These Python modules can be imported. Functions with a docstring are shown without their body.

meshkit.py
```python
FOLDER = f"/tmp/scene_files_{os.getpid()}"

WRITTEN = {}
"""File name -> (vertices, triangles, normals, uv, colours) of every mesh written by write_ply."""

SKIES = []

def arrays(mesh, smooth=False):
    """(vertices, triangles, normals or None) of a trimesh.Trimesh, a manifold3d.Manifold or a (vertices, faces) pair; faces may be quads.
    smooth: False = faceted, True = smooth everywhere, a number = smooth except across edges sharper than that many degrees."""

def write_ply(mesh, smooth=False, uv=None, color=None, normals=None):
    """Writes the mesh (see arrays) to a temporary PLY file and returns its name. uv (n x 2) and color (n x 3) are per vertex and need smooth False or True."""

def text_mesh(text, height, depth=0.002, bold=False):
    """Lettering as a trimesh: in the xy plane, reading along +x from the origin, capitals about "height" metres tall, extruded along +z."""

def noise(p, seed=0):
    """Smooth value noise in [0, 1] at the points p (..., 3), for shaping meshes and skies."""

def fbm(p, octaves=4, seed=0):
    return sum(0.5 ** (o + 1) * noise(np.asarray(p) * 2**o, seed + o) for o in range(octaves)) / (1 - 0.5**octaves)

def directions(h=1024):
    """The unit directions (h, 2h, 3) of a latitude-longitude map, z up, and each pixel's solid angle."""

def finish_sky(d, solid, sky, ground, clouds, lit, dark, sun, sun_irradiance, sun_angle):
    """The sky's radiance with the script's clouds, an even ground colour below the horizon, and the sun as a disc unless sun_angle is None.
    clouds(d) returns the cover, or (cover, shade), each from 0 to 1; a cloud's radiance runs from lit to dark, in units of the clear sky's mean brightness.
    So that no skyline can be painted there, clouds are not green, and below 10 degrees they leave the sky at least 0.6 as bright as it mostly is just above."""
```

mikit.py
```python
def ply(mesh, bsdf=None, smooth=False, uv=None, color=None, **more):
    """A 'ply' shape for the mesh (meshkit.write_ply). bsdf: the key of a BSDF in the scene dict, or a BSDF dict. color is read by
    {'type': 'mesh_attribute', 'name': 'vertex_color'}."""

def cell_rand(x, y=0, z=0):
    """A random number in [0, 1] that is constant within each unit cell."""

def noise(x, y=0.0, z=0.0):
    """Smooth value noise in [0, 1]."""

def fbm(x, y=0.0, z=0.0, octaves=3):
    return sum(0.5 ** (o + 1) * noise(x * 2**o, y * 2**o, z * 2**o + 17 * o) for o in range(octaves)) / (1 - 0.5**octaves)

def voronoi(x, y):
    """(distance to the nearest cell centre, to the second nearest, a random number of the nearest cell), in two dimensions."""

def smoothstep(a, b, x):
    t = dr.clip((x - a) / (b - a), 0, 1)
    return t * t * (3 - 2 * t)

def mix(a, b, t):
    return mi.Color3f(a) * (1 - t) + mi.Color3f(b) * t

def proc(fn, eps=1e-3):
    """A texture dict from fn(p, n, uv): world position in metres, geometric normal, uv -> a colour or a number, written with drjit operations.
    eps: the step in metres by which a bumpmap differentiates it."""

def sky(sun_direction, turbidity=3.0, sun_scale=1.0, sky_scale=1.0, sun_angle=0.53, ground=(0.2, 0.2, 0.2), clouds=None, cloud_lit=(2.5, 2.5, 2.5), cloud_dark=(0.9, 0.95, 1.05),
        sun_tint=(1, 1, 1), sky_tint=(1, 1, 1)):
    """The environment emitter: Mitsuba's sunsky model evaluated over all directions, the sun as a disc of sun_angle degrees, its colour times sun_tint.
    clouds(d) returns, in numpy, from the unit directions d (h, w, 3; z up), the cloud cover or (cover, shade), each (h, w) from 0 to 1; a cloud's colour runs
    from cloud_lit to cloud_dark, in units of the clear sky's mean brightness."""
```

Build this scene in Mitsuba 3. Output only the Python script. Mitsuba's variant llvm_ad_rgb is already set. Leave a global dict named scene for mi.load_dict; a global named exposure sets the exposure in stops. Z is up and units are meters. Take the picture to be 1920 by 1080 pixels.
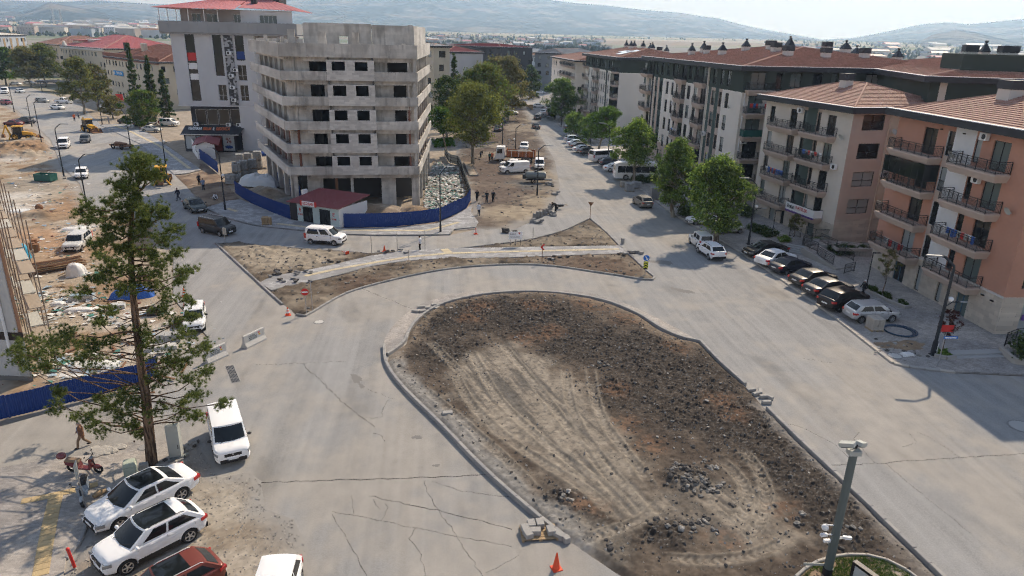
import math, random
import numpy as np, trimesh, manifold3d as m3, shapely.geometry as sg
import drjit as dr, mitsuba as mi, mikit, meshkit
from mikit import proc, noise, fbm, voronoi, cell_rand, smoothstep, mix
T = mi.ScalarTransform4f
scene, labels = {}, {}
exposure = 1.9
# ---- camera, air and light -------------------------------------------------
CAM = (0.0,0.0,22.0)
scene['haze_medium'] = {'type': 'homogeneous', 'albedo': {'type': 'rgb', 'value': [0.70,0.86,1.0]}, 'sigma_t': {'type': 'rgb', 'value': [0.00011,0.00013,0.00016]}, 'phase': {'type': 'hg', 'g': 0.45}}
scene['camera'] = {'type': 'perspective', 'fov': 72.288650, 'fov_axis': 'x', 'near_clip': 0.5, 'far_clip': 60000.0,
 'to_world': T().look_at(origin=CAM, target=[0.000000,94.118582,-11.788940], up=[-0.024583,0.337787,0.940901]), 'medium': {'type': 'ref', 'id': 'haze_medium'}}
SUN = np.array([math.sin(math.radians(30.5)) * math.cos(math.radians(42.5)), math.cos(math.radians(30.5)) * math.cos(math.radians(42.5)), math.sin(math.radians(42.5))])
def thin_cloud(d):
 z = d[..., 2]; n = meshkit.fbm(np.stack([d[..., 0] * 2.2, d[..., 1] * 2.2, z * 6], -1),4,3)
 return np.clip(0.97 * np.exp(-z * 3.8) + 0.22 * (n - 0.3),0,1), np.clip(0.2 + 0.4 * (n - 0.5),0,1)
scene['sky'] = mikit.sky(SUN.tolist(), turbidity=3.0, sun_scale=1.0, sun_tint=(0.95,0.985,1.06), clouds=thin_cloud, cloud_lit=(3.5,3.35,3.3), cloud_dark=(2.75,2.65,2.65), ground=(0.25,0.22,0.18), sun_angle=0.8)
# ---- helpers ---------------------------------------------------------------
COUNT = {}
def nk(base):
 n = COUNT.get(base, -1) + 1
 COUNT[base] = n
 return base if n == 0 else '%s_%03d' % (base, n)
def thing(name, label, cat, group=None):
 k = nk(name); labels[k] = {'label': label, 'category': cat}
 if group: labels[k]['group'] = group
 return k
def struct(k, kind='structure', label=None, cat=None):
 labels[k] = {'kind': kind}
 if label: labels[k]['label'] = label
 if cat: labels[k]['category'] = cat
 return k
class M:
 """collects triangles and quads"""
 def __init__(s): s.v = []; s.f = []; s.n = 0; s.uv = []
 def add(s, v, f):
  v = np.asarray(v, float).reshape(-1,3); f = np.asarray(f, int)
  if f.shape[1] == 4: f = np.vstack([f[:, [0,1,2]], f[:, [0,2,3]]])
  s.v.append(v); s.f.append(f + s.n); s.n += len(v); return s
 def tri(s, t): s.add(np.array(t.vertices), np.array(t.faces)); return s
 def man(s, m):
  q = m.to_mesh(); return s.add(q.vert_properties[:, :3], q.tri_verts)
 def quad(s, a, b, c, d): return s.add([a, b, c, d], [[0,1,2,3]])
 def hexa(s, p): return s.add(p, [[0,3,2,1], [4,5,6,7], [0,1,5,4], [1,2,6,5], [2,3,7,6], [3,0,4,7]])
 def box(s, x0, x1, y0, y1, z0, z1): return s.hexa([(x0, y0, z0),(x1, y0, z0),(x1, y1, z0),(x0, y1, z0),(x0, y0, z1),(x1, y0, z1),(x1, y1, z1),(x0, y1, z1)])
 def obox(s, c, l, w, z0, z1, yaw=0.0, ch=0.0):
  """box round c with length l along yaw; chamfered top when ch"""
  cx, cy = c[0], c[1]; ca, sa = math.cos(yaw), math.sin(yaw)
  def ring(a, b, z): return [(cx + ca * x - sa * y, cy + sa * x + ca * y, z) for x, y in ((-a, -b),(a, -b),(a, b),(-a, b))]
  if ch:
   p = ring(l / 2, w / 2, z0) + ring(l / 2, w / 2, z1 - ch) + ring(l / 2 - ch, w / 2 - ch, z1)
   return s.add(p, [[0,1,5,4], [1,2,6,5], [2,3,7,6], [3,0,4,7], [4,5,9,8], [5,6,10,9], [6,7,11,10], [7,4,8,11], [8,9,10,11]])
  return s.hexa(ring(l / 2, w / 2, z0) + ring(l / 2, w / 2, z1))
 def tube(s, pts, r, sides=6, cap=True):
  p = np.asarray(pts, float); n = len(p); r = np.broadcast_to(np.asarray(r, float),(n,))
  t = np.gradient(p, axis=0); t /= np.linalg.norm(t, axis=1, keepdims=True) + 1e-12
  ref = np.array([0,0,1.0]) if abs(t[:, 2]).mean() < 0.8 else np.array([1.0,0.02,0])
  a = np.cross(t, ref); a /= np.linalg.norm(a, axis=1, keepdims=True) + 1e-12
  b = np.cross(t, a); g = np.arange(sides) * 2 * np.pi / sides
  v = p[:, None] + r[:, None, None] * (np.cos(g)[None, :, None] * a[:, None] + np.sin(g)[None, :, None] * b[:, None])
  f = []
  for i in range(n - 1):
   for j in range(sides):
    k = (j + 1) % sides
    f.append([i * sides + j, i * sides + k, (i + 1) * sides + k, (i + 1) * sides + j])
  v = v.reshape(-1,3); s.add(v, f)
  if cap:
   for e in (0, n - 1):
    s.add(np.vstack([v[e * sides:(e + 1) * sides], p[e:e + 1]]), [[j, (j + 1) % sides, sides] for j in range(sides)])
  return s
 def bar(s, a, b, w, h=None):
  """square bar from a to b"""
  a, b = np.asarray(a, float), np.asarray(b, float); h = h or w
  t = b - a; t /= np.linalg.norm(t) + 1e-12
  ref = np.array([0,0,1.0]) if abs(t[2]) < 0.9 else np.array([1.0,0,0])
  x = np.cross(t, ref); x /= np.linalg.norm(x); y = np.cross(x, t)
  q = [(-1,-1),(1,-1),(1,1),(-1,1)]
  return s.hexa([e + x * w / 2 * i + y * h / 2 * j for e in (a, b) for i, j in q])
 def prism(s, poly, z0, z1, bottom=False):
  if not isinstance(poly, sg.base.BaseGeometry): poly = sg.Polygon(poly)
  if not poly.is_valid: poly = poly.buffer(0)
  for g in getattr(poly, 'geoms', [poly]):
   if g.area > 1e-9: s.tri(trimesh.creation.extrude_polygon(g, z1 - z0, engine='earcut').apply_translation([0,0, z0]))
  return s
 def sheet(s, poly, z):
  if not isinstance(poly, sg.base.BaseGeometry): poly = sg.Polygon(poly)
  if not poly.is_valid: poly = poly.buffer(0)
  for g in getattr(poly, 'geoms', [poly]):
   v, f = trimesh.creation.triangulate_polygon(g, engine='earcut')
   s.add(np.c_[v, np.full(len(v), z)], f)
  return s
 def lathe(s, prof, c=(0,0,0), n=16):
  p = np.asarray(prof, float); g = np.arange(n) * 2 * np.pi / n
  v = np.stack([p[:, None, 0] * np.cos(g), p[:, None, 0] * np.sin(g), np.repeat(p[:, 1:2], n, 1)], -1).reshape(-1,3) + np.asarray(c, float)
  f = [[i * n + j, i * n + (j + 1) % n, (i + 1) * n + (j + 1) % n, (i + 1) * n + j] for i in range(len(p) - 1) for j in range(n)]
  return s.add(v, f)
 def ball(s, c, r, sub=1):
  t = trimesh.creation.icosphere(subdivisions=sub); r = np.broadcast_to(np.asarray(r, float),(3,))
  return s.add(np.array(t.vertices) * r + np.asarray(c, float), t.faces)
 def rock(s, c, r, seed, flat=0.6):
  t = trimesh.creation.icosphere(subdivisions=1); q = np.random.RandomState(seed)
  v = np.array(t.vertices) * (0.7 + 0.55 * q.rand(len(t.vertices),1)) * np.array([1,0.6 + 0.6 * q.rand(), flat]) * r
  a = q.rand() * 6.28; v = v @ np.array([[math.cos(a),-math.sin(a),0], [math.sin(a), math.cos(a),0], [0,0,1]]).T
  return s.add(v + np.asarray(c, float), t.faces)
 def merge(s, o): return s.add(*o.arr()) if o.n else s
 def arr(s): return np.vstack(s.v), np.vstack(s.f)
 def tf(s, m):
  m = np.asarray(m, float); s.v = [x @ m[:3, :3].T + m[:3,3] for x in s.v]; return s
def mat4(x=0, y=0, z=0, yaw=0.0, sc=1.0, pitch=0.0, roll=0.0):
 c, s = math.cos(yaw), math.sin(yaw); R = np.array([[c, -s, 0], [s, c, 0], [0,0,1.0]])
 c, s = math.cos(pitch), math.sin(pitch); R = R @ np.array([[c, 0, s], [0,1,0], [-s, 0, c]])
 c, s = math.cos(roll), math.sin(roll); R = R @ np.array([[1,0,0], [0, c, -s], [0, s, c]])
 m = np.eye(4); m[:3, :3] = R * sc; m[:3,3] = (x, y, z); return m
def put(k, mesh, bsdf, smooth=False, parent=None, tw=None, color=None, uv=None):
 """one shape entry of the scene; returns its key"""
 k = nk(parent + '__' + k) if parent else nk(k)
 if isinstance(mesh, M):
  if not mesh.n: return k
  mesh = mesh.arr()
 d = mesh if isinstance(mesh, dict) else mikit.ply(mesh, bsdf, smooth=smooth, color=color, uv=uv)
 if isinstance(mesh, dict):
  d = dict(mesh)
  if bsdf: d['bsdf'] = {'type': 'ref', 'id': bsdf}
 if tw is not None: d['to_world'] = T(np.asarray(tw))
 scene[k] = d
 return k
def tag(k, label, cat, group=None):
 labels[k] = {'label': label, 'category': cat}
 if group: labels[k]['group'] = group
 return k
def hd(a, b): return math.atan2(b[1] - a[1], b[0] - a[0])
def lerp(a, b, t): return a + (b - a) * t
SURVEY = [[0.999698,0.024583,0.0], [0.008306,-0.337787,0.941186], [0.023137,-0.940901,-0.337889]]; FPX = 1314.352
def PXG(a, b):
 """ground point met by the bearing (a, b) of the site survey"""
 q = np.array(SURVEY) @ np.array([(a - 960) / FPX, (b - 540) / FPX, 1.0]); t = -22.0 / q[2]
 return (q[0] * t, q[1] * t)
def tz(r): return 0.0105 * max(0.0, min(r, 4700.0) - 900.0)
def PXT(a, b):
 """the same on the gently rising plain"""
 v = np.array(SURVEY) @ np.array([(a - 960) / FPX, (b - 540) / FPX, 1.0]); h = math.hypot(v[0], v[1]); k = v[2] / h; r = 22.0 / -k if k < -0.024 else (22.0 + 9.45) / (0.0105 - k)
 return (v[0] / h * r, v[1] / h * r)
# ---- materials -------------------------------------------------------------
def rgb(c): return {'type': 'rgb', 'value': [float(x) for x in c]}
def mat(k, c, rough=0.7, metal=0.0, spec=0.4, coat=0.0, two=True):
 d = {'type': 'principled', 'base_color': c if isinstance(c, dict) else rgb(c), 'roughness': rough, 'metallic': metal, 'specular': spec, 'clearcoat': coat, 'clearcoat_gloss': 0.92}
 scene[k] = {'type': 'twosided', 'nested': d} if two else d
 return k
VC = {'type': 'mesh_attribute', 'name': 'vertex_color'}
def pc(f, eps=1e-3): return proc(f, eps)
def bumped(k, c, hfn, rough=0.85, eps=0.02, spec=0.3):
 scene[k] = {'type': 'twosided', 'nested': {'type': 'bumpmap', 'arbitrary': proc(hfn, eps), 'scale': 1.0, 'nested': {'type': 'principled', 'base_color': c, 'roughness': rough, 'specular': spec}}}
 return k
def f_asphalt(p, n, uv):
 a = fbm(p.x * 0.16, p.y * 0.13,3.0,4); b = fbm(p.x * 1.3, p.y * 1.1,9.0,3); g = noise(p.x * 22, p.y * 22,1.0)
 st = fbm(p.x * 1.4 + p.y * 0.14, p.y * 0.05,5.0,3)
 dust = smoothstep(0.42,0.68, a * 0.75 + b * 0.25 + smoothstep(-8.0,-30.0, p.x) * smoothstep(56.0,34.0, p.y) * 0.3)
 s2 = fbm(p.x * 3.4 + p.y * 0.34, p.y * 0.09,7.0,3)
 v = 0.255 * (0.70 + 0.14 * b + 0.22 * st + 0.26 * s2 + 0.2 * (g - 0.5))
 c = mix(mi.Color3f(0.99,0.99,0.985) * v, mi.Color3f(0.355,0.315,0.26) * (0.8 + 0.35 * b), dust * 0.40)
 oil = smoothstep(0.60,0.85, fbm(p.x * 0.4 + p.y * 0.1, p.y * 0.13,21.0,4))
 return c * (1 - 0.22 * oil)
def f_dirt(p, n, uv):
 a = fbm(p.x * 0.2, p.y * 0.2,0.0,4); b = fbm(p.x * 1.7, p.y * 1.7,4.0,4); g = noise(p.x * 14, p.y * 14,2.0)
 c = mix(mi.Color3f(0.27,0.195,0.13), mi.Color3f(0.36,0.31,0.25), smoothstep(0.35,0.65, a))
 return c * (0.62 + 0.6 * b + 0.25 * (g - 0.5))
def f_land(p, n, uv):
 r = dr.sqrt(p.x * p.x + p.y * p.y)
 b = fbm(p.x * 1.1, p.y * 1.1,4.0,3); a = fbm(p.x * 0.012, p.y * 0.012,1.0,4)
 near = mix(mi.Color3f(0.25,0.2,0.15), mi.Color3f(0.33,0.29,0.24), a) * (0.7 + 0.5 * b)
 d1, d2, w = voronoi(p.x * 0.0016, p.y * 0.0038)
 fld = mix(mi.Color3f(0.33,0.26,0.16), mi.Color3f(0.15,0.17,0.08), smoothstep(0.45,0.75, w))
 fld = mix(fld, mi.Color3f(0.24,0.17,0.11), smoothstep(0.8,0.9, w)) * (0.75 + 0.5 * a)
 town = mix(mi.Color3f(0.2,0.18,0.15), mi.Color3f(0.12,0.14,0.08), smoothstep(0.45,0.6, a))
 f = smoothstep(1500.0,2100.0, r)
 return mix(mix(near, town, smoothstep(230.0,420.0, r)), fld, f)
def f_hill(p, n, uv):
 a = fbm(p.x * 0.0035, p.y * 0.0035, p.z * 0.004,4); b = fbm(p.x * 0.02, p.y * 0.02,2.0,3)
 return mix(mi.Color3f(0.02,0.03,0.03), mi.Color3f(0.17,0.14,0.105), smoothstep(0.44,0.7, a * 0.75 + b * 0.25))
def f_concrete(p, n, uv):
 h = p.x + p.y * 0.7
 a = fbm(h * 0.5, p.z * 0.6,0.0,4); b = fbm(h * 3.0, p.z * 0.8,6.0,3); g = noise(h * 17, p.z * 19, p.y * 11)
 bd = cell_rand(dr.floor(p.z / 0.42), dr.floor(h / 2.4),3.0)
 run = smoothstep(0.63,0.78, fbm(h * 1.6, p.z * 0.22,11.0,3))
 c = mix(mi.Color3f(0.56,0.53,0.485), mi.Color3f(0.42,0.395,0.36), smoothstep(0.35,0.65, a)) * (0.78 + 0.3 * b + 0.12 * (g - 0.5) + 0.14 * (bd - 0.5))
 return c * (1 - 0.25 * run)
def f_block(p, n, uv):
 h = p.x * 0.8 + p.y * 0.6
 row = dr.floor(p.z / 0.25); x = h / 0.6 + 0.5 * cell_rand(row, 0,7)
 fx, fz = x - dr.floor(x), p.z / 0.25 - row
 j = dr.minimum(smoothstep(0.0,0.05, fx), smoothstep(0.0,0.1, fz))
 return mi.Color3f(0.56,0.53,0.49) * (0.8 + 0.25 * cell_rand(dr.floor(x), row, 2) + 0.3 * (fbm(h, p.z, 1.0,3) - 0.5)) * (0.86 + 0.14 * j)
def f_plaster(p, n, uv):
 a = fbm((p.x + p.y) * 0.35, p.z * 0.18,0.0,4); g = noise(p.x * 9 + p.y * 7, p.z * 9,2.0)
 return 0.84 + 0.22 * a + 0.05 * (g - 0.5)
def f_rooftile(p, n, uv):
 u, v = uv.x / 0.30, uv.y
 row = dr.floor(v + 0.001); cu = dr.floor(u)
 fu = u - cu; r = cell_rand(cu, row, 3)
 c = mix(mi.Color3f(0.33,0.185,0.145), mi.Color3f(0.44,0.275,0.22), r)
 c = mix(c, mi.Color3f(0.30,0.2,0.16),0.35 * smoothstep(0.55,0.75, fbm(p.x * 0.4, p.y * 0.4,3.0,3)))
 return c * (0.62 + 0.38 * smoothstep(0.02,0.2, fu) * smoothstep(1.0,0.86, fu)) * (0.86 + 0.28 * fbm(p.x * 1.5, p.y * 1.5,8.0,2))
def f_paver(p, n, uv):
 x, y = (p.x * 0.995 + p.y * 0.09) / 0.2,(p.y * 0.995 - p.x * 0.09) / 0.1
 row = dr.floor(y); x = x + 0.5 * (row - 2 * dr.floor(row / 2))
 fx, fy = x - dr.floor(x), y - row
 j = dr.minimum(smoothstep(0.0,0.06, fx), smoothstep(0.0,0.12, fy))
 t = fbm(p.x * 0.3, p.y * 0.3,2.0,4)
 c = mix(mi.Color3f(0.27,0.255,0.245), mi.Color3f(0.36,0.33,0.30), smoothstep(0.4,0.62, t))
 return c * (0.8 + 0.3 * cell_rand(dr.floor(x), row, 5)) * (0.72 + 0.28 * j) * (0.8 + 0.4 * fbm(p.x * 2, p.y * 2,7.0,2))
def f_bark(p, n, uv):
 a = fbm((p.x + p.y) * 9, p.z * 2.2, p.x * 6,4)
 return mix(mi.Color3f(0.05,0.032,0.022), mi.Color3f(0.20,0.13,0.085), smoothstep(0.35,0.68, a))
def f_bark2(p, n, uv):
 a = fbm((p.x + p.y) * 3, p.z * 1.6, p.x * 3,3)
 return mix(mi.Color3f(0.16,0.13,0.1), mi.Color3f(0.33,0.3,0.24), smoothstep(0.42,0.6, a))
def f_stone(p, n, uv):
 h = p.x * 0.25 + p.y
 row = dr.floor(p.z / 0.4); x = h / 0.9 + 0.5 * (row - 2 * dr.floor(row / 2))
 fx, fz = x - dr.floor(x), p.z / 0.4 - row
 j = dr.minimum(smoothstep(0.0,0.025, fx), smoothstep(0.0,0.055, fz))
 return mi.Color3f(0.52,0.455,0.375) * (0.86 + 0.2 * cell_rand(dr.floor(x), row, 4)) * (0.7 + 0.3 * j) * (0.85 + 0.3 * fbm(h * 2, p.z * 2,1.0,3))
def h_ground(p, n, uv): return 0.045 * fbm(p.x * 2.6, p.y * 2.6,0.0,4)
def h_asphalt(p, n, uv): return 0.004 * fbm(p.x * 9, p.y * 9,0.0,2)
bumped('m_asphalt', pc(f_asphalt), h_asphalt, 0.9,0.03)
bumped('m_dirt', pc(f_dirt), h_ground, 0.95,0.05)
mat('m_land', pc(f_land),0.95)
mat('m_hill', pc(f_hill),1.0, spec=0.05)
mat('m_concrete', pc(f_concrete),0.9)
mat('m_block', pc(f_block),0.95)
mat('m_rooftile', pc(f_rooftile),0.75)
mat('m_paver', pc(f_paver),0.85)
mat('m_bark', pc(f_bark),0.95)
mat('m_bark_pale', pc(f_bark2),0.9)
mat('m_stone', pc(f_stone),0.75)
def f_tint(c):
 return lambda p, n, uv: mi.Color3f(*c) * f_plaster(p, n, uv)
PL = {'cream': (0.68,0.62,0.54), 'green': (0.062,0.078,0.066), 'orange': (0.52,0.275,0.195), 'white': (0.66,0.64,0.62), 'rose': (0.52,0.42,0.355), 'straw': (0.56,0.50,0.39), 'grey': (0.33,0.33,0.335)}
def plaster(k, c): mat('m_' + k, pc(f_tint(c)),0.9, spec=0.2)
for k_, c_ in PL.items(): plaster(k_, c_)
scene['m_soil'] = {'type': 'twosided', 'nested': {'type': 'bumpmap', 'arbitrary': proc(lambda p, n, uv: 0.03 * fbm(p.x * 6, p.y * 6,0.0,3),0.02), 'scale': 1.0, 'nested': {'type': 'principled', 'base_color': VC, 'roughness': 0.97, 'specular': 0.15}}}
mat('m_vc', VC, 0.85, spec=0.2)
mat('m_kerb', (0.27,0.265,0.26),0.8)
mat('m_kerb_dark', (0.20,0.20,0.2),0.85)
mat('m_tactile', (0.47,0.36,0.2),0.85)
mat('m_crack', (0.05,0.047,0.043),0.95)
mat('m_dark_metal', (0.035,0.037,0.042),0.45,0.3)
mat('m_black', (0.015,0.015,0.017),0.5)
mat('m_interior', (0.012,0.012,0.013),0.9, spec=0.05)
mat('m_rubber', (0.022,0.022,0.023),0.85)
mat('m_fascia', (0.03,0.033,0.04),0.5)
mat('m_gutter', (0.62,0.63,0.65),0.5)
mat('m_glass', (0.011,0.014,0.016),0.07, spec=0.5)
mat('m_glass_curtain', (0.11,0.14,0.135),0.12, spec=0.7)
mat('m_glass_pale', (0.3,0.33,0.33),0.15, spec=0.7)
mat('m_frame', (0.03,0.031,0.034),0.5)
mat('m_white', (0.74,0.74,0.74),0.55)
mat('m_offwhite', (0.55,0.53,0.49),0.7)
mat('m_pole', (0.028,0.033,0.042),0.4,0.3)
mat('m_pole_green', (0.115,0.14,0.14),0.5,0.2)
mat('m_steel', (0.45,0.46,0.47),0.35,0.8)
mat('m_alloy', (0.5,0.51,0.53),0.3,0.7)
mat('m_blue', (0.012,0.045,0.20),0.45,0.1)
mat('m_blue_cloth', (0.03,0.12,0.45),0.6)
mat('m_cyan_cloth', (0.04,0.33,0.52),0.6)
mat('m_red', (0.55,0.035,0.03),0.5)
mat('m_red_roof', (0.25,0.075,0.08),0.55)
mat('m_pink_roof', (0.50,0.19,0.19),0.6)
mat('m_cone', (0.72,0.09,0.035),0.6)
mat('m_yellow', (0.62,0.33,0.03),0.5)
mat('m_timber', (0.34,0.24,0.14),0.85)
mat('m_rust', (0.20,0.105,0.06),0.9)
mat('m_brick', (0.20,0.09,0.065),0.9)
mat('m_greybox', (0.40,0.41,0.38),0.6)
mat('m_palegreen', (0.40,0.44,0.36),0.6)
mat('m_slab', (0.33,0.33,0.325),0.85)
mat('m_teal', (0.03,0.16,0.13),0.5)
mat('m_skin', (0.42,0.26,0.19),0.6)
mat('m_hair', (0.02,0.017,0.015),0.8)
mat('m_headlamp', (0.2,0.21,0.22),0.1, spec=0.8, coat=1.0)
mat('m_taillamp', (0.42,0.015,0.015),0.15, spec=0.7, coat=1.0)
mat('m_orange_lens', (0.7,0.22,0.02),0.2)
mat('m_plate', (0.7,0.7,0.7),0.4)
mat('m_solar', (0.42,0.47,0.52),0.08, spec=0.9)
mat('m_greenbin', (0.02,0.10,0.085),0.5)
scene['m_leaf'] = {'type': 'principledthin', 'base_color': VC, 'roughness': 0.6, 'diff_trans': 0.9, 'spec_trans': 0.0}
scene['m_grass'] = {'type': 'principledthin', 'base_color': rgb((0.075,0.14,0.025)), 'roughness': 0.7, 'diff_trans': 0.6}
PAINT = {}
def paint(c, metal=0.0):
 k = 'm_paint_%d' % len(PAINT) if c not in PAINT else PAINT[c]
 if c not in PAINT: PAINT[c] = mat(k, c, 0.35, metal, 0.5,1.0)
 return k
# ---- ground, roads, pavements ---------------------------------------------
RS = np.random.RandomState
def densify(pts, step):
 out = []
 for a, b in zip(pts[:-1], pts[1:]):
  a, b = np.array(a, float), np.array(b, float); n = max(1, int(np.ceil(np.linalg.norm(b - a) / step)))
  out += [a + (b - a) * i / n for i in range(n)]
 return np.array(out + [np.array(pts[-1], float)])
def smooth_line(pts, step=0.5, k=2):
 p = [np.array(q, float) for q in pts]
 for _ in range(k):
  q = [p[0]]
  for a, b in zip(p[:-1], p[1:]): q += [a * 0.75 + b * 0.25, a * 0.25 + b * 0.75]
  p = q + [p[-1]]
 return densify(p, step)
def resample(pts, step):
 p = np.asarray(pts, float); d = np.r_[0, np.cumsum(np.linalg.norm(np.diff(p, axis=0), axis=1))]
 t = np.arange(0, d[-1], step)
 return np.c_[np.interp(t, d, p[:, 0]), np.interp(t, d, p[:, 1])], d[-1]
def ground_mesh():
 rs = np.r_[0, np.geomspace(12,9000,60)]; az = np.linspace(0,2 * np.pi, 97)[:-1]
 m = M(); v = [[0,0,-0.07]]; f = []
 for r in rs[1:]:
  for a in az:
   z = -0.07 + tz(r)
   v.append([r * math.sin(a), r * math.cos(a), z])
 n = len(az)
 for j in range(n): f.append([0,1 + j, 1 + (j + 1) % n, 1 + (j + 1) % n])
 for i in range(len(rs) - 2):
  for j in range(n):
   k = (j + 1) % n; f.append([1 + i * n + j, 1 + i * n + k, 1 + (i + 1) * n + k, 1 + (i + 1) * n + j])
 return m.add(v, f)
struct(put('ground', ground_mesh(), 'm_land', smooth=True), label='dusty ground and fields reaching out to the hills')
ASPH = [(3.49,296.17),(11.65,298.77),(10.70,242.64),(10.89,202.72),(12.49,174.04),(16.49,141.84),(18.86,114.58),(21.35,92.69),(23.67,82.08),(25.38,73.88),(26.34,68.90),(27.71,56.47),(28.16,46.85),(29.29,46.03),(31.87,45.49),(36.68,45.25),(45.12,44.87),(95,44),(95,10),(-60,10),(-60,33),(-29.50,35.32),(-24.17,40.31),(-23.55,42.24),(-23.38,45.89),(-22.96,48.59),(-29.22,56.43),(-34.79,68.46),(-42.69,80.72),(-47.98,84.13),(-54.66,87.70),(-64.14,102.07),(-75.67,116.36),(-94.67,143.78),(-115.00,169.48),(-137.18,196.35),(-186.35,245.06),(-224.75,297.03),(-195.99,274.55),(-178.40,266.19),(-128.46,211.37),(-97.74,167.71),(-75.15,141.09),(-54.14,110.59),(-48.38,102.04),(-40.24,89.24),(-35.42,84.04),(-30.69,80.88),(-25.48,79.42),(-19.84,78.06),(-15.82,77.97),(-11.27,78.39),(-7.49,78.97),(-4.35,81.91),(0.15,82.33),(4.71,90.97),(7.13,108.81),(7.53,134.05),(5.15,183.17),(2.87,231.51)]
struct(put('road', M().sheet(ASPH, 0.0), 'm_asphalt'), label='dusty grey asphalt road and junction')
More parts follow.
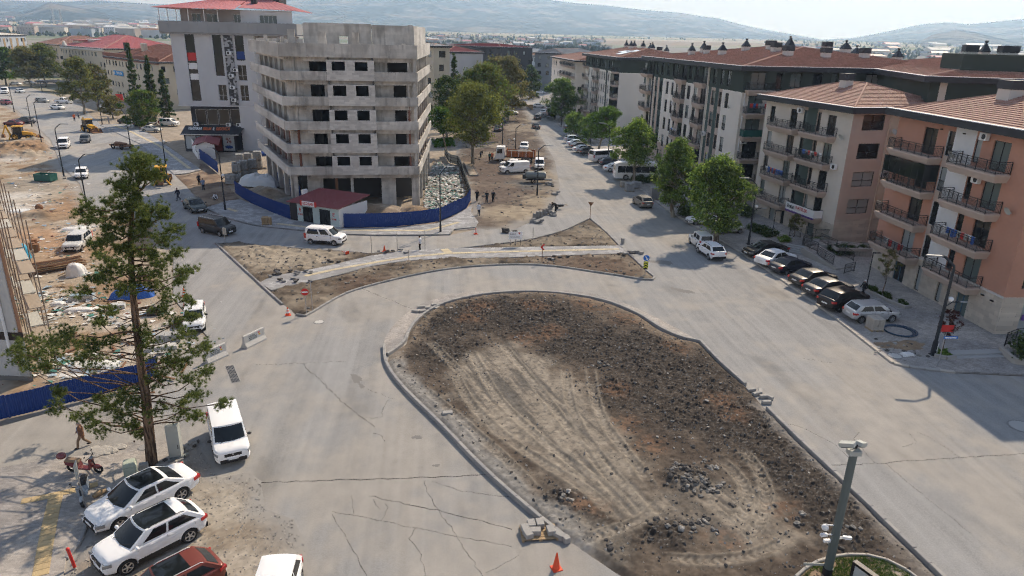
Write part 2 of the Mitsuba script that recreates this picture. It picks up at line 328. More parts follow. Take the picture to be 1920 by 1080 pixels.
def field(poly, res, hfn, cfn, z0=0.0, edge=0.5, drop=0.05, fade=0.0):
 """bare soil as a relief of its own: height hfn and soil colour cfn over the polygon, running out to the edge"""
 pg = sg.Polygon(poly)
 if not pg.is_valid: pg = pg.buffer(0)
 x0, y0, x1, y1 = pg.bounds
 xs, ys = np.arange(x0, x1 + res, res), np.arange(y0, y1 + res, res)
 X, Y = np.meshgrid(xs, ys); P = np.c_[X.ravel(), Y.ravel()]
 import shapely
 pts = shapely.points(P); inside = shapely.contains(pg.buffer(res * 0.4), pts)
 dist = np.where(shapely.contains(pg, pts), shapely.distance(pts, pg.boundary),0)
 e = np.clip(dist / edge, 0,1); e = e * e * (3 - 2 * e)
 z = z0 + e * hfn(P) - (1 - e) * drop
 ins = inside.reshape(X.shape); q = ins[:-1, :-1] & ins[1:, :-1] & ins[:-1,1:] & ins[1:, 1:]
 idx = np.arange(len(P)).reshape(X.shape)
 f = np.stack([idx[:-1, :-1][q], idx[:-1,1:][q], idx[1:, 1:][q], idx[1:, :-1][q]], 1)
 used = np.unique(f); mp = -np.ones(len(P), int); mp[used] = np.arange(len(used))
 return (np.c_[P, z][used], np.vstack([mp[f][:, [0,1,2]], mp[f][:, [0,2,3]]])), np.clip((cmix(cfn(P, dist), [0.27,0.26,0.245], fade * (1 - ss(0.0,2.2, dist + 2.4 * (nz(P, 0.6,3,91) - 0.5)))) if fade else cfn(P, dist))[used], 0.01,0.9)
def nz(P, s, oct=4, seed=0): return meshkit.fbm(np.c_[P[:, 0] * s, P[:, 1] * s, np.zeros(len(P))], oct, seed)
def ss(a, b, x): t = np.clip((x - a) / (b - a),0,1); return t * t * (3 - 2 * t)
def cmix(a, b, t): return np.asarray(a) * (1 - t[:, None]) + np.asarray(b) * t[:, None]
def near_line(P, line):
 """distance to a polyline and arc position on it"""
 best = np.full(len(P),1e9); arc = np.zeros(len(P)); s0 = 0
 for a, b in zip(line[:-1], line[1:]):
  d = b - a; L = np.linalg.norm(d) + 1e-9
  t = np.clip(((P - a) @ d) / L ** 2,0,1); q = np.linalg.norm(P - a - t[:, None] * d, axis=1)
  m = q < best; best[m] = q[m]; arc[m] = (s0 + t * L)[m]; s0 += L
 return best, arc
def blob(P, c, r, seed, soft=0.5):
 d = np.linalg.norm(P - np.array(c), axis=1) / r + (nz(P, 1.1,3, seed) - 0.5) * 1.1
 return 1 - ss(1 - soft, 1 + soft, d)
# -- the teardrop island -----------------------------------------------------
TEAR_OUT = [(-9.48,47.45),(-9.67,49.40),(-9.38,52.08),(-8.46,55.31),(-7.42,57.15),(-5.73,59.02),(-2.92,60.20),(1.97,60.84),(4.93,60.91),(7.34,60.37),(9.75,58.34),(11.66,55.66),(13.47,52.42),(14.62,50.06)]
TEAR_IN = [(-8.91,46.01),(-7.93,48.21),(-8.03,50.54),(-7.59,53.21),(-6.56,55.68),(-5.12,57.45),(-2.85,58.95),(-0.95,59.64),(1.96,60.27),(4.86,59.77),(7.20,58.97),(8.95,57.63),(10.89,55.13),(12.09,52.00),(13.43,50.29),(14.63,49.76)]
TEAR_L = [(-9.43,47.64),(-8.91,44.95),(-7.77,42.38),(-6.12,39.66),(-3.92,36.39),(-1.34,32.15),(1.32,28.50),(2.91,26.57)]
TEAR_R = [(14.66,49.86),(15.22,46.13),(15.99,42.71)]
TEAR_R2 = [(16.42,39.54),(17.08,35.71),(18.05,30.92),(18.78,26.99),(19.24,24.53)]
soil_poly = [(-8.81,44.61)] + TEAR_L[2:] + [(4.74,24.68),(6.52,23.05),(11.82,21.82),(19.31,24.06)] + TEAR_R2[::-1] + [(16.08,42.63)] + TEAR_R[::-1] + TEAR_IN[::-1]
TRACKS = [smooth_line(t, 0.4) for t in (
 [(3.91,44.81),(3.77,40.88),(4.05,36.89),(5.22,33.03),(6.27,30.22),(6.99,28.16)], [(5.70,44.90),(5.45,40.60),(5.67,36.97),(6.77,33.61),(7.64,30.28)],
 [(-3.91,43.55),(-2.51,39.15),(-0.09,34.94),(2.26,32.40),(4.35,30.14),(5.22,28.49)], [(-3.03,47.08),(-0.85,39.93),(1.46,35.58),(3.71,32.46),(5.44,30.19)],
 [(13.12,34.97),(13.67,32.88),(13.46,30.51),(12.22,27.96),(10.61,26.41)], [(11.58,33.82),(12.49,31.85),(12.21,29.59),(10.94,27.53)],
 [(-0.69,48.16),(1.60,42.26),(3.41,36.86),(4.92,33.02),(5.72,30.20)], [(-6.39,48.80),(-3.98,44.37),(-2.70,42.03)], [(-5.80,41.12),(-3.40,37.79),(-0.67,33.82),(1.62,30.04)],
 [(2.22,25.76),(4.27,26.91),(6.44,27.94),(7.97,29.85)], [(14.03,27.64),(11.98,26.11),(9.34,25.33),(6.77,25.58)])]
TAN_POLY = sg.Polygon([(-3.87,43.14),(-2.25,47.12),(0.31,48.22),(3.15,44.76),(5.11,39.53),(6.16,35.79),(7.47,31.65),(7.93,29.00),(6.18,27.93),(4.03,29.70),(1.68,32.38),(-0.41,35.49),(-2.47,38.49)])
DARKS = [((-6.05,53.08),3.4),((-2.62,54.48),4.0),((1.83,53.59),4.5),((5.86,49.53),4.2),((8.88,47.77),4.0),((11.16,45.21),4.0),((12.86,41.34),3.2),((-4.60,46.98),2.6),((14.14,37.36),3.2),((15.11,34.51),2.6),((15.67,31.98),2.4),((16.26,29.32),2.0),((9.61,31.73),1.3),((11.82,28.74),1.2),((8.24,41.10),2.6),((11.15,38.49),2.6),((2.95,29.65),1.1),((4.53,26.92),1.5),((15.93,27.33),1.5),((2.91,29.02),1.3),((7.62,27.41),1.2)]
RUSTS = [((7.05,41.41),0.9),((13.64,40.30),1.0),((14.02,38.63),0.9),((-2.47,55.96),1.3),((3.03,50.91),1.2),((7.12,37.03),0.9),((7.28,57.38),1.6),((1.89,56.63),1.2),((-3.44,53.25),1.0),((8.16,34.75),0.9),((3.99,29.27),0.8),((10.22,26.76),0.8),((1.12,49.25),1.0),((9.83,54.11),1.2),((12.62,48.46),1.0),((13.69,29.22),0.8)]
import shapely
def tear_fields(P, dist):
 pts = shapely.points(P)
 dt = np.where(shapely.contains(TAN_POLY, pts),-1,1) * shapely.distance(pts, TAN_POLY.boundary)
 tan = 1 - ss(-1.0,1.1, dt + (nz(P, 0.7,4,5) - 0.5) * 3)
 tan = np.maximum(tan, 0.8 * blob(P, (11.14,29.13),2.6,8)); tan = np.maximum(tan, 0.7 * blob(P, (3.71,26.17),1.8,9))
 dark = np.zeros(len(P))
 for i, (c, r) in enumerate(DARKS): dark = np.maximum(dark, blob(P, c, r, 20 + i))
 rust = np.zeros(len(P))
 for i, (c, r) in enumerate(RUSTS): rust = np.maximum(rust, blob(P, c, r, 50 + i, 0.7))
 tr = np.zeros(len(P)); lug = np.zeros(len(P)); berm = np.zeros(len(P))
 CN, CN2 = nz(P, 1.5,3,70), nz(P, 0.45,3,71) + 0.1
 for k, l in enumerate(TRACKS):
  d, a = near_line(P, l); L = a.max()
  for o in (0.0,):
   w = 0.24
   fade = ss(0,1.2, a) * ss(0,1.2, L - a)
   t = (1 - ss(w * 0.7, w * 1.15, d + 0.22 * (CN - 0.5))) * fade * ss(0.3,0.55, CN2)
   tr = np.maximum(tr, t); lug = np.where(t > 0.3,0.5 + 0.5 * np.sin(a * 16 + d * 14), lug)
   berm = np.maximum(berm, np.exp(-((d - w * 1.4) / 0.1) ** 2) * fade)
 dirv = np.array([0.42,-0.9]); q = P @ np.array([0.9,0.42]); s = P @ dirv
 roll = meshkit.fbm(np.c_[q * 2.6, s * 0.16, np.zeros(len(P))], 3,4)
 return tan, dark, rust, tr, lug, berm, roll
CACHE = {}
def tear_h(P):
 tan, dark, rust, tr, lug, berm, roll = CACHE['t'] = tear_fields(P, None)
 h = 0.12 + 0.16 * (nz(P, 0.25,3,1) - 0.4) + 0.10 * (nz(P, 1.4,4,2) - 0.5) * (1 - 0.6 * tan)
 h += (0.10 * ss(0.42,0.85, nz(P, 3.6,4,3)) + 0.07 * nz(P, 9,2,6)) * (0.3 + dark * 0.9) * (1 - 0.85 * tan)
 h += 0.09 * (roll - 0.5) * (0.4 + tan) - tr * 0.06 + tr * 0.035 * lug + berm * 0.045 + dark * 0.08 * ss(0.55,0.8, nz(P, 6.5,3,44)) * (1 - tan)
 h += 0.22 * blob(P, (9.61,31.73),1.0,3) * (0.4 + nz(P, 4,3,5))
 return h
def tear_c(P, dist):
 tan, dark, rust, tr, lug, berm, roll = CACHE['t']
 n1, n2, n3 = nz(P, 0.8,4,11), nz(P, 3.5,4,12), nz(P, 11,2,13)
 c = cmix([0.075,0.06,0.049], [0.12,0.097,0.077], ss(0.35,0.65, n1))
 c = cmix(c, [0.05,0.043,0.038], dark * 0.88 * ss(0.15,0.45, n2)); c = cmix(c, [0.015,0.014,0.014], dark * ss(0.5,0.68, nz(P, 8,3,15)) * 0.6); c = cmix(c, [0.2,0.19,0.175], dark * ss(0.68,0.8, nz(P, 10,2,16)) * 0.6)
 c = cmix(c, [0.26,0.228,0.188], tan * (0.5 + 0.5 * ss(0.35,0.6, roll)))
 c = cmix(c, [0.115,0.108,0.098], tan * ss(0.5,0.66,1 - roll) * 0.85); c = cmix(c, [0.10,0.094,0.086], tan * ss(0.55,0.7, nz(P, 4.5,3,17)) * 0.6)
 c = cmix(c, [0.16,0.095,0.06], rust * 0.65 * ss(0.3,0.6, n2))
 c = cmix(c, [0.27,0.24,0.2], tr * (0.25 + 0.5 * lug)); c = cmix(c, [0.25,0.22,0.18], berm * 0.6)
 left = near_line(P, np.array(TEAR_L))[0]
 c = cmix(c, [0.235,0.225,0.21], 1 - ss(0.7,1.7, left + (n1 - 0.5) * 1.2))
 right = near_line(P, np.array(TEAR_R2))[0]
 c = cmix(c, [0.22,0.205,0.19], (1 - ss(0.4,1.3, right + (n1 - 0.5) * 1.2)) * 0.8)
 top = near_line(P, np.array(TEAR_IN))[0]
 c = cmix(c, [0.25,0.20,0.15], (1 - ss(0.5,1.6, top + (n1 - 0.5) * 2)) * 0.55)
 return c * (0.6 + 0.7 * n2 + 0.5 * (n3 - 0.5))[:, None]
tm, tc = field(soil_poly, 0.075, tear_h, tear_c, 0.0,0.5,0.02)
TEAR = struct(put('dirt_island', tm, 'm_soil', smooth=True, color=tc), label='bare dug up soil of the teardrop island with tyre tracks')
ZT = {}
_tv = tm[0]; from scipy.spatial import cKDTree
_kd = cKDTree(_tv[:, :2])
def soil_z(x, y): return float(_tv[_kd.query((x, y))[1], 2])
mat('m_rock', (0.2,0.19,0.175),0.9); mat('m_rock_dark', (0.075,0.07,0.066),0.9); mat('m_rock_pale', (0.34,0.32,0.29),0.9)
ROCKV = [[mikit.ply(M().rock((0,0,0),1.0,100 + i, 0.6).arr(), mtl) for i in range(5)] for mtl in ('m_rock', 'm_rock_dark', 'm_rock_pale')]
def stone_at(parent, name, x, y, r, z, rs, kind=None):
 kind = rs.choice([0,0,0,1,1,1,1,2]) if kind is None else kind
 put(name, ROCKV[kind][rs.randint(5)], None, parent=parent, tw=mat4(x, y, z + r * 0.15, rs.rand() * 6.28, r, rs.rand() * 0.5, rs.rand() * 0.5))
rs = RS(7); tp = sg.Polygon(soil_poly).buffer(-0.5)
def scatter(poly, n, rs):
 out = []; x0, y0, x1, y1 = poly.bounds
 while len(out) < n:
  x, y = rs.uniform(x0, x1), rs.uniform(y0, y1)
  if poly.contains(sg.Point(x, y)): out.append((x, y))
 return out
PILES = [((9.56,31.50),0.95,70),((10.52,30.84),0.5,26),((9.10,32.69),0.4,14),((6.57,44.95),0.7,14),((2.97,29.87),0.5,16),((9.55,28.06),0.7,16),((7.31,27.78),0.7,12),((11.02,32.77),0.3,8),((14.25,28.23),0.6,10),((4.67,26.02),0.5,10),((8.64,27.44),0.6,10),((16.36,27.73),0.5,8)]
for c, s, n in PILES:
 for _ in range(n):
  x, y = c[0] + rs.randn() * s * 0.6, c[1] + rs.randn() * s * 0.6
  if tp.contains(sg.Point(x, y)): stone_at(TEAR, 'stone', x, y, rs.uniform(0.05,0.17), soil_z(x, y), rs)
for x, y in scatter(tp, 90, rs):
 if not TAN_POLY.contains(sg.Point(x, y)): stone_at(TEAR, 'stone', x, y, rs.uniform(0.06,0.16), soil_z(x, y), rs)
m = [M(), M(), M()]
for i, (x, y) in enumerate(scatter(tp, 6500, rs)):
 if TAN_POLY.contains(sg.Point(x, y)) and rs.rand() < 0.85: continue
 r = 0.015 + 0.06 * rs.rand() ** 3.5; m[rs.choice([0,1,1,1,2])].add(*(lambda q: (q[0], q[1]))(M().box(-r, r, -r * 0.8, r * 0.8,-r * 0.5, r * 0.5).tf(mat4(x, y, soil_z(x, y) + r * 0.2, rs.rand() * 6.28,1, rs.rand(), rs.rand())).arr()))
for q, mt in zip(m, ('m_rock', 'm_rock_dark', 'm_rock_pale')):
 struct(put('rubble', q, mt, parent=TEAR), 'stuff')
# -- kerbs -------------------------------------------------------------------
KST = {}
mat('m_kerb_b', (0.31,0.30,0.285),0.8)
def kerb_ply(L, w, h, mt):
 q = (round(L, 2), w, h, mt)
 if q not in KST: KST[q] = mikit.ply(M().obox((0,0), L - 0.02, w, -0.05, h, 0,0.025).arr(), mt)
 return KST[q]
def kerb(name, label, lines, w=0.2, h=0.2, step=1.0, mats=('m_kerb', 'm_kerb_b', 'm_kerb'), seed=1, z=0.0):
 k = nk(name); labels[k] = {'kind': 'structure', 'label': label}; q = RS(seed)
 for line in lines:
  p = np.asarray(line, float); d = np.r_[0, np.cumsum(np.linalg.norm(np.diff(p, axis=0), axis=1))]
  n = max(1, int(round(d[-1] / step))); t = np.linspace(0, d[-1], n + 1)
  X = np.c_[np.interp(t, d, p[:, 0]), np.interp(t, d, p[:, 1])]
  for a, b in zip(X[:-1], X[1:]):
   L = np.linalg.norm(b - a)
   put('kerb_stone', kerb_ply(L, w, h, mats[q.randint(3)]), None, parent=k, tw=mat4((a[0] + b[0]) / 2,(a[1] + b[1]) / 2, z + q.uniform(-0.012,0.006), hd(a, b) + q.uniform(-0.012,0.012)))
 return k
kerb('teardrop_kerb', 'raised grey kerb round the teardrop island', [smooth_line(TEAR_L, 0.3), smooth_line(TEAR_IN, 0.3), TEAR_R, TEAR_R2], 0.22,0.27)
strip = sg.Polygon(smooth_line(TEAR_OUT, 0.4).tolist() + smooth_line(TEAR_IN, 0.4)[::-1].tolist())
struct(put('paver_strip', M().prism(strip.buffer(0),-0.02,0.045), 'm_paver'), label='dusty block paved rim of the teardrop island')
LOOSE = [((16.16,41.95),0.3),((16.35,41.45),0.5),((16.73,41.10),0.2),((17.03,41.04),-0.9),((16.65,40.31),0.1),((16.70,41.76),1.3),((-6.61,56.18),0.4),((-7.02,55.40),0.1),((-7.43,54.64),0.6),((-8.05,54.60),-0.3),((-7.69,55.61),0.2),((-5.30,55.39),0.1),((-6.30,55.45),1.1)]
for i, (c, a) in enumerate(LOOSE): put('loose_kerb_stone', mikit.ply(M().obox((0,0),0.6,0.24,0,0.2,0,0.02).arr(), 'm_kerb_b'), None, tw=mat4(c[0], c[1], 0.03, a))
ORD = ['first', 'second', 'third', 'fourth', 'fifth', 'sixth', 'seventh']
for i, k in enumerate([k for k in scene if k.startswith('loose_kerb_stone')]):
 tag(k, (ORD[i] + ' loose kerb stone at the gap in the right kerb of the teardrop island') if i < 6 else (ORD[i - 6] + ' loose kerb stone left by the upper left rim of the teardrop island'), 'kerb stone', ['kerb stones lying by the right kerb gap', 'kerb stones left on the teardrop rim'][i > 5])
# -- triangle island ---------------------------------------------------------
TRI_TOP = [(-32.34,73.20),(-29.96,73.83),(-27.97,73.16),(-23.03,72.16),(-18.30,71.57),(-15.20,70.86),(-12.66,71.86),(-9.17,72.35),(-7.33,72.91),(-5.93,73.44),(-0.43,76.23),(1.70,77.52),(4.05,79.79),(6.29,82.42),(8.18,85.68),(9.86,88.59)]
TRI_R = [(9.86,88.59),(11.21,81.89),(12.12,75.41),(12.93,71.10),(13.61,66.87),(13.99,65.41)]
TRI_BOT = [(13.99,65.41),(13.75,64.43),(12.91,64.37),(10.50,65.63),(7.96,66.60),(5.37,67.77),(2.67,68.43),(-0.33,68.37),(-5.67,66.89),(-9.35,64.43),(-12.15,61.88),(-14.65,59.22),(-15.70,56.71),(-16.66,53.55),(-17.03,52.83),(-17.71,53.37)]
TRI_L = [(-17.71,53.37),(-19.50,55.56),(-22.01,58.97),(-32.34,73.20)]
tri_poly = TRI_TOP + TRI_R[1:] + TRI_BOT[1:] + TRI_L[1:-1]
PATH_T = [(-23.26,60.75),(-22.74,62.62),(-20.22,64.41),(-18.26,66.24),(-14.97,69.74),(-11.81,71.93),(-9.20,72.55),(-7.36,73.21),(-0.40,74.22),(12.02,76.03)]
PATH_B = [(-21.46,58.73),(-20.54,59.93),(-18.82,61.23),(-16.34,63.74),(-14.27,66.21),(-11.23,68.21),(-7.27,69.44),(-0.36,70.38),(12.53,73.00)]
path_poly = sg.Polygon(PATH_T + PATH_B[::-1])
def tri_h(P): return 0.10 + 0.10 * (nz(P, 0.4,3,31) - 0.4) + 0.22 * ss(0.5,0.8, nz(P, 1.6,4,32)) + 0.06 * nz(P, 5,3,33)
def tri_c(P, d):
 n1, n2 = nz(P, 0.35,4,41), nz(P, 2.6,4,42)
 c = cmix([0.12,0.097,0.075], [0.215,0.182,0.142], ss(0.4,0.62, n1))
 for q, r in (((-24.29,68.96),4.5),((-21.43,69.58),3.5),((-27.21,71.01),3.0)): c = cmix(c, [0.30,0.26,0.205], 0.8 * blob(P, q, r, 6))
 for q, r in (((6.48,68.21),4.0),((10.23,67.63),3.0),((-13.19,60.32),3.0)): c = cmix(c, [0.115,0.08,0.06], 0.7 * blob(P, q, r, 7))
 d_ = near_line(P, np.array(TRI_TOP))[0]; c = cmix(c, [0.12,0.105,0.09], (1 - ss(0.3,1.5, d_)) * 0.6)
 return c * (0.6 + 0.75 * n2)[:, None]
tm2, tc2 = field(tri_poly, 0.2, tri_h, tri_c, 0.0,0.5,0.02)
_v = tm2[0]; _pp = shapely.contains(path_poly.buffer(0.1), shapely.points(_v[:, :2])); _v[_pp, 2] = 0.02
TRI = struct(put('dirt_triangle', tm2, 'm_soil', smooth=True, color=tc2), label='bare brown soil of the triangular island')
kerb('triangle_kerb', 'dark grey kerb round the triangular soil island', [smooth_line(TRI_L[1:], 0.4,1), smooth_line(TRI_BOT, 0.3), TRI_R, smooth_line(TRI_TOP[9:], 0.5,1)], 0.2,0.16, mats=('m_kerb', 'm_kerb_dark', 'm_kerb'))
kerb('road_edge_kerb', 'low kerb along the soil of the triangular island by the fenced site', [TRI_TOP[:10]], 0.15,0.08,1.6,('m_kerb_dark',) * 3)
kerb('path_kerb', 'dark low kerb along the near side of the paved path', [PATH_B], 0.18,0.17,1.2,('m_kerb_dark',) * 3)
mat('m_path', pc(lambda p, n, uv: mi.Color3f(0.33,0.33,0.335) * (0.55 + 0.45 * cell_rand(dr.floor(p.x / 0.4), dr.floor(p.y / 0.4),1.0) * smoothstep(0.3,0.6, fbm(p.x * 0.8, p.y * 0.8,0,3)) + 0.3 * fbm(p.x * 0.5, p.y * 3.0,3.0,3))),0.85)
struct(put('path', M().prism(path_poly.buffer(0),-0.02,0.13), 'm_path'), label='grey block path crossing the triangular island')
def strip_tiles(parent, line, w, tile, z, name='tactile_tile', mt='m_tactile', seed=3, every=1):
 X, L = resample(densify(line, 0.3), tile); q = RS(seed)
 pl = [mikit.ply(M().obox((0,0), tile - 0.02, w, 0,0.02,0,0.006).arr(), x) for x in (mt, mt + '_b')]
 for a, b in zip(X[:-1], X[1:]): put(name, pl[q.randint(2)], None, parent=parent, tw=mat4((a[0] + b[0]) / 2,(a[1] + b[1]) / 2, z + q.uniform(0,0.006), hd(a, b)))
mat('m_tactile_b', (0.42,0.32,0.18),0.85); mat('m_tactile_pale', (0.50,0.43,0.29),0.85); mat('m_tactile_pale_b', (0.45,0.385,0.27),0.85)
strip_tiles('path', [(-19.68,62.85),(-17.29,65.13),(-13.85,67.64),(-10.80,69.71),(-6.78,71.37),(-0.38,72.50),(12.12,74.58)], 0.5,0.8,0.13, mt='m_tactile_pale')
strip_tiles('path', [(-7.45,72.90),(-6.78,71.37)], 0.9,0.5,0.13, mt='m_tactile_pale')
rs = RS(9); tpp = sg.Polygon(tri_poly).buffer(-0.5).difference(path_poly.buffer(0.3)); _kd2 = cKDTree(_v[:, :2])
m = M(); m2 = M()
for x, y in scatter(tpp, 900, rs):
 r = 0.03 + 0.12 * rs.rand() ** 3; (m if rs.rand() < 0.5 else m2).rock((x, y, _v[_kd2.query((x, y))[1], 2] + r * 0.2), r, rs.randint(1e6))
struct(put('rubble', m, 'm_rock', parent=TRI), 'stuff'); struct(put('rubble', m2, 'm_rock_dark', parent=TRI), 'stuff')
for c, n, s in (((-21.40,63.19),9,1.1),((-20.64,64.05),6,0.7),((-20.22,61.28),6,0.6),((-18.23,66.76),5,0.6),((12.27,72.39),5,0.5),((4.41,70.40),6,0.7),((-12.81,71.06),6,0.8)):
 for _ in range(n):
  x, y = c[0] + rs.randn() * s, c[1] + rs.randn() * s * 0.7
  put('paving_block', mikit.ply(M().obox((0,0), rs.uniform(0.3,0.5),0.3,0,0.14,0,0.01).arr(),('m_kerb_dark', 'm_rock_dark')[rs.randint(2)]), None, parent=TRI, tw=mat4(x, y, 0.14 + 0.1 * rs.rand(), rs.rand() * 3,1, rs.rand() * 0.3))
# -- pavements ---------------------------------------------------------------
PAVR = [(9.97,252.33),(10.89,202.72),(12.49,174.04),(16.49,141.84),(18.86,114.58),(21.35,92.69),(23.67,82.08),(25.38,73.88),(26.22,68.54),(27.65,56.35),(28.16,46.85),(29.34,46.12),(31.92,45.58),(36.80,45.42),(45.26,45.05),(70,60),(70,120),(60,330),(12,330)]
struct(put('pavement', M().prism(PAVR, -0.03,0.12), 'm_paver'), label='grey block pavement and parking strip before the apartment blocks')
kerb('pavement_kerb', 'pale kerb between the parking strip and the road', [PAVR[2:13]], 0.35,0.14,1.0,('m_kerb_c', 'm_kerb_b', 'm_kerb_c')) if mat('m_kerb_c', (0.40,0.365,0.32),0.85) else 0
FPAV = [(-40.12,88.95),(-35.42,84.04),(-30.69,80.88),(-25.48,79.42),(-19.84,78.06),(-15.82,77.97),(-11.27,78.39),(-7.49,78.97),(-7.20,81.39),(-4.59,82.63),(-4.39,84.98),(-5.56,89.90),(-5.85,94.50),(-6.28,92.24),(-7.75,87.66),(-9.40,83.97),(-13.06,82.07),(-16.72,80.98),(-20.14,80.65),(-20.69,80.85),(-27.52,84.03),(-34.29,91.11),(-37.60,94.29),(-38.99,93.14)]
struct(put('pavement_strip', M().prism(FPAV, -0.03,0.11), 'm_path'), label='half laid grey pavement outside the blue site fence')
kerb('pavement_strip_kerb', 'dark kerb of the half laid pavement by the site fence', [FPAV[:9]], 0.2,0.16,1.2,('m_kerb_dark', 'm_kerb_dark', 'm_kerb'))
strip_tiles('pavement_strip', [(-28.46,81.85),(-24.22,80.51),(-20.23,79.67),(-15.25,79.90),(-10.27,80.37),(-8.00,83.07),(-6.52,85.04)], 0.5,0.8,0.11, mt='m_tactile_pale')
strip_tiles('pavement_strip', [(-37.21,88.96),(-34.83,86.87)], 0.5,0.8,0.11, mt='m_tactile_pale')
UPAV = [(-97.97,167.67),(-92.43,172.05),(-70.71,141.84),(-51.84,115.16),(-52.68,111.71),(-54.14,110.59),(-75.15,141.09)]
struct(put('pavement_path', M().prism(UPAV, -0.03,0.11), 'm_path'), label='new pavement running up the left street past the shop')
strip_tiles('pavement_path', [(-94.40,167.35),(-87.31,159.80),(-69.79,138.37),(-53.71,115.40)], 0.6,0.9,0.11, mt='m_tactile_pale')
LPAV = [(-21.46,20.29),(-28.99,29.91),(-26.62,31.18),(-24.65,32.05),(-23.15,32.42),(-21.65,32.95),(-21.43,33.81),(-19.69,34.22),(-18.14,33.80),(-17.54,32.46),(-18.39,31.53),(-19.58,30.30),(-19.90,29.39),(-20.14,28.53),(-19.86,27.34),(-19.21,26.05),(-19.18,24.67),(-17.10,20.42)]
struct(put('pavement_corner', M().prism(LPAV, -0.03,0.10), 'm_paver'), label='worn block pavement under the pine with a yellow tactile strip')
strip_tiles('pavement_corner', [(-22.35,29.08),(-21.49,27.28),(-20.59,25.47),(-19.59,23.54)], 0.62,0.41,0.10)
strip_tiles('pavement_corner', [(-23.67,28.44),(-22.25,29.08),(-20.77,30.02)], 0.45,0.41,0.10, seed=5)
kerb('pavement_corner_kerb', 'old pale kerb round the corner pavement under the pine', [LPAV[9:17]], 0.15,0.13,1.0,('m_kerb_c', 'm_kerb', 'm_kerb_b'))
rs = RS(4)
for i, (px, py) in enumerate(((-22.65,32.96),(-22.25,32.77),(-21.91,32.88),(-21.65,33.05),(-22.22,33.13),(-21.47,33.38))):
 put('broken_slab', M().rock((0,0,0),0.38,60 + i, 0.16), 'm_rock_pale', parent='pavement_corner', tw=mat4(px, py, 0.13, i))
# -- soil yards --------------------------------------------------------------
def lot_h(P): return 0.04 + 0.10 * ss(0.45,0.8, nz(P, 0.5,4,61)) + 0.10 * (nz(P, 2.2,3,62) - 0.4) + 1.1 * blob(P, (-92.64,132.54),5.0,1) + 0.8 * blob(P, (-90.23,125.31),4.0,2) + 0.6 * blob(P, (-58.18,83.08),1.6,3) + 0.5 * blob(P, (-110.95,150.72),6,4) + 0.7 * blob(P, (-95.65,139.80),2.5,2)
def lot_c(P, d):
 n1, n2 = nz(P, 0.2,4,71), nz(P, 2.0,4,72)
 c = cmix([0.33,0.28,0.22], [0.25,0.18,0.12], ss(0.45,0.6, n1))
 for q, r in (((-50.54,73.05),4.5),((-46.02,69.40),4),((-53.52,74.95),3),((-58.19,87.33),4),((-90.49,131.56),5)): c = cmix(c, [0.32,0.20,0.12], 0.55 * blob(P, q, r, 3))
 for q, r in (((-63.28,86.78),3.0),((-67.55,92.57),3),((-50.32,77.54),1.6),((-49.53,78.82),1.6),((-29.36,42.97),2.0),((-40.90,55.61),2),((-38.72,55.76),1.8),((-86.67,120.09),2.5),((-26.52,47.59),2.5),((-30.55,51.50),2)): c = cmix(c, [0.5,0.48,0.44], 0.75 * blob(P, q, r, 4,0.8))
 for q, r in (((-72.87,100.99),2.5),((-69.53,99.46),4),((-69.13,107.72),5)): c = cmix(c, [0.26,0.23,0.19], 0.7 * blob(P, q, r, 5))
 return c * (0.6 + 0.75 * n2)[:, None]
LOT = [(-29.70,35.60),(-26.98,37.81),(-23.93,40.32),(-23.61,42.16),(-23.37,45.44),(-22.80,48.40),(-26.63,51.76),(-29.22,56.43),(-34.79,68.46),(-42.69,80.72),(-47.98,84.13),(-54.66,87.70),(-64.14,102.07),(-75.67,116.36),(-94.67,143.78),(-115.00,169.48),(-137.18,196.35),(-186.35,245.06),(-197.47,204.51),(-109.41,102.44),(-50.96,40.99)]
lm, lc = field(LOT, 0.3, lot_h, lot_c, -0.02,1.5,0.05,0.8)
LOTK = struct(put('building_lot', lm, 'm_soil', smooth=True, color=lc), label='orange and dusty soil of the building lot on the left')
_kl = cKDTree(lm[0][:, :2])
def lot_z(x, y): return float(lm[0][_kl.query((x, y))[1], 2])
def yard_h(P): return 0.05 + 0.12 * ss(0.5,0.8, nz(P, 0.5,4,81)) + 0.10 * (nz(P, 1.8,3,82) - 0.4)
def yard_c(P, d):
 n1, n2 = nz(P, 0.22,4,91), nz(P, 1.8,4,92)
 c = cmix([0.115,0.092,0.077], [0.235,0.198,0.155], ss(0.42,0.62, n1))
 for q, r in (((-5.78,116.03),9),((-4.65,101.54),7),((-6.30,126.21),8)): c = cmix(c, [0.125,0.097,0.083], 0.85 * blob(P, q, r, 3))
 for q, r in (((5.82,117.55),5),((5.73,97.42),5),((-0.24,90.45),4)): c = cmix(c, [0.34,0.285,0.21], 0.7 * blob(P, q, r, 4))
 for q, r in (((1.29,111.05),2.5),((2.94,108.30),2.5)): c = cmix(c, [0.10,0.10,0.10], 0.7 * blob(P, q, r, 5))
 return c * (0.6 + 0.75 * n2)[:, None]
YARD = [(-7.53,79.43),(-7.18,81.14),(-4.35,81.91),(0.15,82.33),(4.71,90.97),(7.30,108.83),(7.73,134.08),(5.56,183.25),(2.87,231.51),(-3.11,230.01),(-9.67,191.84),(-12.51,155.81),(-11.54,131.22),(-9.12,115.59),(-6.36,97.78),(-5.42,89.92)]
ym, yc = field(YARD, 0.35, yard_h, yard_c, 0.0,1.2,0.03,0.8)
YARDK = struct(put('street_yard', ym, 'm_soil', smooth=True, color=yc), label='dug up brown ground by the parked truck and vans')
_ky = cKDTree(ym[0][:, :2])
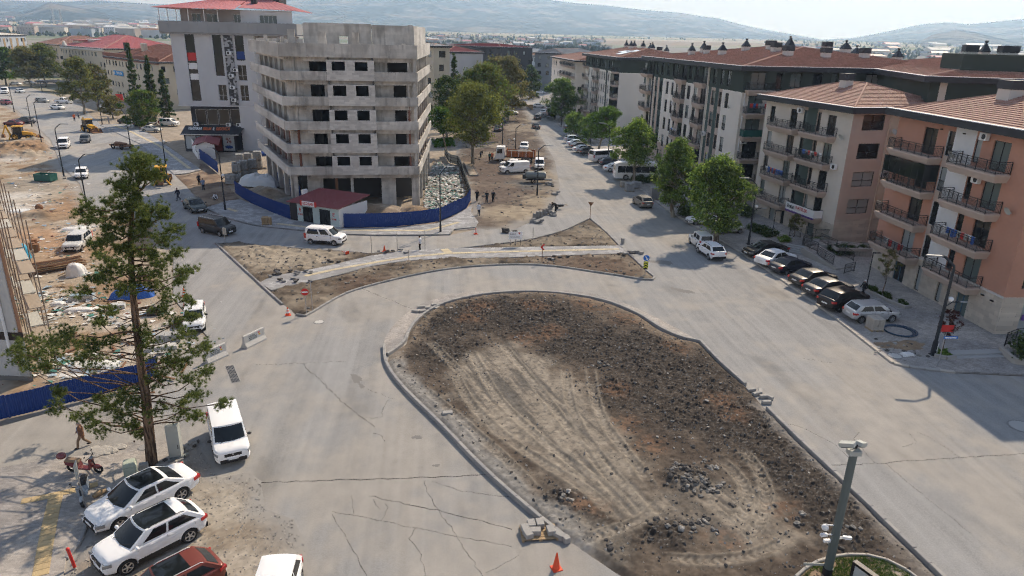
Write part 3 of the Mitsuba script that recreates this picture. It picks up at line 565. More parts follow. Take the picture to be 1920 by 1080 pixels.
WORK = [(-75.15,141.09),(-53.50,109.77),(-48.38,102.04),(-40.12,88.95),(-38.99,93.14),(-37.72,94.61),(-39.95,98.54),(-43.87,106.66),(-51.70,119.76),(-59.54,133.25),(-68.06,143.80),(-73.12,147.60),(-70.06,140.48),(-51.64,114.70),(-52.71,109.88)]
WORK = [(-53.94,110.17),(-48.38,102.04),(-40.12,88.95),(-38.86,92.83),(-37.34,93.98),(-39.95,98.54),(-47.28,111.50),(-56.06,124.63),(-51.66,113.73),(-52.29,110.84)]
wm, wc = field(WORK, 0.35, lambda P: 0.05 + 0.15 * ss(0.45,0.8, nz(P, 0.7,4,3)), lambda P, d: cmix([0.17,0.125,0.095], [0.26,0.2,0.15], ss(0.4,0.6, nz(P, 0.4,4,6))) * (0.6 + 0.7 * nz(P, 2,3,7))[:, None], 0.0,1.0,0.03)
struct(put('soil_patch', wm, 'm_soil', smooth=True, color=wc), label='soil left for paving beside the left street')
GRAV = [(-18.28,34.12),(-17.77,34.81),(-16.46,33.12),(-14.87,31.19),(-13.66,31.73),(-12.50,30.82),(-11.64,28.66),(-9.98,27.91),(-8.62,25.73),(-8.85,24.06),(-8.48,21.73),(-12.50,20.56),(-17.30,20.41),(-19.14,24.34),(-19.06,25.88),(-19.68,27.15),(-19.92,28.34),(-19.70,29.27),(-19.38,30.17),(-18.30,31.34)]
def grav_c(P, d):
 n1, n2 = nz(P, 0.5,4,1), nz(P, 5,3,2)
 c = cmix([0.34,0.305,0.255], [0.25,0.21,0.165], ss(0.45,0.65, n1))
 for q, r in (((-16.23,33.13),2.2),((-17.38,33.08),1.6),((-10.38,26.74),1.2),((-18.96,26.99),1.3)): c = cmix(c, [0.15,0.115,0.085], 0.7 * blob(P, q, r, 3))
 return c * (0.6 + 0.8 * n2)[:, None]
gm, gc = field(GRAV, 0.12, lambda P: 0.02 + 0.03 * nz(P, 1.5,4,5), grav_c, 0.0,0.8,0.01,0.95)
GRAVK = struct(put('gravel_patch', gm, 'm_soil', smooth=True, color=gc), label='worn gravel and soil under the parked cars at lower left')
rs = RS(14); m = M(); m2 = M()
for x, y in scatter(sg.Polygon(GRAV).buffer(-0.3),3800, rs):
 r = 0.012 + 0.04 * rs.rand() ** 3; (m if rs.rand() < 0.6 else m2).add(*M().box(-r, r, -r * .8, r * .8,-r * .4, r * .5).tf(mat4(x, y, 0.03, rs.rand() * 6.3,1, rs.rand(), rs.rand())).arr())
struct(put('pebbles', m, 'm_rock_pale', parent=GRAVK), 'stuff'); struct(put('pebbles', m2, 'm_rock', parent=GRAVK), 'stuff')
# -- cracks and joints in the asphalt ---------------------------------------
CRACKS = [([(-13.80,30.58),(-11.90,30.66),(-9.75,30.89),(-7.01,31.09),(-4.26,31.40),(-0.89,31.78)], 0.07),([(18.01,33.47),(20.51,33.74),(23.12,34.16),(25.76,34.54),(29.79,35.10)], 0.045),([(-14.51,44.55),(-14.19,43.81),(-12.74,42.12),(-10.64,39.30),(-8.89,37.40),(-7.97,36.33)], 0.045),([(-17.74,44.11),(-14.51,44.55),(-11.62,45.06)], 0.035),([(-6.95,29.69),(-5.04,29.13),(-3.12,28.58),(0.28,27.40)], 0.05),([(-8.49,28.41),(-6.40,27.93),(-4.26,27.35),(0.29,26.22)], 0.03),([(-4.31,31.16),(-4.22,30.47),(-3.41,28.77),(-2.48,27.22),(-0.96,24.32)], 0.03),([(-8.43,28.17),(-7.35,26.49),(-5.86,24.00)], 0.03),([(-4.29,27.35),(-4.46,26.59),(-3.78,25.55),(-3.44,24.24)], 0.03),([(-8.89,37.40),(-7.74,37.33),(-7.84,38.22),(-7.71,39.58)], 0.03),([(-13.86,60.27),(-11.29,57.95),(-8.33,55.31)], 0.07),([(-7.89,35.62),(-7.33,35.29),(-7.05,34.74)], 0.03),([(-3.99,31.08),(-2.20,30.24),(0.26,29.89)], 0.025),([(-12.99,43.05),(-12.12,41.38),(-11.43,40.46)], 0.02),([(-9.28,40.94),(-8.08,40.13),(-7.33,39.74)], 0.02),([(19.32,33.74),(18.99,35.80),(17.77,37.53),(16.89,37.80)], 0.025),([(20.53,33.79),(20.48,36.33),(21.21,37.08)], 0.025),([(22.92,35.52),(24.12,36.03),(24.21,37.10)], 0.02),([(25.79,34.60),(25.17,36.78),(24.77,37.24)], 0.02),([(21.14,33.81),(21.77,30.62),(22.36,27.95)], 0.02),([(23.62,46.77),(21.50,47.38)], 0.02),([(-0.85,24.49),(-0.17,25.00),(0.66,25.71)], 0.02),([(-7.86,29.66),(-7.57,28.82),(-7.38,28.21)], 0.02),([(-6.69,29.44),(-6.24,28.74)], 0.02),([(-6.05,29.13),(-5.84,28.55),(-5.98,27.90)], 0.02)]
rs = RS(2)
for line, w in CRACKS:
 p = densify(line, 0.35); p = p + np.r_[[[0,0]], rs.randn(len(p) - 2,2) * 0.035, [[0,0]]]
 t = np.gradient(p, axis=0); t /= np.linalg.norm(t, axis=1, keepdims=True); nn = np.c_[-t[:, 1], t[:, 0]] * (w * rs.uniform(0.3,1.1,(len(p),1)) / 2)
 n = len(p); m = M().add(np.r_[np.c_[p + nn, np.full(n, 0.004)], np.c_[p - nn, np.full(n, 0.004)]], [[i, i + 1, n + i + 1, n + i] for i in range(n - 1)])
 put('crack', m, 'm_crack', parent='road')
mat('m_patch', (0.17,0.165,0.16),0.95); mat('m_stain', (0.19,0.183,0.175),0.95)
def splat(c, r, seed, ax=1.0, yaw=0.0, n=40):
 q = RS(seed); a = np.arange(n) * 2 * np.pi / n; ph = q.rand(4) * 6.28
 rr = r * (1 + 0.18 * np.sin(2 * a + ph[0]) + 0.14 * np.sin(3 * a + ph[1]) + 0.10 * np.sin(7 * a + ph[2]) + 0.06 * np.sin(13 * a + ph[3]))
 x, y = rr * np.cos(a) * ax, rr * np.sin(a); return [(c[0] + math.cos(yaw) * i - math.sin(yaw) * j, c[1] + math.sin(yaw) * i + math.cos(yaw) * j) for i, j in zip(x, y)]
for i, (c, r, ax, yaw) in enumerate((((-10.36,42.40),0.3,2.4,-0.9),((-9.78,41.36),0.16,2.0,-0.9),((-3.87,32.49),0.14,1.3,0.5),((-5.29,35.27),0.2,1.5,0.3),((15.62,70.38),0.7,1.8,-0.5),((15.95,61.70),0.5,2.0,-0.6))):
 put('oil_stain', M().sheet(splat(c, r, i, ax, yaw),0.006), 'm_stain', parent='road')
# ---- buildings -------------------------------------------------------------
class Fr:
 """a facade's own frame: u along it, d out of it, z up"""
 def __init__(s, A, B, side=1):
  s.A = np.array(A, float); d = np.array(B, float) - s.A; s.L = float(np.linalg.norm(d)); s.t = d / s.L
  s.n = np.array([-s.t[1], s.t[0]]) * side
 def p(s, u, d, z):
  q = s.A + s.t * u + s.n * d; return (q[0], q[1], z)
 def box(s, m, u0, u1, d0, d1, z0, z1):
  return m.hexa([s.p(u0, d0, z0), s.p(u1, d0, z0), s.p(u1, d1, z0), s.p(u0, d1, z0), s.p(u0, d0, z1), s.p(u1, d0, z1), s.p(u1, d1, z1), s.p(u0, d1, z1)])
 def quad(s, m, u0, u1, z0, z1, d): return m.quad(s.p(u0, d, z0), s.p(u1, d, z0), s.p(u1, d, z1), s.p(u0, d, z1))
 @property
 def yaw(s): return math.atan2(s.t[1], s.t[0])
def wall(parent, fr, u0, u1, z0, z1, holes, cfn, depth=0.22, d=0.0, ub=(), zb=()):
 """a wall with real openings; cfn(u, z) names the colour of each piece"""
 us = sorted(set([u0, u1] + [round(min(max(x, u0), u1),3) for h in holes for x in h[:2]] + [x for x in ub if u0 < x < u1]))
 zs = sorted(set([z0, z1] + [round(min(max(x, z0), z1),3) for h in holes for x in h[2:4]] + [x for x in zb if z0 < x < z1]))
 nu, nz_ = len(us) - 1, len(zs) - 1; col = {}
 for i in range(nu):
  for j in range(nz_):
   um, zm = (us[i] + us[i + 1]) / 2,(zs[j] + zs[j + 1]) / 2
   if not any(h[0] < um < h[1] and h[2] < zm < h[3] for h in holes): col[i, j] = cfn(um, zm)
 comp = {}; ms = []
 for c in col:       # each joined patch of one colour is a piece of its own
  if c in comp: continue
  comp[c] = len(ms); ms.append((col[c], M())); st = [c]
  while st:
   i, j = st.pop(); fr.quad(ms[comp[c]][1], us[i], us[i + 1], zs[j], zs[j + 1], d)
   for q in ((i + 1, j),(i - 1, j),(i, j + 1),(i, j - 1)):
    if q in col and q not in comp and col[q] == col[c]: comp[q] = comp[c]; st.append(q)
 for h in holes:
  a, b, c, e = h[:4]; near = [comp[i, j] for (i, j) in comp if abs(us[i + 1] - a) < 0.01 and zs[j] < (c + e) / 2 < zs[j + 1]] or [comp[i, j] for (i, j) in comp if abs(us[i] - b) < 0.01 and zs[j] < (c + e) / 2 < zs[j + 1]] or [0]
  m = ms[near[0]][1]
  for x in (a, b): m.quad(fr.p(x, d, c), fr.p(x, d - depth, c), fr.p(x, d - depth, e), fr.p(x, d, e))
  for z in (c, e): m.quad(fr.p(a, d, z), fr.p(b, d, z), fr.p(b, d - depth, z), fr.p(a, d - depth, z))
 for mt, m in ms: put('wall', m, mt, parent=parent)
GL = ['m_glass', 'm_glass', 'm_glass_curtain', 'm_glass_pale', 'm_glass']
QW = RS(77)
def window(parent, fr, h, d=0.0, mull=1, trans=None, guard=False, depth=0.15, frame='m_frame', glass=None, name='window', fw=0.06):
 u0, u1, z0, z1 = h; m = M(); D = d - depth
 for a, b, c, e in ((u0, u0 + fw, z0, z1),(u1 - fw, u1, z0, z1),(u0 + fw, u1 - fw, z0, z0 + fw),(u0 + fw, u1 - fw, z1 - fw, z1)): fr.box(m, a, b, D - 0.05, D + 0.03, c, e)
 for i in range(mull): x = u0 + (u1 - u0) * (i + 1) / (mull + 1); fr.box(m, x - fw / 2, x + fw / 2, D - 0.05, D + 0.028, z0 + fw, z1 - fw)
 if trans: fr.box(m, u0 + fw, u1 - fw, D - 0.05, D + 0.026, trans - fw / 2, trans + fw / 2)
 k = put(name, m, frame, parent=parent); p = M(); fr.quad(p, u0 + fw, u1 - fw, z0 + fw, z1 - fw, D - 0.02)
 put('pane', p, glass or GL[QW.randint(5)], parent=k)
 if guard:
  g = M(); zt = z0 + 0.95
  fr.box(g, u0, u1, D + 0.05, D + 0.09, zt - 0.05, zt); fr.box(g, u0, u1, D + 0.05, D + 0.09, z0 + 0.08, z0 + 0.12)
  n = max(2, int((u1 - u0) / 0.13))
  for i in range(n + 1): x = u0 + (u1 - u0) * i / n; fr.box(g, x - 0.012, x + 0.012, D + 0.06, D + 0.08, z0 + 0.12, zt - 0.05)
  put('guard_rail', g, 'm_dark_metal', parent=k)
 return k
def rail_run(m, a, b, z, h, pitch=0.13, post=1.1):
 a, b = np.array(a), np.array(b); L = np.linalg.norm(b - a)
 P = lambda t, zz: (*(a + (b - a) * t), zz)
 m.bar(P(0, z + h), P(1, z + h),0.06,0.05); m.bar(P(0, z + 0.12), P(1, z + 0.12),0.04); m.bar(P(0, z + h - 0.16), P(1, z + h - 0.16),0.03)
 n = max(2, int(L / pitch))
 for i in range(n + 1): m.bar(P(i / n, z + 0.12), P(i / n, z + h - 0.16),0.022)
 n = max(1, int(round(L / post)))
 for i in range(n + 1): m.bar(P(i / n, z), P(i / n, z + h),0.055)
def balcony(parent, fr, u0, u1, dep, z, d=0.0, slab=0.5, rail=1.0, skew=0.0, cover=None, screen=None):
 m = M(); pts = [(u0,0),(u1,0),(u1, dep),(u0, dep)]
 bot = [(u0 + 0.25,0),(u1 - 0.25,0),(u1 - 0.25, dep - 0.3),(u0 + 0.25, dep - 0.3)]
 m.hexa([fr.p(u, d + q, z - slab) for u, q in bot] + [fr.p(u, d + q, z - 0.08) for u, q in pts])
 m.hexa([fr.p(u, d + q, z - 0.08) for u, q in pts] + [fr.p(u, d + q, z + 0.06) for u, q in pts])
 k = put('balcony', m, 'm_rose', parent=parent)
 g = M(); i = 0.06; z += 0.06
 P = lambda u, q: np.array(fr.p(u, d + q, 0)[:2])
 rail_run(g, P(u0 + i, 0.05), P(u0 + i, dep - i), z, rail); rail_run(g, P(u0 + i, dep - i), P(u1 - i, dep - i), z, rail); rail_run(g, P(u1 - i, dep - i), P(u1 - i, 0.05), z, rail)
 put('railing', g, 'm_dark_metal', parent=k)
 if cover:
  c = M()
  for a, b in ((P(u0 + i, 0.05), P(u0 + i, dep)),(P(u0 + i, dep), P(u1 - i, dep)),(P(u1 - i, dep), P(u1 - i, 0.05))): c.bar((*a, z + 0.5),(*b, z + 0.5),0.02,0.9)
  put('balcony_screen', c, cover, parent=k)
 if screen:   # glazed in up to the slab above
  c = M(); f = M()
  for a, b in ((P(u0 + i, 0.05), P(u0 + i, dep)),(P(u0 + i, dep), P(u1 - i, dep)),(P(u1 - i, dep), P(u1 - i, 0.05))):
   c.bar((*a, z + 1.75),(*b, z + 1.75),0.02,1.45)
   n = max(1, int(np.linalg.norm(b - a) / 0.8))
   for j in range(n + 1): q = a + (b - a) * j / n; f.bar((*q, z),(*q, z + 2.5),0.06)
  put('balcony_glazing', c, 'm_glass', parent=k); put('glazing_frame', f, 'm_frame', parent=k)
 return k
def ac_unit(parent, fr, u, z, d=0.0):
 m = M(); fr.box(m, u - 0.42, u + 0.42, d + 0.08, d + 0.4, z, z + 0.6)
 k = put('air_conditioner', m, 'm_white', parent=parent)
 c = fr.p(u - 0.08, d + 0.402, z + 0.3); f = M(); r = [(math.cos(a) * 0.23, math.sin(a) * 0.23) for a in np.arange(16) * math.pi / 8]
 f.add([(c[0] + fr.t[0] * x, c[1] + fr.t[1] * x, c[2] + y) for x, y in r] + [c], [[i, (i + 1) % 16,16] for i in range(16)])
 put('fan_grille', f, 'm_dark_metal', parent=k)
def roof_face(m, uv, a, b, c, d, course=0.4):
 """one tiled face, eave a-b, ridge d-c: stepped courses"""
 a, b, c, d = (np.array(x, float) for x in (a, b, c, d))
 mid = np.linalg.norm((d + c) / 2 - (a + b) / 2); n = max(2, int(mid / course)); e = (b - a) / np.linalg.norm(b - a)
 nrm = np.cross(b - a, (d + c) / 2 - a); nrm /= np.linalg.norm(nrm); nrm *= np.sign(nrm[2]) * 0.085
 for i in range(n):
  t0, t1 = i / n, (i + 1) / n
  p0, p1, p2, p3 = a + (d - a) * t0, b + (c - b) * t0, b + (c - b) * t1, a + (d - a) * t1
  q = [p0, p1, p1 + nrm, p0 + nrm, p2, p3]
  m.add(q, [[0,1,2,3], [3,2,4,5]])
  uv += [((x - a) @ e, i + (0.02 if j < 4 else 0.98)) for j, x in enumerate(q)]
def roof(parent, pts, z, ridge, over=0.85, pitch=0.3, fascia=0.62, cap=True, tile='m_rooftile'):
 """hipped tile roof over the wall outline pts (4 corners), with its dark fascia and pale gutter rim. ridge: the ridge's two ends as fractions, or None"""
 P = np.array(pts, float); c = P.mean(0)
 pg = sg.Polygon(P); pg = sg.polygon.orient(pg)
 O = np.array(pg.buffer(over, join_style=2).exterior.coords)[:-1]
 if sg.polygon.orient(sg.Polygon(O)).exterior.is_ccw is False: O = O[::-1]
 m = M()
 ring = sg.Polygon(O); inner = ring.buffer(-0.16, join_style=2)
 m.prism(ring.difference(ring.buffer(-0.35, join_style=2)), z, z + fascia)
 m.sheet(ring.buffer(-0.1), z + 0.02)
 k = put('roof', m, 'm_fascia', parent=parent)
 g = M(); g.prism(ring.buffer(0.03, join_style=2).difference(ring.buffer(-0.42, join_style=2)), z + fascia + 0.003, z + fascia + 0.06)
 put('gutter', g, 'm_gutter', parent=k)
 I = np.array(ring.buffer(-0.42, join_style=2).exterior.coords)[:-1]
 L = [np.linalg.norm(I[(i + 1) % 4] - I[i]) for i in range(4)]
 s = 0 if L[0] >= L[1] else 1; I = np.roll(I, -s, axis=0); W = min(L[0], L[1]) / 2; LL = max(L[0], L[1])
 m0, m1 = (I[0] + I[3]) / 2,(I[1] + I[2]) / 2; dr_ = (m1 - m0) / np.linalg.norm(m1 - m0)
 off = min(W, LL / 2 - 0.01); r0, r1 = m0 + dr_ * off, m1 - dr_ * off; zr = z + fascia + W * pitch; ze = z + fascia - 0.02
 E3 = lambda q, zz: (q[0], q[1], zz)
 t = M(); uv = []
 for a, b, cc, d in ((I[0], I[1], r1, r0),(I[1], I[2], r1, r1),(I[2], I[3], r0, r1),(I[3], I[0], r0, r0)): roof_face(t, uv, E3(a, ze), E3(b, ze), E3(cc, zr), E3(d, zr))
 put('roof_tiles', t, tile, parent=k, uv=np.array(uv))
 h = M()
 for a, b in ((E3(I[0], ze), E3(r0, zr)),(E3(I[3], ze), E3(r0, zr)),(E3(I[1], ze), E3(r1, zr)),(E3(I[2], ze), E3(r1, zr)),(E3(r0, zr), E3(r1, zr))):
  a, b = np.array(a), np.array(b); n = int(np.linalg.norm(b - a) / 0.4)
  for i in range(n): q0, q1 = a + (b - a) * i / n, a + (b - a) * (i + 1) / n; h.tube([q0 + [0,0,0.03], q1 + [0,0,0.06]], [0.12,0.10], 6)
 if cap: put('ridge_tile', h, 'm_ridge', parent=k)
 def zat(x, y):
  q = np.array([x, y]); dd = min(abs(np.cross(I[(i + 1) % 4] - I[i], q - I[i])) / np.linalg.norm(I[(i + 1) % 4] - I[i]) for i in range(4))
  return ze + min(dd, W) * pitch
 return k, zat
mat('m_ridge', (0.36,0.22,0.17),0.8)
def chimney(rk, x, y, z, w=0.95, h=1.1, yaw=0.0, cowl=True):
 m = M().obox((x, y), w, w, z - 0.6, z + h * 0.55, yaw); put('chimney', m, 'm_offwhite', parent=rk)
 c = M()
 if cowl:
  c.obox((x, y), w + 0.12, w + 0.12, z + h * 0.55, z + h * 0.55 + 0.1, yaw)
  ca, sa = math.cos(yaw), math.sin(yaw); R_ = lambda r, zz: [(x + ca * i * r - sa * j * r, y + sa * i * r + ca * j * r, zz) for i, j in ((-1,-1),(1,-1),(1,1),(-1,1))]
  z0 = z + h * 0.55 + 0.1; c.hexa(R_(w * 0.56, z0) + R_(w * 0.3, z0 + 0.5)); c.hexa(R_(w * 0.3, z0 + 0.5) + R_(0.12, z0 + 0.85)); c.tube([(x, y, z0 + 0.8),(x, y, z0 + 1.0)], 0.09); c.ball((x, y, z0 + 1.1),(0.24,0.24,0.17))
  put('chimney_cowl', c, 'm_fascia', parent=rk)
 else:
  c.obox((x, y), w + 0.16, w + 0.16, z + h * 0.55, z + h * 0.55 + 0.75, yaw); put('chimney_cap', c, 'm_fascia', parent=rk)
# -- right hand apartment blocks --------------------------------------------
FLZ = 3.15
D0, D1 = np.array((39.22,52.70)), np.array((37.63,70.68)); fD = Fr(D0, D1,1)
nD = -fD.n                                             # away from the road
kD = thing('apartment_block', 'orange and white apartment block nearest on the right with stone plinth and balconies', 'apartment block', None)
def cD(u, z):
 if z < 3.3: return 'm_stone'
 return 'm_white_wall' if 7.15 < u < 9.75 else ('m_rose' if 9.75 < u < 10.7 and z < 15.0 else 'm_orange')
plaster('white_wall', (0.72,0.72,0.71))
hD = []; wD = []
for i in range(4):
 zf = 3.1 + FLZ * i
 for h, kw in (((3.2,5.1, zf + 0.1, zf + 2.45), dict(mull=1, glass=['m_glass_curtain', 'm_glass', 'm_glass_curtain', 'm_glass_curtain'][i])),((6.35,7.15, zf + 0.35, zf + 2.45), dict(mull=0)),((9.75,10.65, zf + 0.35, zf + 2.5), dict(mull=0, guard=True)),((12.05,13.95, zf + 0.1, zf + 2.45), dict(mull=1))): hD.append(h); wD.append((h, kw))
for h, kw in (((3.55,5.0,0.06,2.55), dict(mull=1, frame='m_door_blue', name='entrance_door')),((6.95,7.6,0.2,2.45), dict(mull=0)),((9.95,10.65,0.2,2.6), dict(mull=0)),((12.4,14.1,0.06,2.4), dict(mull=1, frame='m_door_blue', name='entrance_door'))): hD.append(h); wD.append((h, kw))
mat('m_door_blue', (0.06,0.13,0.2),0.5)
wall(kD, fD, 0, fD.L, 0,15.6, hD, cD, ub=(7.15,9.75,10.7), zb=(3.3,15.0))
for h, kw in wD: window(kD, fD, h, **kw)
for i in range(4):
 zf = 3.1 + FLZ * i
 balcony(kD, fD, 2.5,8.35,1.35, zf, slab=0.62); balcony(kD, fD, 10.75,17.1,1.35, zf, slab=0.62, screen=(i == 2))
mm = M(); fD.box(mm, -0.01, fD.L, 0.0,0.06,3.18,3.36); put('plinth_band', mm, 'm_offwhite', parent=kD)
ac_unit(kD, fD, 6.0,14.85); ac_unit(kD, fD, 5.75,11.35)
for i, (u, z) in enumerate(((2.1,2.7),(1.0,2.6),(9.0,2.4),(14.9,2.7))): mm = M(); fD.box(mm, u - 0.15, u + 0.15,0,0.12, z, z + 0.1); put('wall_lamp', mm, 'm_black', parent=kD)
for u, z in ((11.6,15.0),(8.6,15.0),(6.5,15.1)): mm = M(); fD.box(mm, u - 0.1, u + 0.1,0,0.15, z, z + 0.1); put('wall_lamp', mm, 'm_black', parent=kD)
fD2 = Fr(D0, D0 + nD * 16,-1)
hD2 = [(1.9,5.5,0.1,2.7),(7.5,10.5,0.1,2.7)]; wD2 = [(h, dict(mull=2, name='shop_window')) for h in hD2]
for i in range(4):
 for u in (1.3,4.6,8.0,11.5): h = (u, u + 1.7,3.1 + FLZ * i + 0.9,3.1 + FLZ * i + 2.4); hD2.append(h); wD2.append((h, dict(mull=1)))
wall(kD, fD2,0,16,0,15.6, hD2, lambda u, z: 'm_stone' if z < 3.3 else 'm_orange', zb=(3.3,))
for h, kw in wD2: window(kD, fD2, h, **kw)
sgn = M(); fD2.quad(sgn, 2.1,5.3,1.25,1.75,-0.08); put('window_sign', sgn, 'm_purple', parent=kD); mat('m_purple', (0.12,0.06,0.25),0.5)
pD = [D0, D1, D1 + nD * 16, D0 + nD * 16]
bk = M(); bk.prism([D0 + nD * 15.7 , D1 + nD * 15.7, D1 + nD * 16, D0 + nD * 16], 0,15.6); put('wall', bk, 'm_orange', parent=kD)
bk = M(); bk.prism([D1 - fD.t * 0.3 + nD * 0.01, D1 + nD * 0.01, D1 + nD * 15.7, D1 - fD.t * 0.3 + nD * 15.7], 0,15.6); put('wall', bk, 'm_orange', parent=kD)
rkD, zD = roof(kD, pD, 15.6, None, over=1.0)
c_ = D0 + fD.t * 11.0 + nD * 5.2; chimney(rkD, c_[0], c_[1], zD(*c_),1.5,1.3, fD.yaw, False)
c_ = D0 + fD.t * 5.0 + nD * 7.0; chimney(rkD, c_[0], c_[1], zD(*c_),1.0,1.2, fD.yaw, True)
def dish(parent, fr, u, z):
 c = np.array(fr.p(u, 0.45, z)); m = M().lathe([(0.0,0.1),(0.18,0.06),(0.34,0.0)], n=14).tf(mat4(*c, fr.yaw, 1,0,1.1)); m.tube([fr.p(u, 0, z - 0.2), fr.p(u, 0.4, z)], 0.02,5); put('satellite_dish', m, 'm_greybox', parent=parent)
def laundry(parent, fr, u0, u1, d, z, seed):
 q = RS(seed); put('washing_line', M().bar(fr.p(u0, d, z), fr.p(u1, d, z),0.015), 'm_white', parent=parent); u = u0 + 0.1
 while u < u1 - 0.5: w = q.uniform(0.25,0.5); m = M(); fr.box(m, u, u + w, d - 0.01, d + 0.015, z - q.uniform(0.4,0.75), z); put('washing', m, ('m_white', 'm_blue_cloth', 'm_red', 'm_print_grey', 'm_greybox')[q.randint(5)], parent=parent); u += w + 0.08
mat('m_print_grey', (0.25,0.26,0.27),0.6)
laundry(kD, fD, 3.0,7.4,1.2,7.4,1); laundry(kD, fD, 11.2,15.0,1.2,4.2,2); dish(kD, fD, 9.2,13.2); dish(kD, fD, 1.4,10.0)
C0, C1 = np.array((36.80,78.63)), np.array((33.79,89.85)); tC = (C1 - C0) / np.linalg.norm(C1 - C0); C1 = C0 + tC * 16.3; fC = Fr(C0, C1,1); nC = -fC.n
kC = thing('apartment_block', 'cream apartment block with a green strip and hipped tile roof behind the orange block', 'apartment block')
def cC(u, z):
 if z < 2.45: return 'm_stone'
 return 'm_green_wall' if 5.95 < u < 7.75 else ('m_rose' if 5.2 < u < 5.95 or 7.75 < u < 8.4 else 'm_cream')
plaster('green_wall', (0.085,0.115,0.105))
hC = []; wC = []
for i in range(4):
 zf = 2.6 + FLZ * i
 for h, kw in (((2.6,4.05, zf + 0.1, zf + 2.35), dict(mull=1)),((5.25,5.9, zf + 0.3, zf + 2.45), dict(mull=0)),((7.75,8.35, zf + 0.3, zf + 2.45), dict(mull=0)),((9.6,11.0, zf + 0.1, zf + 2.35), dict(mull=1)),((14.2,15.2, zf + 0.3, zf + 2.3), dict(mull=0))): hC.append(h); wC.append((h, kw))
for h, kw in (((3.3,4.5,0.05,2.2), dict(mull=0, name='entrance_door')),((6.6,7.3,0.1,2.1), dict(mull=0)),((9.2,9.9,0.1,2.2), dict(mull=0)),((11.2,12.4,0.05,2.2), dict(mull=0, name='entrance_door'))): hC.append(h); wC.append((h, kw))
wall(kC, fC, 0,16.3,0,15.0, hC, cC, ub=(5.2,5.95,7.75,8.4), zb=(2.45,))
for h, kw in wC: window(kC, fC, h, **kw)
for i in range(4): balcony(kC, fC, 2.1,7.4,1.25,2.6 + FLZ * i, slab=0.6); balcony(kC, fC, 8.65,13.9,1.25,2.6 + FLZ * i, slab=0.6)
ac_unit(kC, fC, 8.9,14.1); ac_unit(kC, fC, 1.4,8.6); dish(kC, fC, 0.9,12.3); laundry(kC, fC, 2.6,6.6,1.1,10.2,3); laundry(kC, fC, 9.2,13.2,1.1,7.0,4)
fC2 = Fr(C0, C0 + nC * 20,-1); hC2 = []; wC2 = []
for i in range(4):
 zf = 3.0 + FLZ * i
 for h, kw in (((1.35,4.2, zf + 0.65, zf + 2.35), dict(mull=1, guard=(i == 3), trans=zf + 1.35 if i < 3 else None)),((6.2,7.6, zf + 0.65, zf + 2.35), dict(mull=0, guard=(i == 3))),((10,12.5, zf + 0.65, zf + 2.35), dict(mull=1)),((15,17, zf + 0.65, zf + 2.35), dict(mull=1))): hC2.append(h); wC2.append((h, kw))
wall(kC, fC2,0,20,0,15.0, hC2, lambda u, z: 'm_stone' if z < 3.0 else ('m_rose' if u < 4.9 else 'm_sand'), ub=(4.9,), zb=(3.0,)); plaster('sand', (0.62,0.53,0.42))
for h, kw in wC2: window(kC, fC2, h, **kw)
mm = M(); fC2.box(mm, 4.86,4.94,0,0.08,0.2,15.0); put('drainpipe', mm, 'm_sand', parent=kC)
pC = [C0, C1, C1 + nC * 20, C0 + nC * 20]
rkC, zC = roof(kC, [C0, C0 + fC.t * 16.3, C0 + fC.t * 16.3 + nC * 13, C0 + nC * 13], 15.0, None, over=0.95)
c_ = C0 + fC.t * 8.2 + nC * 5.0; chimney(rkC, c_[0], c_[1], zC(*c_),1.1,1.3, fC.yaw, False)
A0 = np.array((31.24,100.93)); tA = np.array([-0.128,0.9918]); fA = Fr(A0, A0 + tA * 44.5,1); nA = -fA.n
kA = thing('apartment_block', 'long cream block with dark green top storey and many chimneys above the parked bus', 'apartment block')
def cA(u, z):
 if z < 3.2: return 'm_rose'
 if z > 15.4: return 'm_green_dark'
 if z < 3.9: return 'm_rose'
 for a, b in ((7.95,9.3),(10.95,12.0),(34.0,35.9),(37.1,38.2)):
  if a < u < b: return 'm_green_wall'
 for a, b in ((6.7,7.95),(9.3,10.95),(35.9,37.1),(38.2,38.9),(22.2,25.8),(12.9,16.5)):
  if a < u < b: return 'm_rose'
 return 'm_cream_light' if u < 34 else 'm_cream'
plaster('green_dark', (0.058,0.074,0.064)); plaster('cream_light', (0.76,0.71,0.64))
hA = []; wA = []
for i in range(5):
 zf = 3.1 + FLZ * i
 for u0, u1 in ((4.3,5.6),(6.8,7.9),(9.4,10.7),(16.9,18.3),(19.8,21.3),(28.1,29.2),(30.8,32.1),(34.35,35.5),(37.2,38.3)):
  if u0 < 5 and i == 0: pass
  h = (u0, u1, zf + 0.25, zf + 2.4); hA.append(h); wA.append((h, dict(mull=1 if i == 4 else 0, guard=True)))
 for h in ((12.95,15.2, zf + 0.08, zf + 2.45),(22.1,24.4, zf + 0.08, zf + 2.45),(26.0,26.9, zf + 0.2, zf + 2.4),(41.0,42.8, zf + 0.08, zf + 2.4)): hA.append(h); wA.append((h, dict(mull=1)))
for h in ((6.5,7.6,0.2,2.8),(9.3,10.6,0.2,2.8),(14,16.5,0.2,2.6),(18.2,21,0.2,2.6),(25,28,0.2,2.6),(31,34,0.2,2.6)): hA.append(h); wA.append((h, dict(mull=1)))
wall(kA, fA, 0,44.5,0,18.3, hA, cA, ub=(6.7,7.95,9.3,10.95,12.0,12.9,16.5,22.2,25.8,34.0,35.9,37.1,38.2,38.9), zb=(3.2,3.9,15.4))
for h, kw in wA: window(kA, fA, h, **kw)
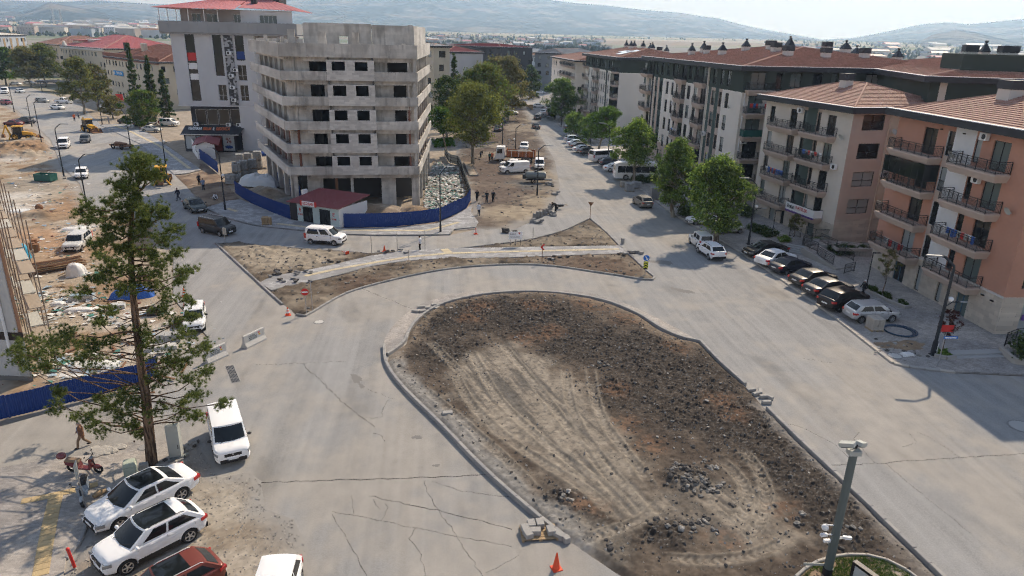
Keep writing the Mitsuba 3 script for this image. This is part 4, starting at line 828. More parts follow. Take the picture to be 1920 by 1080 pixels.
for i in range(5):
 zf = 3.1 + FLZ * i
 balcony(kA, fA, 12.75,16.5,0.9, zf, slab=0.7, screen=(i == 0)); balcony(kA, fA, 22.05,25.8,0.9, zf, slab=0.7); balcony(kA, fA, 40.2,44.4,1.3, zf, slab=0.6)
for u, mt in ((12.3, 'm_cream'),(12.62, 'm_fascia'),(39.7, 'm_fascia')): mm = M(); fA.box(mm, u - 0.13, u + 0.13,0,0.22,0.1,18.3); put('drainpipe', mm, mt, parent=kA)
fA2 = Fr(A0, A0 + nA * 34,-1); hA2 = []; wA2 = []
for i in range(5):
 zf = 3.1 + FLZ * i
 for h, kw in (((1.05,3.2, zf + 0.08, zf + 2.4), dict(mull=1, glass=['m_glass', 'm_glass', 'm_glass_curtain', 'm_glass_curtain', 'm_glass_curtain'][i])),((4.7,5.6, zf + 0.2, zf + 2.4), dict(mull=0)),((6.8,8.4, zf + 0.5, zf + 2.4), dict(mull=1)),((10.1,11.5, zf + 0.5, zf + 2.4), dict(mull=1)),((12.8,13.6, zf + 0.5, zf + 2.4), dict(mull=0)),((18,20, zf + 0.5, zf + 2.4), dict(mull=1)),((24,26, zf + 0.5, zf + 2.4), dict(mull=1))): hA2.append(h); wA2.append((h, kw))
wall(kA, fA2,0,34,0,18.3, hA2, lambda u, z: 'm_stone' if z < 3.2 else ('m_green_dark' if z > 15.4 else 'm_cream'), zb=(3.2,15.4))
for h, kw in wA2: window(kA, fA2, h, **kw)
for i in range(5): balcony(kA, fA2,0.35,4.3,1.2,3.1 + FLZ * i, slab=0.6, cover='m_greenbin' if i == 2 else None)
for u in (0.45,5.0): mm = M(); fA2.box(mm, u - 0.05, u + 0.05,0,0.1,3.4,15.3); put('drainpipe', mm, 'm_white', parent=kA)
ac_unit(kA, fA2,1.0,8.4); ac_unit(kA, fA, 11.5,8.0); ac_unit(kA, fA, 26.9,11.2); dish(kA, fA, 3.0,13.2); dish(kA, fA, 19.0,10.0); laundry(kA, fA, 22.6,25.2,0.8,7.6,5); laundry(kA, fA2,0.8,3.8,1.0,14.0,6)
rkA, zA = roof(kA, [A0, A0 + tA * 44.5, A0 + tA * 44.5 + nA * 34, A0 + nA * 34], 18.3, None, over=1.0, pitch=0.14)
rs = RS(21)
for u, v, w, cw in ((33,4.5,1.0, True),(35,7.5,1.0, True),(31,6.5,0.9, False),(24,6.5,1.1, True),(26,11.5,1.1, True),(22,14,1.2, False),(16,12,1.2, False),(17.5,15,1.0, True),(13.5,13.0,1.1, True),(9.0,10.5,1.2, False),(15,20,1.1, False),(8,16,1.1, False),(13,22,1.2, True),(8.5,22.5,1.1, False),(18,27,1.1, True),(10,29,1.1, True),(22,31,1.2, False)):
 c_ = A0 + tA * u + nA * v; chimney(rkA, c_[0], c_[1], zA(*c_), w, 1.2, fA.yaw, cw)
B0 = np.array((23.73,170.28)); fB = Fr(B0, B0 + tA * 36,1)
kB = thing('apartment_block', 'cream and green block with solar panels on its roof, further up the road', 'apartment block')
hB = []; wB = []
for i in range(5):
 zf = 2.9 + 2.95 * i
 for u in (4.8,7.0,9.2,13.5,16,18.5,22.5,25,27.5,31): h = (u, u + 1.2, zf + 0.4, zf + 2.35); hB.append(h); wB.append((h, dict(mull=0)))
wall(kB, fB, 0,36,0,17.4, hB, lambda u, z: 'm_green_dark' if z > 14.6 or 11 < u < 12.6 or 20.5 < u < 21.9 else ('m_rose' if z < 3 else 'm_cream_light'), ub=(11,12.6,20.5,21.9), zb=(3.0,14.6))
for h, kw in wB: window(kB, fB, h, **kw)
for i in range(5):
 for u in (0.2,19.6,32): balcony(kB, fB, u, u + 3.0,1.2,2.9 + 2.95 * i, slab=0.6, screen=(u < 1 and i in (1,2,3)))
fB2 = Fr(B0, B0 + nA * 18,-1); hB2 = []; wB2 = []
for i in range(5): h = (6.0,9.4,2.9 + 2.95 * i + 0.5,2.9 + 2.95 * i + 2.3); hB2.append(h); wB2.append((h, dict(mull=2, glass='m_glass_curtain' if i % 2 else None)))
wall(kB, fB2,0,18,0,17.4, hB2, lambda u, z: 'm_green_dark' if z > 14.6 else 'm_cream_light', zb=(14.6,))
for h, kw in wB2: window(kB, fB2, h, **kw)
rkB, zB = roof(kB, [B0, B0 + tA * 36, B0 + tA * 36 + nA * 18, B0 + nA * 18], 17.4, None, over=1.0, pitch=0.2)
for u, v, cw in ((20,8, True),(24,10, True),(16,10, True),(18,12.5, True),(13,11.5, True),(15,14, False),(11,14.5, True),(28,9, True)): c_ = B0 + tA * u + nA * v; chimney(rkB, c_[0], c_[1], zB(*c_),1.0,1.2, fB.yaw, cw)
for u, v in ((8.0,2.6),(8.0,5.4),(12.5,4.4)):
 q = [B0 + tA * a + nA * b for a, b in ((u - 2, v - 1.2),(u + 2, v - 1.2),(u + 2, v + 1.2),(u - 2, v + 1.2))]
 mm = M().hexa([(x, y, zB(x, y) + 0.10) for x, y in q] + [(x, y, zB(x, y) + 0.18) for x, y in q]); put('solar_panel', mm, 'm_solar', parent=rkB)
def plain_block(name, label, A, B, depth, h, cols, side=1, storeys=5, wcols=None, rpitch=0.2, cat='apartment block', group=None, tile='m_rooftile', over=0.7, front=True):
 k = thing(name, label, cat, group); f1 = Fr(A, B, side); n = -f1.n; A, B = np.array(A, float), np.array(B, float)
 fs = [Fr(A, B, side), Fr(A, A + n * depth, -side), Fr(B, B + n * depth, side), Fr(A + n * depth, B + n * depth, -side)]
 for j, f in enumerate(fs):
  hs = []; st = h / storeys
  if j < 3 and (front or j):
   nw = max(1, int(f.L / 3.2));
   for i in range(storeys):
    for q in range(nw):
     if QW.rand() < 0.25 and f.L > 12: continue
     u = f.L * (q + 0.5) / nw + QW.uniform(-0.4,0.4); w_ = QW.choice([0.55,0.7,0.95]); hs.append((u - w_, u + w_, st * i + 0.9, st * i + min(2.4, st - 0.4)))
  wall(k, f, 0, f.L, 0, h, hs, (lambda c: lambda u, z: c[1] if z > h - st and len(c) > 1 else c[0])(cols), zb=(h - st,))
  for x in hs: window(k, f, x, mull=0)
 rk, z = roof(k, [A, B, B + n * depth, A + n * depth], h, None, over, rpitch, 0.4, tile=tile)
 return k, rk, z, f1
Q0 = B0 + tA * 42; kQ, rq, zq, fq = plain_block('apartment_block', 'furthest cream balcony block of the right hand row, beyond the solar panels', Q0 - nA * 1.5, Q0 + tA * 40 - nA * 1.5,16,15.5,('m_cream_light', 'm_cream'))
for i in range(5):
 for u in (1,6,11,16): balcony(kQ, fq, u, u + 3,1.3,2.9 + 2.8 * i, slab=0.5)
E0 = np.array((44.97,77.94)); E0 = np.array([46.0,81.5]); E1 = np.array([54.5,121.0]); tE = (E1 - E0) / np.linalg.norm(E1 - E0); nE = np.array([tE[1], -tE[0]])
kE = thing('apartment_block', 'dark green topped block with a square box on its roof behind the orange block', 'apartment block')
fE = Fr(E0, E1,1); fE2 = Fr(E0, E0 + nE * 30,-1)
hE = [(u, u + 1.8,15.9,17.6) for u in (22,26,30,34)]
wall(kE, fE, 0, fE.L, 0,18.3, hE, lambda u, z: 'm_green_dark' if z > 12.4 else 'm_cream', zb=(12.4,))
for h in hE: window(kE, fE, h, mull=1, glass='m_glass_curtain')
wall(kE, fE2,0,30,0,18.3, [], lambda u, z: 'm_cream' if 1.0 < u < 1.75 else ('m_green_dark' if z > 12.4 else 'm_cream'), ub=(1.0,1.75), zb=(12.4,))
rkE, zE = roof(kE, [E0, E1, E1 + nE * 30, E0 + nE * 30], 18.3, None, over=1.0, pitch=0.14)
bx = E0 + tE * 7 + nE * 8.0; mm = M(); mm.obox(bx, 7.0,8.2,18.6,21.3, math.atan2(tE[1], tE[0])); put('roof_box', mm, 'm_green_dark', parent=rkE)
for du, dv, w in ((2.5,-1.5,1.3),(1.5,2.2,1.6)): c_ = bx + tE * du + nE * dv; chimney(rkE, c_[0], c_[1], 21.2, w, 0.6, fE.yaw, False)
c_ = bx + tE * 1.0 + nE * 8.5; chimney(rkE, c_[0], c_[1], zE(*c_),1.3,1.2, fE.yaw, True); c_ = bx + tE * 5 + nE * 1.0; chimney(rkE, c_[0], c_[1], 21.2,0.9,0.6, fE.yaw, True)
F0 = D1 + nD * 19 - fD.t * 1.0
kF, rF, zF, fF = plain_block('apartment_block', 'taller orange block glimpsed at the right edge behind the nearest block', F0, F0 + fD.t * 8 + nD * 0,22,18.6,('m_orange',), storeys=6, rpitch=0.14)
ac_unit(kC, fC2,5.4,7.9); dish(kC, fC2,5.4,13.0)
# -- the unfinished concrete building ---------------------------------------
FL, FRc, LL, RR = np.array([-29.0,89.5]), np.array([-12.6,92.2]), np.array([-41.0,112.5]), np.array([-14.2,119.5]); LB = np.array([-33.5,121.0])
def boxes(name, fr, lst, mt, parent):
 for b in lst: m = M(); fr.box(m, *b); put(name, m, mt, parent=parent)
kU = thing('unfinished_building', 'bare grey concrete building shell with open floors and parapets behind the blue site fence', 'unfinished building')
fU, fUl, fUr = Fr(FL, FRc, -1), Fr(FL, LL, 1), Fr(FRc, RR, -1)
ZK = [4.75,7.6,10.5,13.5,16.55,19.3]
foot = sg.Polygon([FL, FRc, RR, LB, LL])
core = foot.buffer(-1.6, join_style=2)
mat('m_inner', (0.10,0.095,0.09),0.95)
for i, z in enumerate(ZK):
 put('floor_slab', M().prism(foot.buffer(-0.02, join_style=2), z - 0.25, z), 'm_concrete', parent=kU)
 top = z + (1.35 if i == 5 else 0.86)
 for f, spans in ((fU, [(0,5.5),(11.3,16.62)] if i < 5 else [(0,16.62)]),(fUl, [(0.2,8.0),(8.06,15.5),(15.56, fUl.L)]),(fUr, [(0.2,9),(9.05,18),(18.05, fUr.L)])):
  for a, b in spans:
   m = M(); a0 = a
   cuts = np.linspace(a, b, max(2, int((b - a) / 3)) + 1)
   for q0, q1 in zip(cuts[:-1], cuts[1:]):
    dz = QW.uniform(-0.04,0.02) if i < 5 else 0
    f.box(m, q0, q1 - 0.02,-0.18,0.02, z - (0.25 if f is fU else 0.32), top + dz)
   put('parapet', m, 'm_concrete', parent=kU)
 boxes('beam', fU, [(2.6,16.5,-1.0,-0.62, z - 0.78, z - 0.25)], 'm_concrete', kU); boxes('beam', fUl, [(1.0, fUl.L - 1,-1.3,-0.9, z - 0.7, z - 0.25)], 'm_concrete', kU); boxes('beam', fUr, [(0.6, fUr.L - 1,-0.9,-0.55, z - 0.6, z - 0.25)], 'm_concrete', kU)
 if i == 5: break
 zt = ZK[i + 1] - 0.25
 holes = [(6.15,7.75, z + 0.95, z + 2.2),(8.95,10.5, z + 0.95, z + 2.2)]
 m = M(); us = [5.5,6.15,7.75,8.95,10.5,11.3]
 for a, b, c, e in ((5.5,11.3, z - 0.25, z + 0.95),(5.5,6.15, z + 0.95, z + 2.2),(7.75,8.95, z + 0.95, z + 2.2),(10.5,11.3, z + 0.95, z + 2.2),(5.5,11.3, z + 2.2, zt - 0.5)): fU.box(m, a, b, -0.22,0.0, c, e)
 put('block_wall', m, 'm_block', parent=kU)
 o = (3.3,5.0 if i % 2 else 5.4); w = [(13.4,15.4),(13.7,15.1),(13.7,15.2),(13.6,15.2),(12.9,15.9)][i]
 boxes('recessed_wall', fU, [(0.3,1.6,-1.9,-1.7, z, zt),(1.6, o[0], -1.6,-1.4, z, zt),(o[1], 5.6,-1.6,-1.4, z, zt),(11.2, w[0], -1.6,-1.4, z, zt),(w[1], 16.2,-1.6,-1.4, z, zt)], 'm_concrete', kU); boxes('column', fU, [(16.1,16.5,-0.6,-0.2, z, zt)], 'm_concrete', kU)
 boxes('recessed_wall', fUl, [(u, u + 2.6,-1.9,-1.7, z, zt) for u in np.arange(0.8, fUl.L - 1,4.2)], 'm_brick' if i < 2 else 'm_concrete', kU); boxes('column', fUl, [(u + 2.6, u + 3.0,-1.7,-1.3, z, zt) for u in np.arange(0.8, fUl.L - 1,4.2)], 'm_concrete', kU)
 boxes('recessed_wall', fUr, [(u, u + 2.4,-1.3,-1.1, z, zt) for u in np.arange(0.5, fUr.L - 1,4.0)], 'm_brick' if i < 3 else 'm_concrete', kU); boxes('column', fUr, [(u + 2.4, u + 2.8,-1.0,-0.6, z, zt) for u in np.arange(0.5, fUr.L - 1,4.0)], 'm_concrete', kU)
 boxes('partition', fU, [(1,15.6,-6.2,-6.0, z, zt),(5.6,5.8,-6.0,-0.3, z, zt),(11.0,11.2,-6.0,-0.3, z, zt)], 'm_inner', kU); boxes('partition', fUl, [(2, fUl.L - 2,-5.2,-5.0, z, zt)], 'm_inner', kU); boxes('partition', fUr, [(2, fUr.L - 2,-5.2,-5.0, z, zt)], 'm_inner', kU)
boxes('column', fU, [(u, u + w, d - 0.5, d, 0,4.5) for u, d, w in ((0.4,-0.6,0.5),(2.0,-1.6,2.0),(7.6,-1.2,0.35),(11.6,-1.2,1.9),(15.6,-0.8,0.7))], 'm_concrete', kU); boxes('column', fU, [(5.6,5.95,-1.5,-1.15,0,4.5)], 'm_rust', kU)
boxes('column', fUl, [(u, u + 0.9,-1.5,-0.9,0,4.5) for u in np.arange(4, fUl.L - 1,5.0)], 'm_concrete', kU); boxes('column', fUr, [(u, u + 0.5,-0.7,-0.1,0,4.5) for u in np.arange(1.0, fUr.L - 1,5.5)], 'm_concrete', kU)
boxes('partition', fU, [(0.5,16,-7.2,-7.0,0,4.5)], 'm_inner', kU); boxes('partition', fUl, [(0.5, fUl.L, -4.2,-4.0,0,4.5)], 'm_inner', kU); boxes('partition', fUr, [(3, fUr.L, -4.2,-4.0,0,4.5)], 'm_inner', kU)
ph = [fU.p(2.6,-4.6,0)[:2], fU.p(16.3,-4.6,0)[:2], fUr.p(24,-0.6,0)[:2], (fU.p(2.6,-4.6,0)[0] - 3.6, fU.p(2.6,-4.6,0)[1] + 18)]
fp = Fr(ph[0], ph[1], -1)
m = M(); holes = [(4.3,5.4,19.3,21.5)]
for a, b, c, e in ((0,4.3,19.3,23.05),(4.3,5.4,21.5,23.05),(5.4,8.4,19.3,23.05),(8.45,13.0,19.3,22.95),(13.0, fp.L, 19.3,23.05)): fp.box(m, a, b, -0.25,0, c, e)
put('roof_storey', m, 'm_concrete', parent=kU)
m = M().prism(sg.Polygon(ph).buffer(-0.26, join_style=2),22.55,22.75); put('roof_slab', m, 'm_concrete', parent=kU)
for a, b in ((ph[1], ph[2]),(ph[0], ph[3])): m = M().bar((*a, 21.1),(*b, 21.1),0.25,3.7); put('roof_storey', m, 'm_concrete', parent=kU)
boxes('column_stub', fp, [(1.9,2.9,2.4,2.7,19.3,22.0),(6.1,6.9,2.4,2.7,19.3,22.0)], 'm_concrete', kU)
for u, d, hh, w in ((-0.6,1.0,1.4,0.5),(4.9,2.6,0.9,0.5),(5.8,2.6,0.9,0.4),(12.2,2.6,1.1,0.5),(-2.3,-2.0,2.5,0.9)): m = M(); fp.box(m, u, u + w, d, d + 0.3,19.3,19.3 + hh + 0.4); put('column_stub', m, 'm_concrete', parent=kU)
for u, hh in ((3,1.7),(6,1.5),(12,1.4),(16,1.8)): m = M(); fUl.box(m, u, u + 0.6,-1.3,-0.9,19.3,19.6 + hh); put('column_stub', m, 'm_concrete', parent=kU)
m = M(); fUl.box(m, 20.0,20.3,-7,-0.4,19.3,20.9); put('roof_wall', m, 'm_block', parent=kU)
struct(put('site_ground', M().sheet([(-27.59,84.29),(-20.75,81.09),(-13.14,82.57),(-7.80,88.22),(-5.95,96.13),(-8.77,120.55),(-15.27,130.67),(-12.53,92.82),(-28.26,89.91),(-39.78,111.57),(-43.10,104.68),(-34.61,92.02)], 0.015), 'm_dirt'), label='littered soil inside the site fence')
def heap(name, label, cat, c, r, h, mt, seed, ax=1.0, yaw=0.0, n=26):
 g = np.linspace(-1.25,1.25, n); X, Y = np.meshgrid(g, g); R_ = np.hypot(X, Y); q = np.c_[X.ravel() * r, Y.ravel() * r]
 z = h * np.clip(1 - R_.ravel() ** 1.6,0,1) * (0.6 + 0.8 * nz(q + seed * 7.3,1.3,4, seed)) - 0.06 * (R_.ravel() > 0.95)
 v = np.c_[X.ravel() * r * ax, Y.ravel() * r, z]; idx = np.arange(n * n).reshape(n, n)
 f = np.stack([idx[:-1, :-1], idx[:-1,1:], idx[1:, 1:], idx[1:, :-1]], -1).reshape(-1,4)
 m = M().add(v, f).tf(mat4(c[0], c[1], 0, yaw)); k = put(name, m, mt);
 tag(k, label, cat) if cat else struct(k, 'stuff', label)
 return k
heap('soil_heap', 'brown soil heap inside the site fence beside the pharmacy cabin', 'soil heap', (-17.92,87.19),3.0,1.5, 'm_dirt', 1,2.2,0.1)
heap('soil_heap', 'stony soil heap at the right foot of the concrete building', 'soil heap', (-13.09,87.68),2.2,1.4, 'm_dirt', 2,1.5,0.3)
heap('gravel_heap', 'grey gravel heap below the tarpaulin, inside the left site fence', 'gravel heap', (-30.26,91.86),1.8,1.1, 'm_rock', 3,1.3,0.5)
heap('soil_heap', 'brown soil heap under the plastic covered pile', 'soil heap', (-35.55,99.05),2.6,0.9, 'm_dirt', 4,1.7,-0.8)
rs = RS(30); dz = sg.Polygon([(-11.72,89.26),(-7.92,89.66),(-6.79,95.38),(-7.95,106.97),(-9.95,121.41),(-14.65,127.83),(-13.46,106.30)])
mat('m_sack_white', (0.62,0.62,0.6),0.7); mat('m_sack_green', (0.06,0.2,0.17),0.7); mat('m_sack_grey', (0.3,0.3,0.29),0.8)
ms = [M(), M(), M()]
for x, y in scatter(dz, 2600, rs):
 r = rs.uniform(0.05,0.26); t = ms[rs.choice([0,0,1,2,2,2])]
 a = rs.rand(4,3) * [2,2,0.5] - [1,1,0.1]; a = np.array([[-1,-1,0], [1,-1,0], [1,1,0], [-1,1,0]]) * r + rs.randn(4,3) * r * [0.4,0.4,0.35]
 t.add(a + [x, y, 0.15 + 0.5 * rs.rand() * meshkit.noise(np.array([x, y, 0.0]) * 0.4)], [[0,1,2,3]])
k = nk('debris_field'); labels[k] = {'kind': 'stuff', 'label': 'white and green torn sacks and rubble strewn beside the concrete building', 'category': 'debris'}
for t, mt in zip(ms, ('m_sack_white', 'm_sack_green', 'm_sack_grey')): put('torn_sacks', t, mt, parent=k); labels[[q for q in scene if q.startswith(k + '__')][-1]] = {'kind': 'stuff'}
# -- site fences -------------------------------------------------------------
def fence(label, pts, h, mt='m_blue', panel=2.0, wave=0.2, amp=0.05, seed=0, name='site_fence'):
 k = thing(name, label, 'fence'); X, L = resample(densify(pts, 0.5), panel); X = np.vstack([X, pts[-1]]); q = RS(seed)
 for a, b in zip(X[:-1], X[1:]):
  L = np.linalg.norm(b - a)
  if L < 0.3: continue
  f = Fr(a, b, -1); n = max(4, int(L / wave) * 4); u = np.linspace(0, L, n + 1); ph = (np.arange(n + 1) % 4)
  d = np.where((ph == 0) | (ph == 1), amp, 0.0); hh = h + q.uniform(-0.05,0.05)
  lo, hi = [f.p(x, y, 0.05) for x, y in zip(u, d)], [f.p(x, y, hh) for x, y in zip(u, d)]
  m = M().add(lo + hi, [[i, i + 1, n + 2 + i, n + 1 + i] for i in range(n)]); put('panel', m, mt, parent=k)
  m = M(); f.box(m, 0,0.06,-0.1,-0.03,0, h - 0.1); f.box(m, 0.06, L, -0.1,-0.05,0.5,0.56); f.box(m, 0.06, L, -0.1,-0.05, h - 0.5, h - 0.44); put('post', m, 'm_dark_metal', parent=k)
 return k
fence('long blue corrugated site fence curving round the corner from the pharmacy cabin to the yard', [(-20.25,81.13),(-16.81,81.46),(-13.14,82.57),(-9.49,84.75),(-7.82,88.51),(-6.45,92.54),(-6.19,97.46)], 1.75)
fence('blue corrugated site fence left of the pharmacy cabin, below the wrapped pile', [(-39.81,98.55),(-37.61,95.30),(-34.29,91.11),(-30.48,87.04),(-27.53,84.29)], 1.8, seed=1)
fence('blue fence behind the gravel heap at the foot of the concrete building', [(-35.97,105.57),(-32.44,100.15),(-29.38,95.21)], 1.9, seed=2)
fence('blue fence beside the white site hut on the left street', [(-57.27,126.77),(-52.77,120.14),(-47.98,112.80)], 1.9, seed=3)
fence('long blue corrugated fence at the left edge, in front of the building lot', [(-31.21,35.12),(-29.99,36.01),(-27.21,38.19),(-24.28,40.60)], 1.5, seed=4)
fence('short lit blue fence end behind the pine trunk', [(-24.28,40.60),(-23.58,42.16)], 1.5, seed=5)
fence('pale grey sheet fence between the littered ground and the street yard', [(-6.25,98.49),(-7.77,109.07),(-9.40,121.49),(-10.38,126.75),(-12.01,127.64),(-13.60,135.88)], 1.6, 'm_greybox', seed=6)
# -- pharmacy cabin ----------------------------------------------------------
KA, KB, KC = np.array((-27.45,84.03)), np.array((-20.69,80.85)), np.array((-20.43,88.36)); fK = Fr(KA, KB, -1); fK2 = Fr(KB, KB + fK.n * -5.5,-1)
kK = thing('pharmacy_cabin', 'small pale pharmacy cabin with red sheet roof reading ECZANE by the blue fence', 'cabin')
plaster('panel', (0.50,0.62,0.62)); W = fK.L
hK = [(1.95,3.5,0.1,2.0),(4.5,6.15,0.1,2.0)]
wall(kK, fK, 0, W, 0,2.35, hK, lambda u, z: 'm_dark_metal' if u < 1.1 else 'm_panel', ub=(1.1,))
for h in hK: window(kK, fK, h, mull=1, name='glass_door', depth=0.08, glass='m_glass')
wall(kK, fK2,0,5.5,0,2.35, [], lambda u, z: 'm_white')
wall(kK, Fr(KA, KA - fK.n * 5.5,1),0,5.5,0,2.35, [], lambda u, z: 'm_dark_metal')
m = M(); n_ = 48
for i in range(n_):
 u0, u1 = -0.25 + (W + 0.5) * i / n_, -0.25 + (W + 0.5) * (i + 1) / n_; e = 0.05 if i % 2 else 0.0
 m.hexa([fK.p(u0,0.35,2.36), fK.p(u1,0.35,2.36), fK.p(u1,-5.8,2.95), fK.p(u0,-5.8,2.95), fK.p(u0,0.35,2.42 + e), fK.p(u1,0.35,2.42 + e), fK.p(u1,-5.8,3.01 + e), fK.p(u0,-5.8,3.01 + e)])
put('roof', m, 'm_red_roof', parent=kK)
m = M(); fK.box(m, 2.3,4.2,0.36,0.44,2.25,2.8); s_ = put('sign', m, 'm_white', parent=kK)
m = M(); fK.box(m, 2.05,2.3,0.35,0.45,2.22,2.82); fK.box(m, 4.2,4.45,0.35,0.45,2.22,2.82); put('sign_end', m, 'm_red', parent=s_)
def letters(parent, fr, text, u, z, h, d, mt, bold=True, width=None, name='lettering'):
 t = meshkit.text_mesh(text, h, 0.015, bold); v = np.array(t.vertices)
 if width: v[:, 0] *= width / v[:, 0].max()
 w = np.array([fr.p(u + x, d + zz, z + y) for x, y, zz in v]); put(name, (w, np.array(t.faces)), mt, parent=parent)
letters(s_, fK, 'ECZANE', 2.42,2.38,0.3,0.442, 'm_red', width=1.65)
for u in (1.4,6.5): letters(kK, fK, 'E', u, 1.35,0.4,0.01, 'm_red'); letters(kK, fK, 'ECZANE', u - 0.15,0.9,0.16,0.01, 'm_red', width=0.7)
ac_unit(kK, Fr(KA - fK.n * 2.0, KA - fK.n * 6,1),1.0,2.7)
# -- white office building with a pink roof ---------------------------------
W0, W1 = np.array([-63.4,135.2]), np.array([-48.6,136.2]); fW = Fr(W0, W1,-1); nW = -fW.n
kW = thing('office_building', 'tall white office building with dark glass strips and a pink roof', 'office building')
plaster('facade_white', (0.56,0.56,0.575))
GS = [(2.5,4.2),(7.4,9.0),(11.4,13.0)]
hW = [(2.5,4.2,9.2,21.2),(7.4,9.0,13.8,21.2),(11.4,13.0,16.6,21.2)]; wW = []
for z in (9.3,): hW += [(7.5,9.0, z, z + 2.9),(11.5,13.0, z, z + 2.9)]
hW += [(11.4,13.0,13.0,15.8)]
wall(kW, fW, 0,14.8,8.4,21.3, hW, lambda u, z: 'm_facade_white', depth=0.3)
for h in hW: window(kW, fW, h, mull=1 if h[3] - h[2] < 4 else 0, trans=None if h[3] - h[2] > 4 else h[2] + 0.9, frame='m_facade_white' if h[3] - h[2] < 4 else 'm_frame', depth=0.25, glass='m_glass')
m = M(); fW.box(m, 9.5,11.0,0,0.25,8.4,21.2); put('lattice_panel', m, 'm_lattice', parent=kW)
mat('m_lattice', pc(lambda p, n, uv: mix(mi.Color3f(0.05,0.05,0.052), mi.Color3f(0.36,0.36,0.37), smoothstep(0.47,0.53, noise(p.x * 3.2, p.z * 3.2,1.0)))),0.7)
for u, z, c in ((2.6,16.4, 'm_red'),(2.6,14.9, 'm_white'),(2.65,13.0, 'm_white')): m = M(); fW.box(m, u, u + 1.5,-0.22,-0.16, z, z + (1.4 if c == 'm_red' else 1.1)); put('window_banner', m, c, parent=kW)
m = M(); fW.box(m, 11.5,12.9,-0.22,-0.16,16.8,18.2); put('window_banner', m, 'm_blue', parent=kW)
for u, z in ((10.3,17.6),(10.3,13.6),(11.2,14.6),(10.3,11.5),(10.3,9.2)): ac_unit(kW, fW, u, z, 0.25)
fWl = Fr(W0, W0 + nW * 22,1); hWl = [(a, a + 1.5,9.2,21.2) for a in (0.5,3.2,7.0,12,17)]
wall(kW, fWl, 0,22,8.4,21.3, hWl, lambda u, z: 'm_facade_white')
for h in hWl: window(kW, fWl, h, mull=0)
fWr = Fr(W1, W1 + nW * 22,-1); wall(kW, fWr, 0,22,0,21.3, [], lambda u, z: 'm_facade_white')
fG = Fr(W0 + fW.t * 1.6 - fW.n * 1.0, W1 - fW.t * 3.9 - fW.n * 1.0,-1); hG = [(0.8 + 2.15 * i, 2.75 + 2.15 * i, 4.7,7.6) for i in range(4)]
wall(kW, fG, 0, fG.L, 0,8.4, hG, lambda u, z: 'm_shop_dark', depth=0.2); plaster('shop_dark', (0.055,0.055,0.06))
for i, h in enumerate(hG): window(kW, fG, h, mull=0, frame='m_steel', depth=0.1)
m = M(); fW.box(m, 10.95,14.8,-1.2,0,0,8.4); put('wall', m, 'm_facade_white', parent=kW)
m = M(); fW.box(m, -0.3,15.0,-20,0.0,8.2,8.4); put('soffit', m, 'm_facade_white', parent=kW)
m = M()
for i in range(14): fW.box(m, -1.5 + i * 1.75,-1.5 + i * 1.75 + 1.73,-0.1,0.9,21.3,23.2)
put('parapet', m, 'm_grey', parent=kW)
m = M(); m.prism([fW.p(-1.5,0.7,0)[:2], fW.p(22.9,0.7,0)[:2], fW.p(22.9,-22,0)[:2], fW.p(-1.5,-22,0)[:2]], 21.0,21.28); put('terrace_slab', m, 'm_grey', parent=kW)
fWr2 = Fr(fW.p(22.9,0.7,0)[:2], fW.p(22.9,-20,0)[:2], -1)
m = M(); fWr2.box(m, 0,20,-0.1,0.1,21.3,23.2); put('parapet', m, 'm_grey', parent=kW)
m = M()
for i in range(9): fW.box(m, 14.9 + (i % 3) * 2.5,15.0 + (i % 3) * 2.5 + 2.4,-3 - (i // 3) * 3,-2.8 - (i // 3) * 3,0.1,21.0) if i < 3 else None
put('rear_wall', m, 'm_facade_white', parent=kW)
f1 = Fr(fW.p(1.4,-2.4,0)[:2], fW.p(21.6,-2.4,0)[:2], -1); hT = [(2.0,3.6,21.6,24.6),(4.6,6.6,22.4,24.6),(9.5,10.8,22.6,24.6),(14.2,17.4,22.6,24.6)]
wall(kW, f1,0, f1.L, 21.3,25.4, hT, lambda u, z: 'm_white_wall' if u > 10.8 else 'm_offwhite_p', ub=(10.8,)); plaster('offwhite_p', (0.42,0.39,0.36))
for h in hT: window(kW, f1, h, mull=3 if h[0] > 14 else 1, frame='m_white', glass='m_glass_curtain')
boxes('terrace_post', fW, [(u, u + 0.12,0.5,0.62,23.2,25.35) for u in (-1.3,0.2,1.7,3.8,6.6,9.0)], 'm_white', kW)
def ribbed(parent, a, b, c, d, mt, pitch=0.5, name='roof_sheet', t=0.06):
 a, b, c, d = (np.array(x, float) for x in (a, b, c, d)); n = max(2, int(np.linalg.norm(b - a) / pitch)); m = M(); up = np.array([0,0, t])
 for i in range(n):
  q = [a + (b - a) * i / n, a + (b - a) * (i + 1) / n, d + (c - d) * (i + 1) / n, d + (c - d) * i / n]; e = np.array([0,0,0.05 * (i % 2)])
  m.hexa([x + e for x in q] + [x + up + e for x in q])
 return put(name, m, mt, parent=parent)
ze, zr = 25.4,27.4; P3 = lambda u, d, z: np.array(fW.p(u, d, z))
ribbed(kW, P3(-2.2,1.3, ze), P3(12.2,1.3, ze - 0.1), P3(12.2,-8.5, zr), P3(7.0,-8.5, zr), 'm_pink_roof')
ribbed(kW, P3(12.2,-1.6, ze + 0.3), P3(22.6,-1.6, ze), P3(16.5,-8.5, zr), P3(12.2,-8.5, zr), 'm_pink_roof')
ribbed(kW, P3(22.6,-1.6, ze), P3(22.6,-16, ze), P3(16.5,-8.6, zr), P3(16.5,-8.5, zr), 'm_pink_roof')
ribbed(kW, P3(-2.2,1.3, ze), P3(-2.2,-16, ze), P3(7.0,-8.6, zr), P3(7.0,-8.5, zr), 'm_pink_roof')
m = M(); fW.box(m, 6.5,18,-14,-8.2,26.6,28.8); put('stair_head', m, 'm_shop_dark', parent=kW)
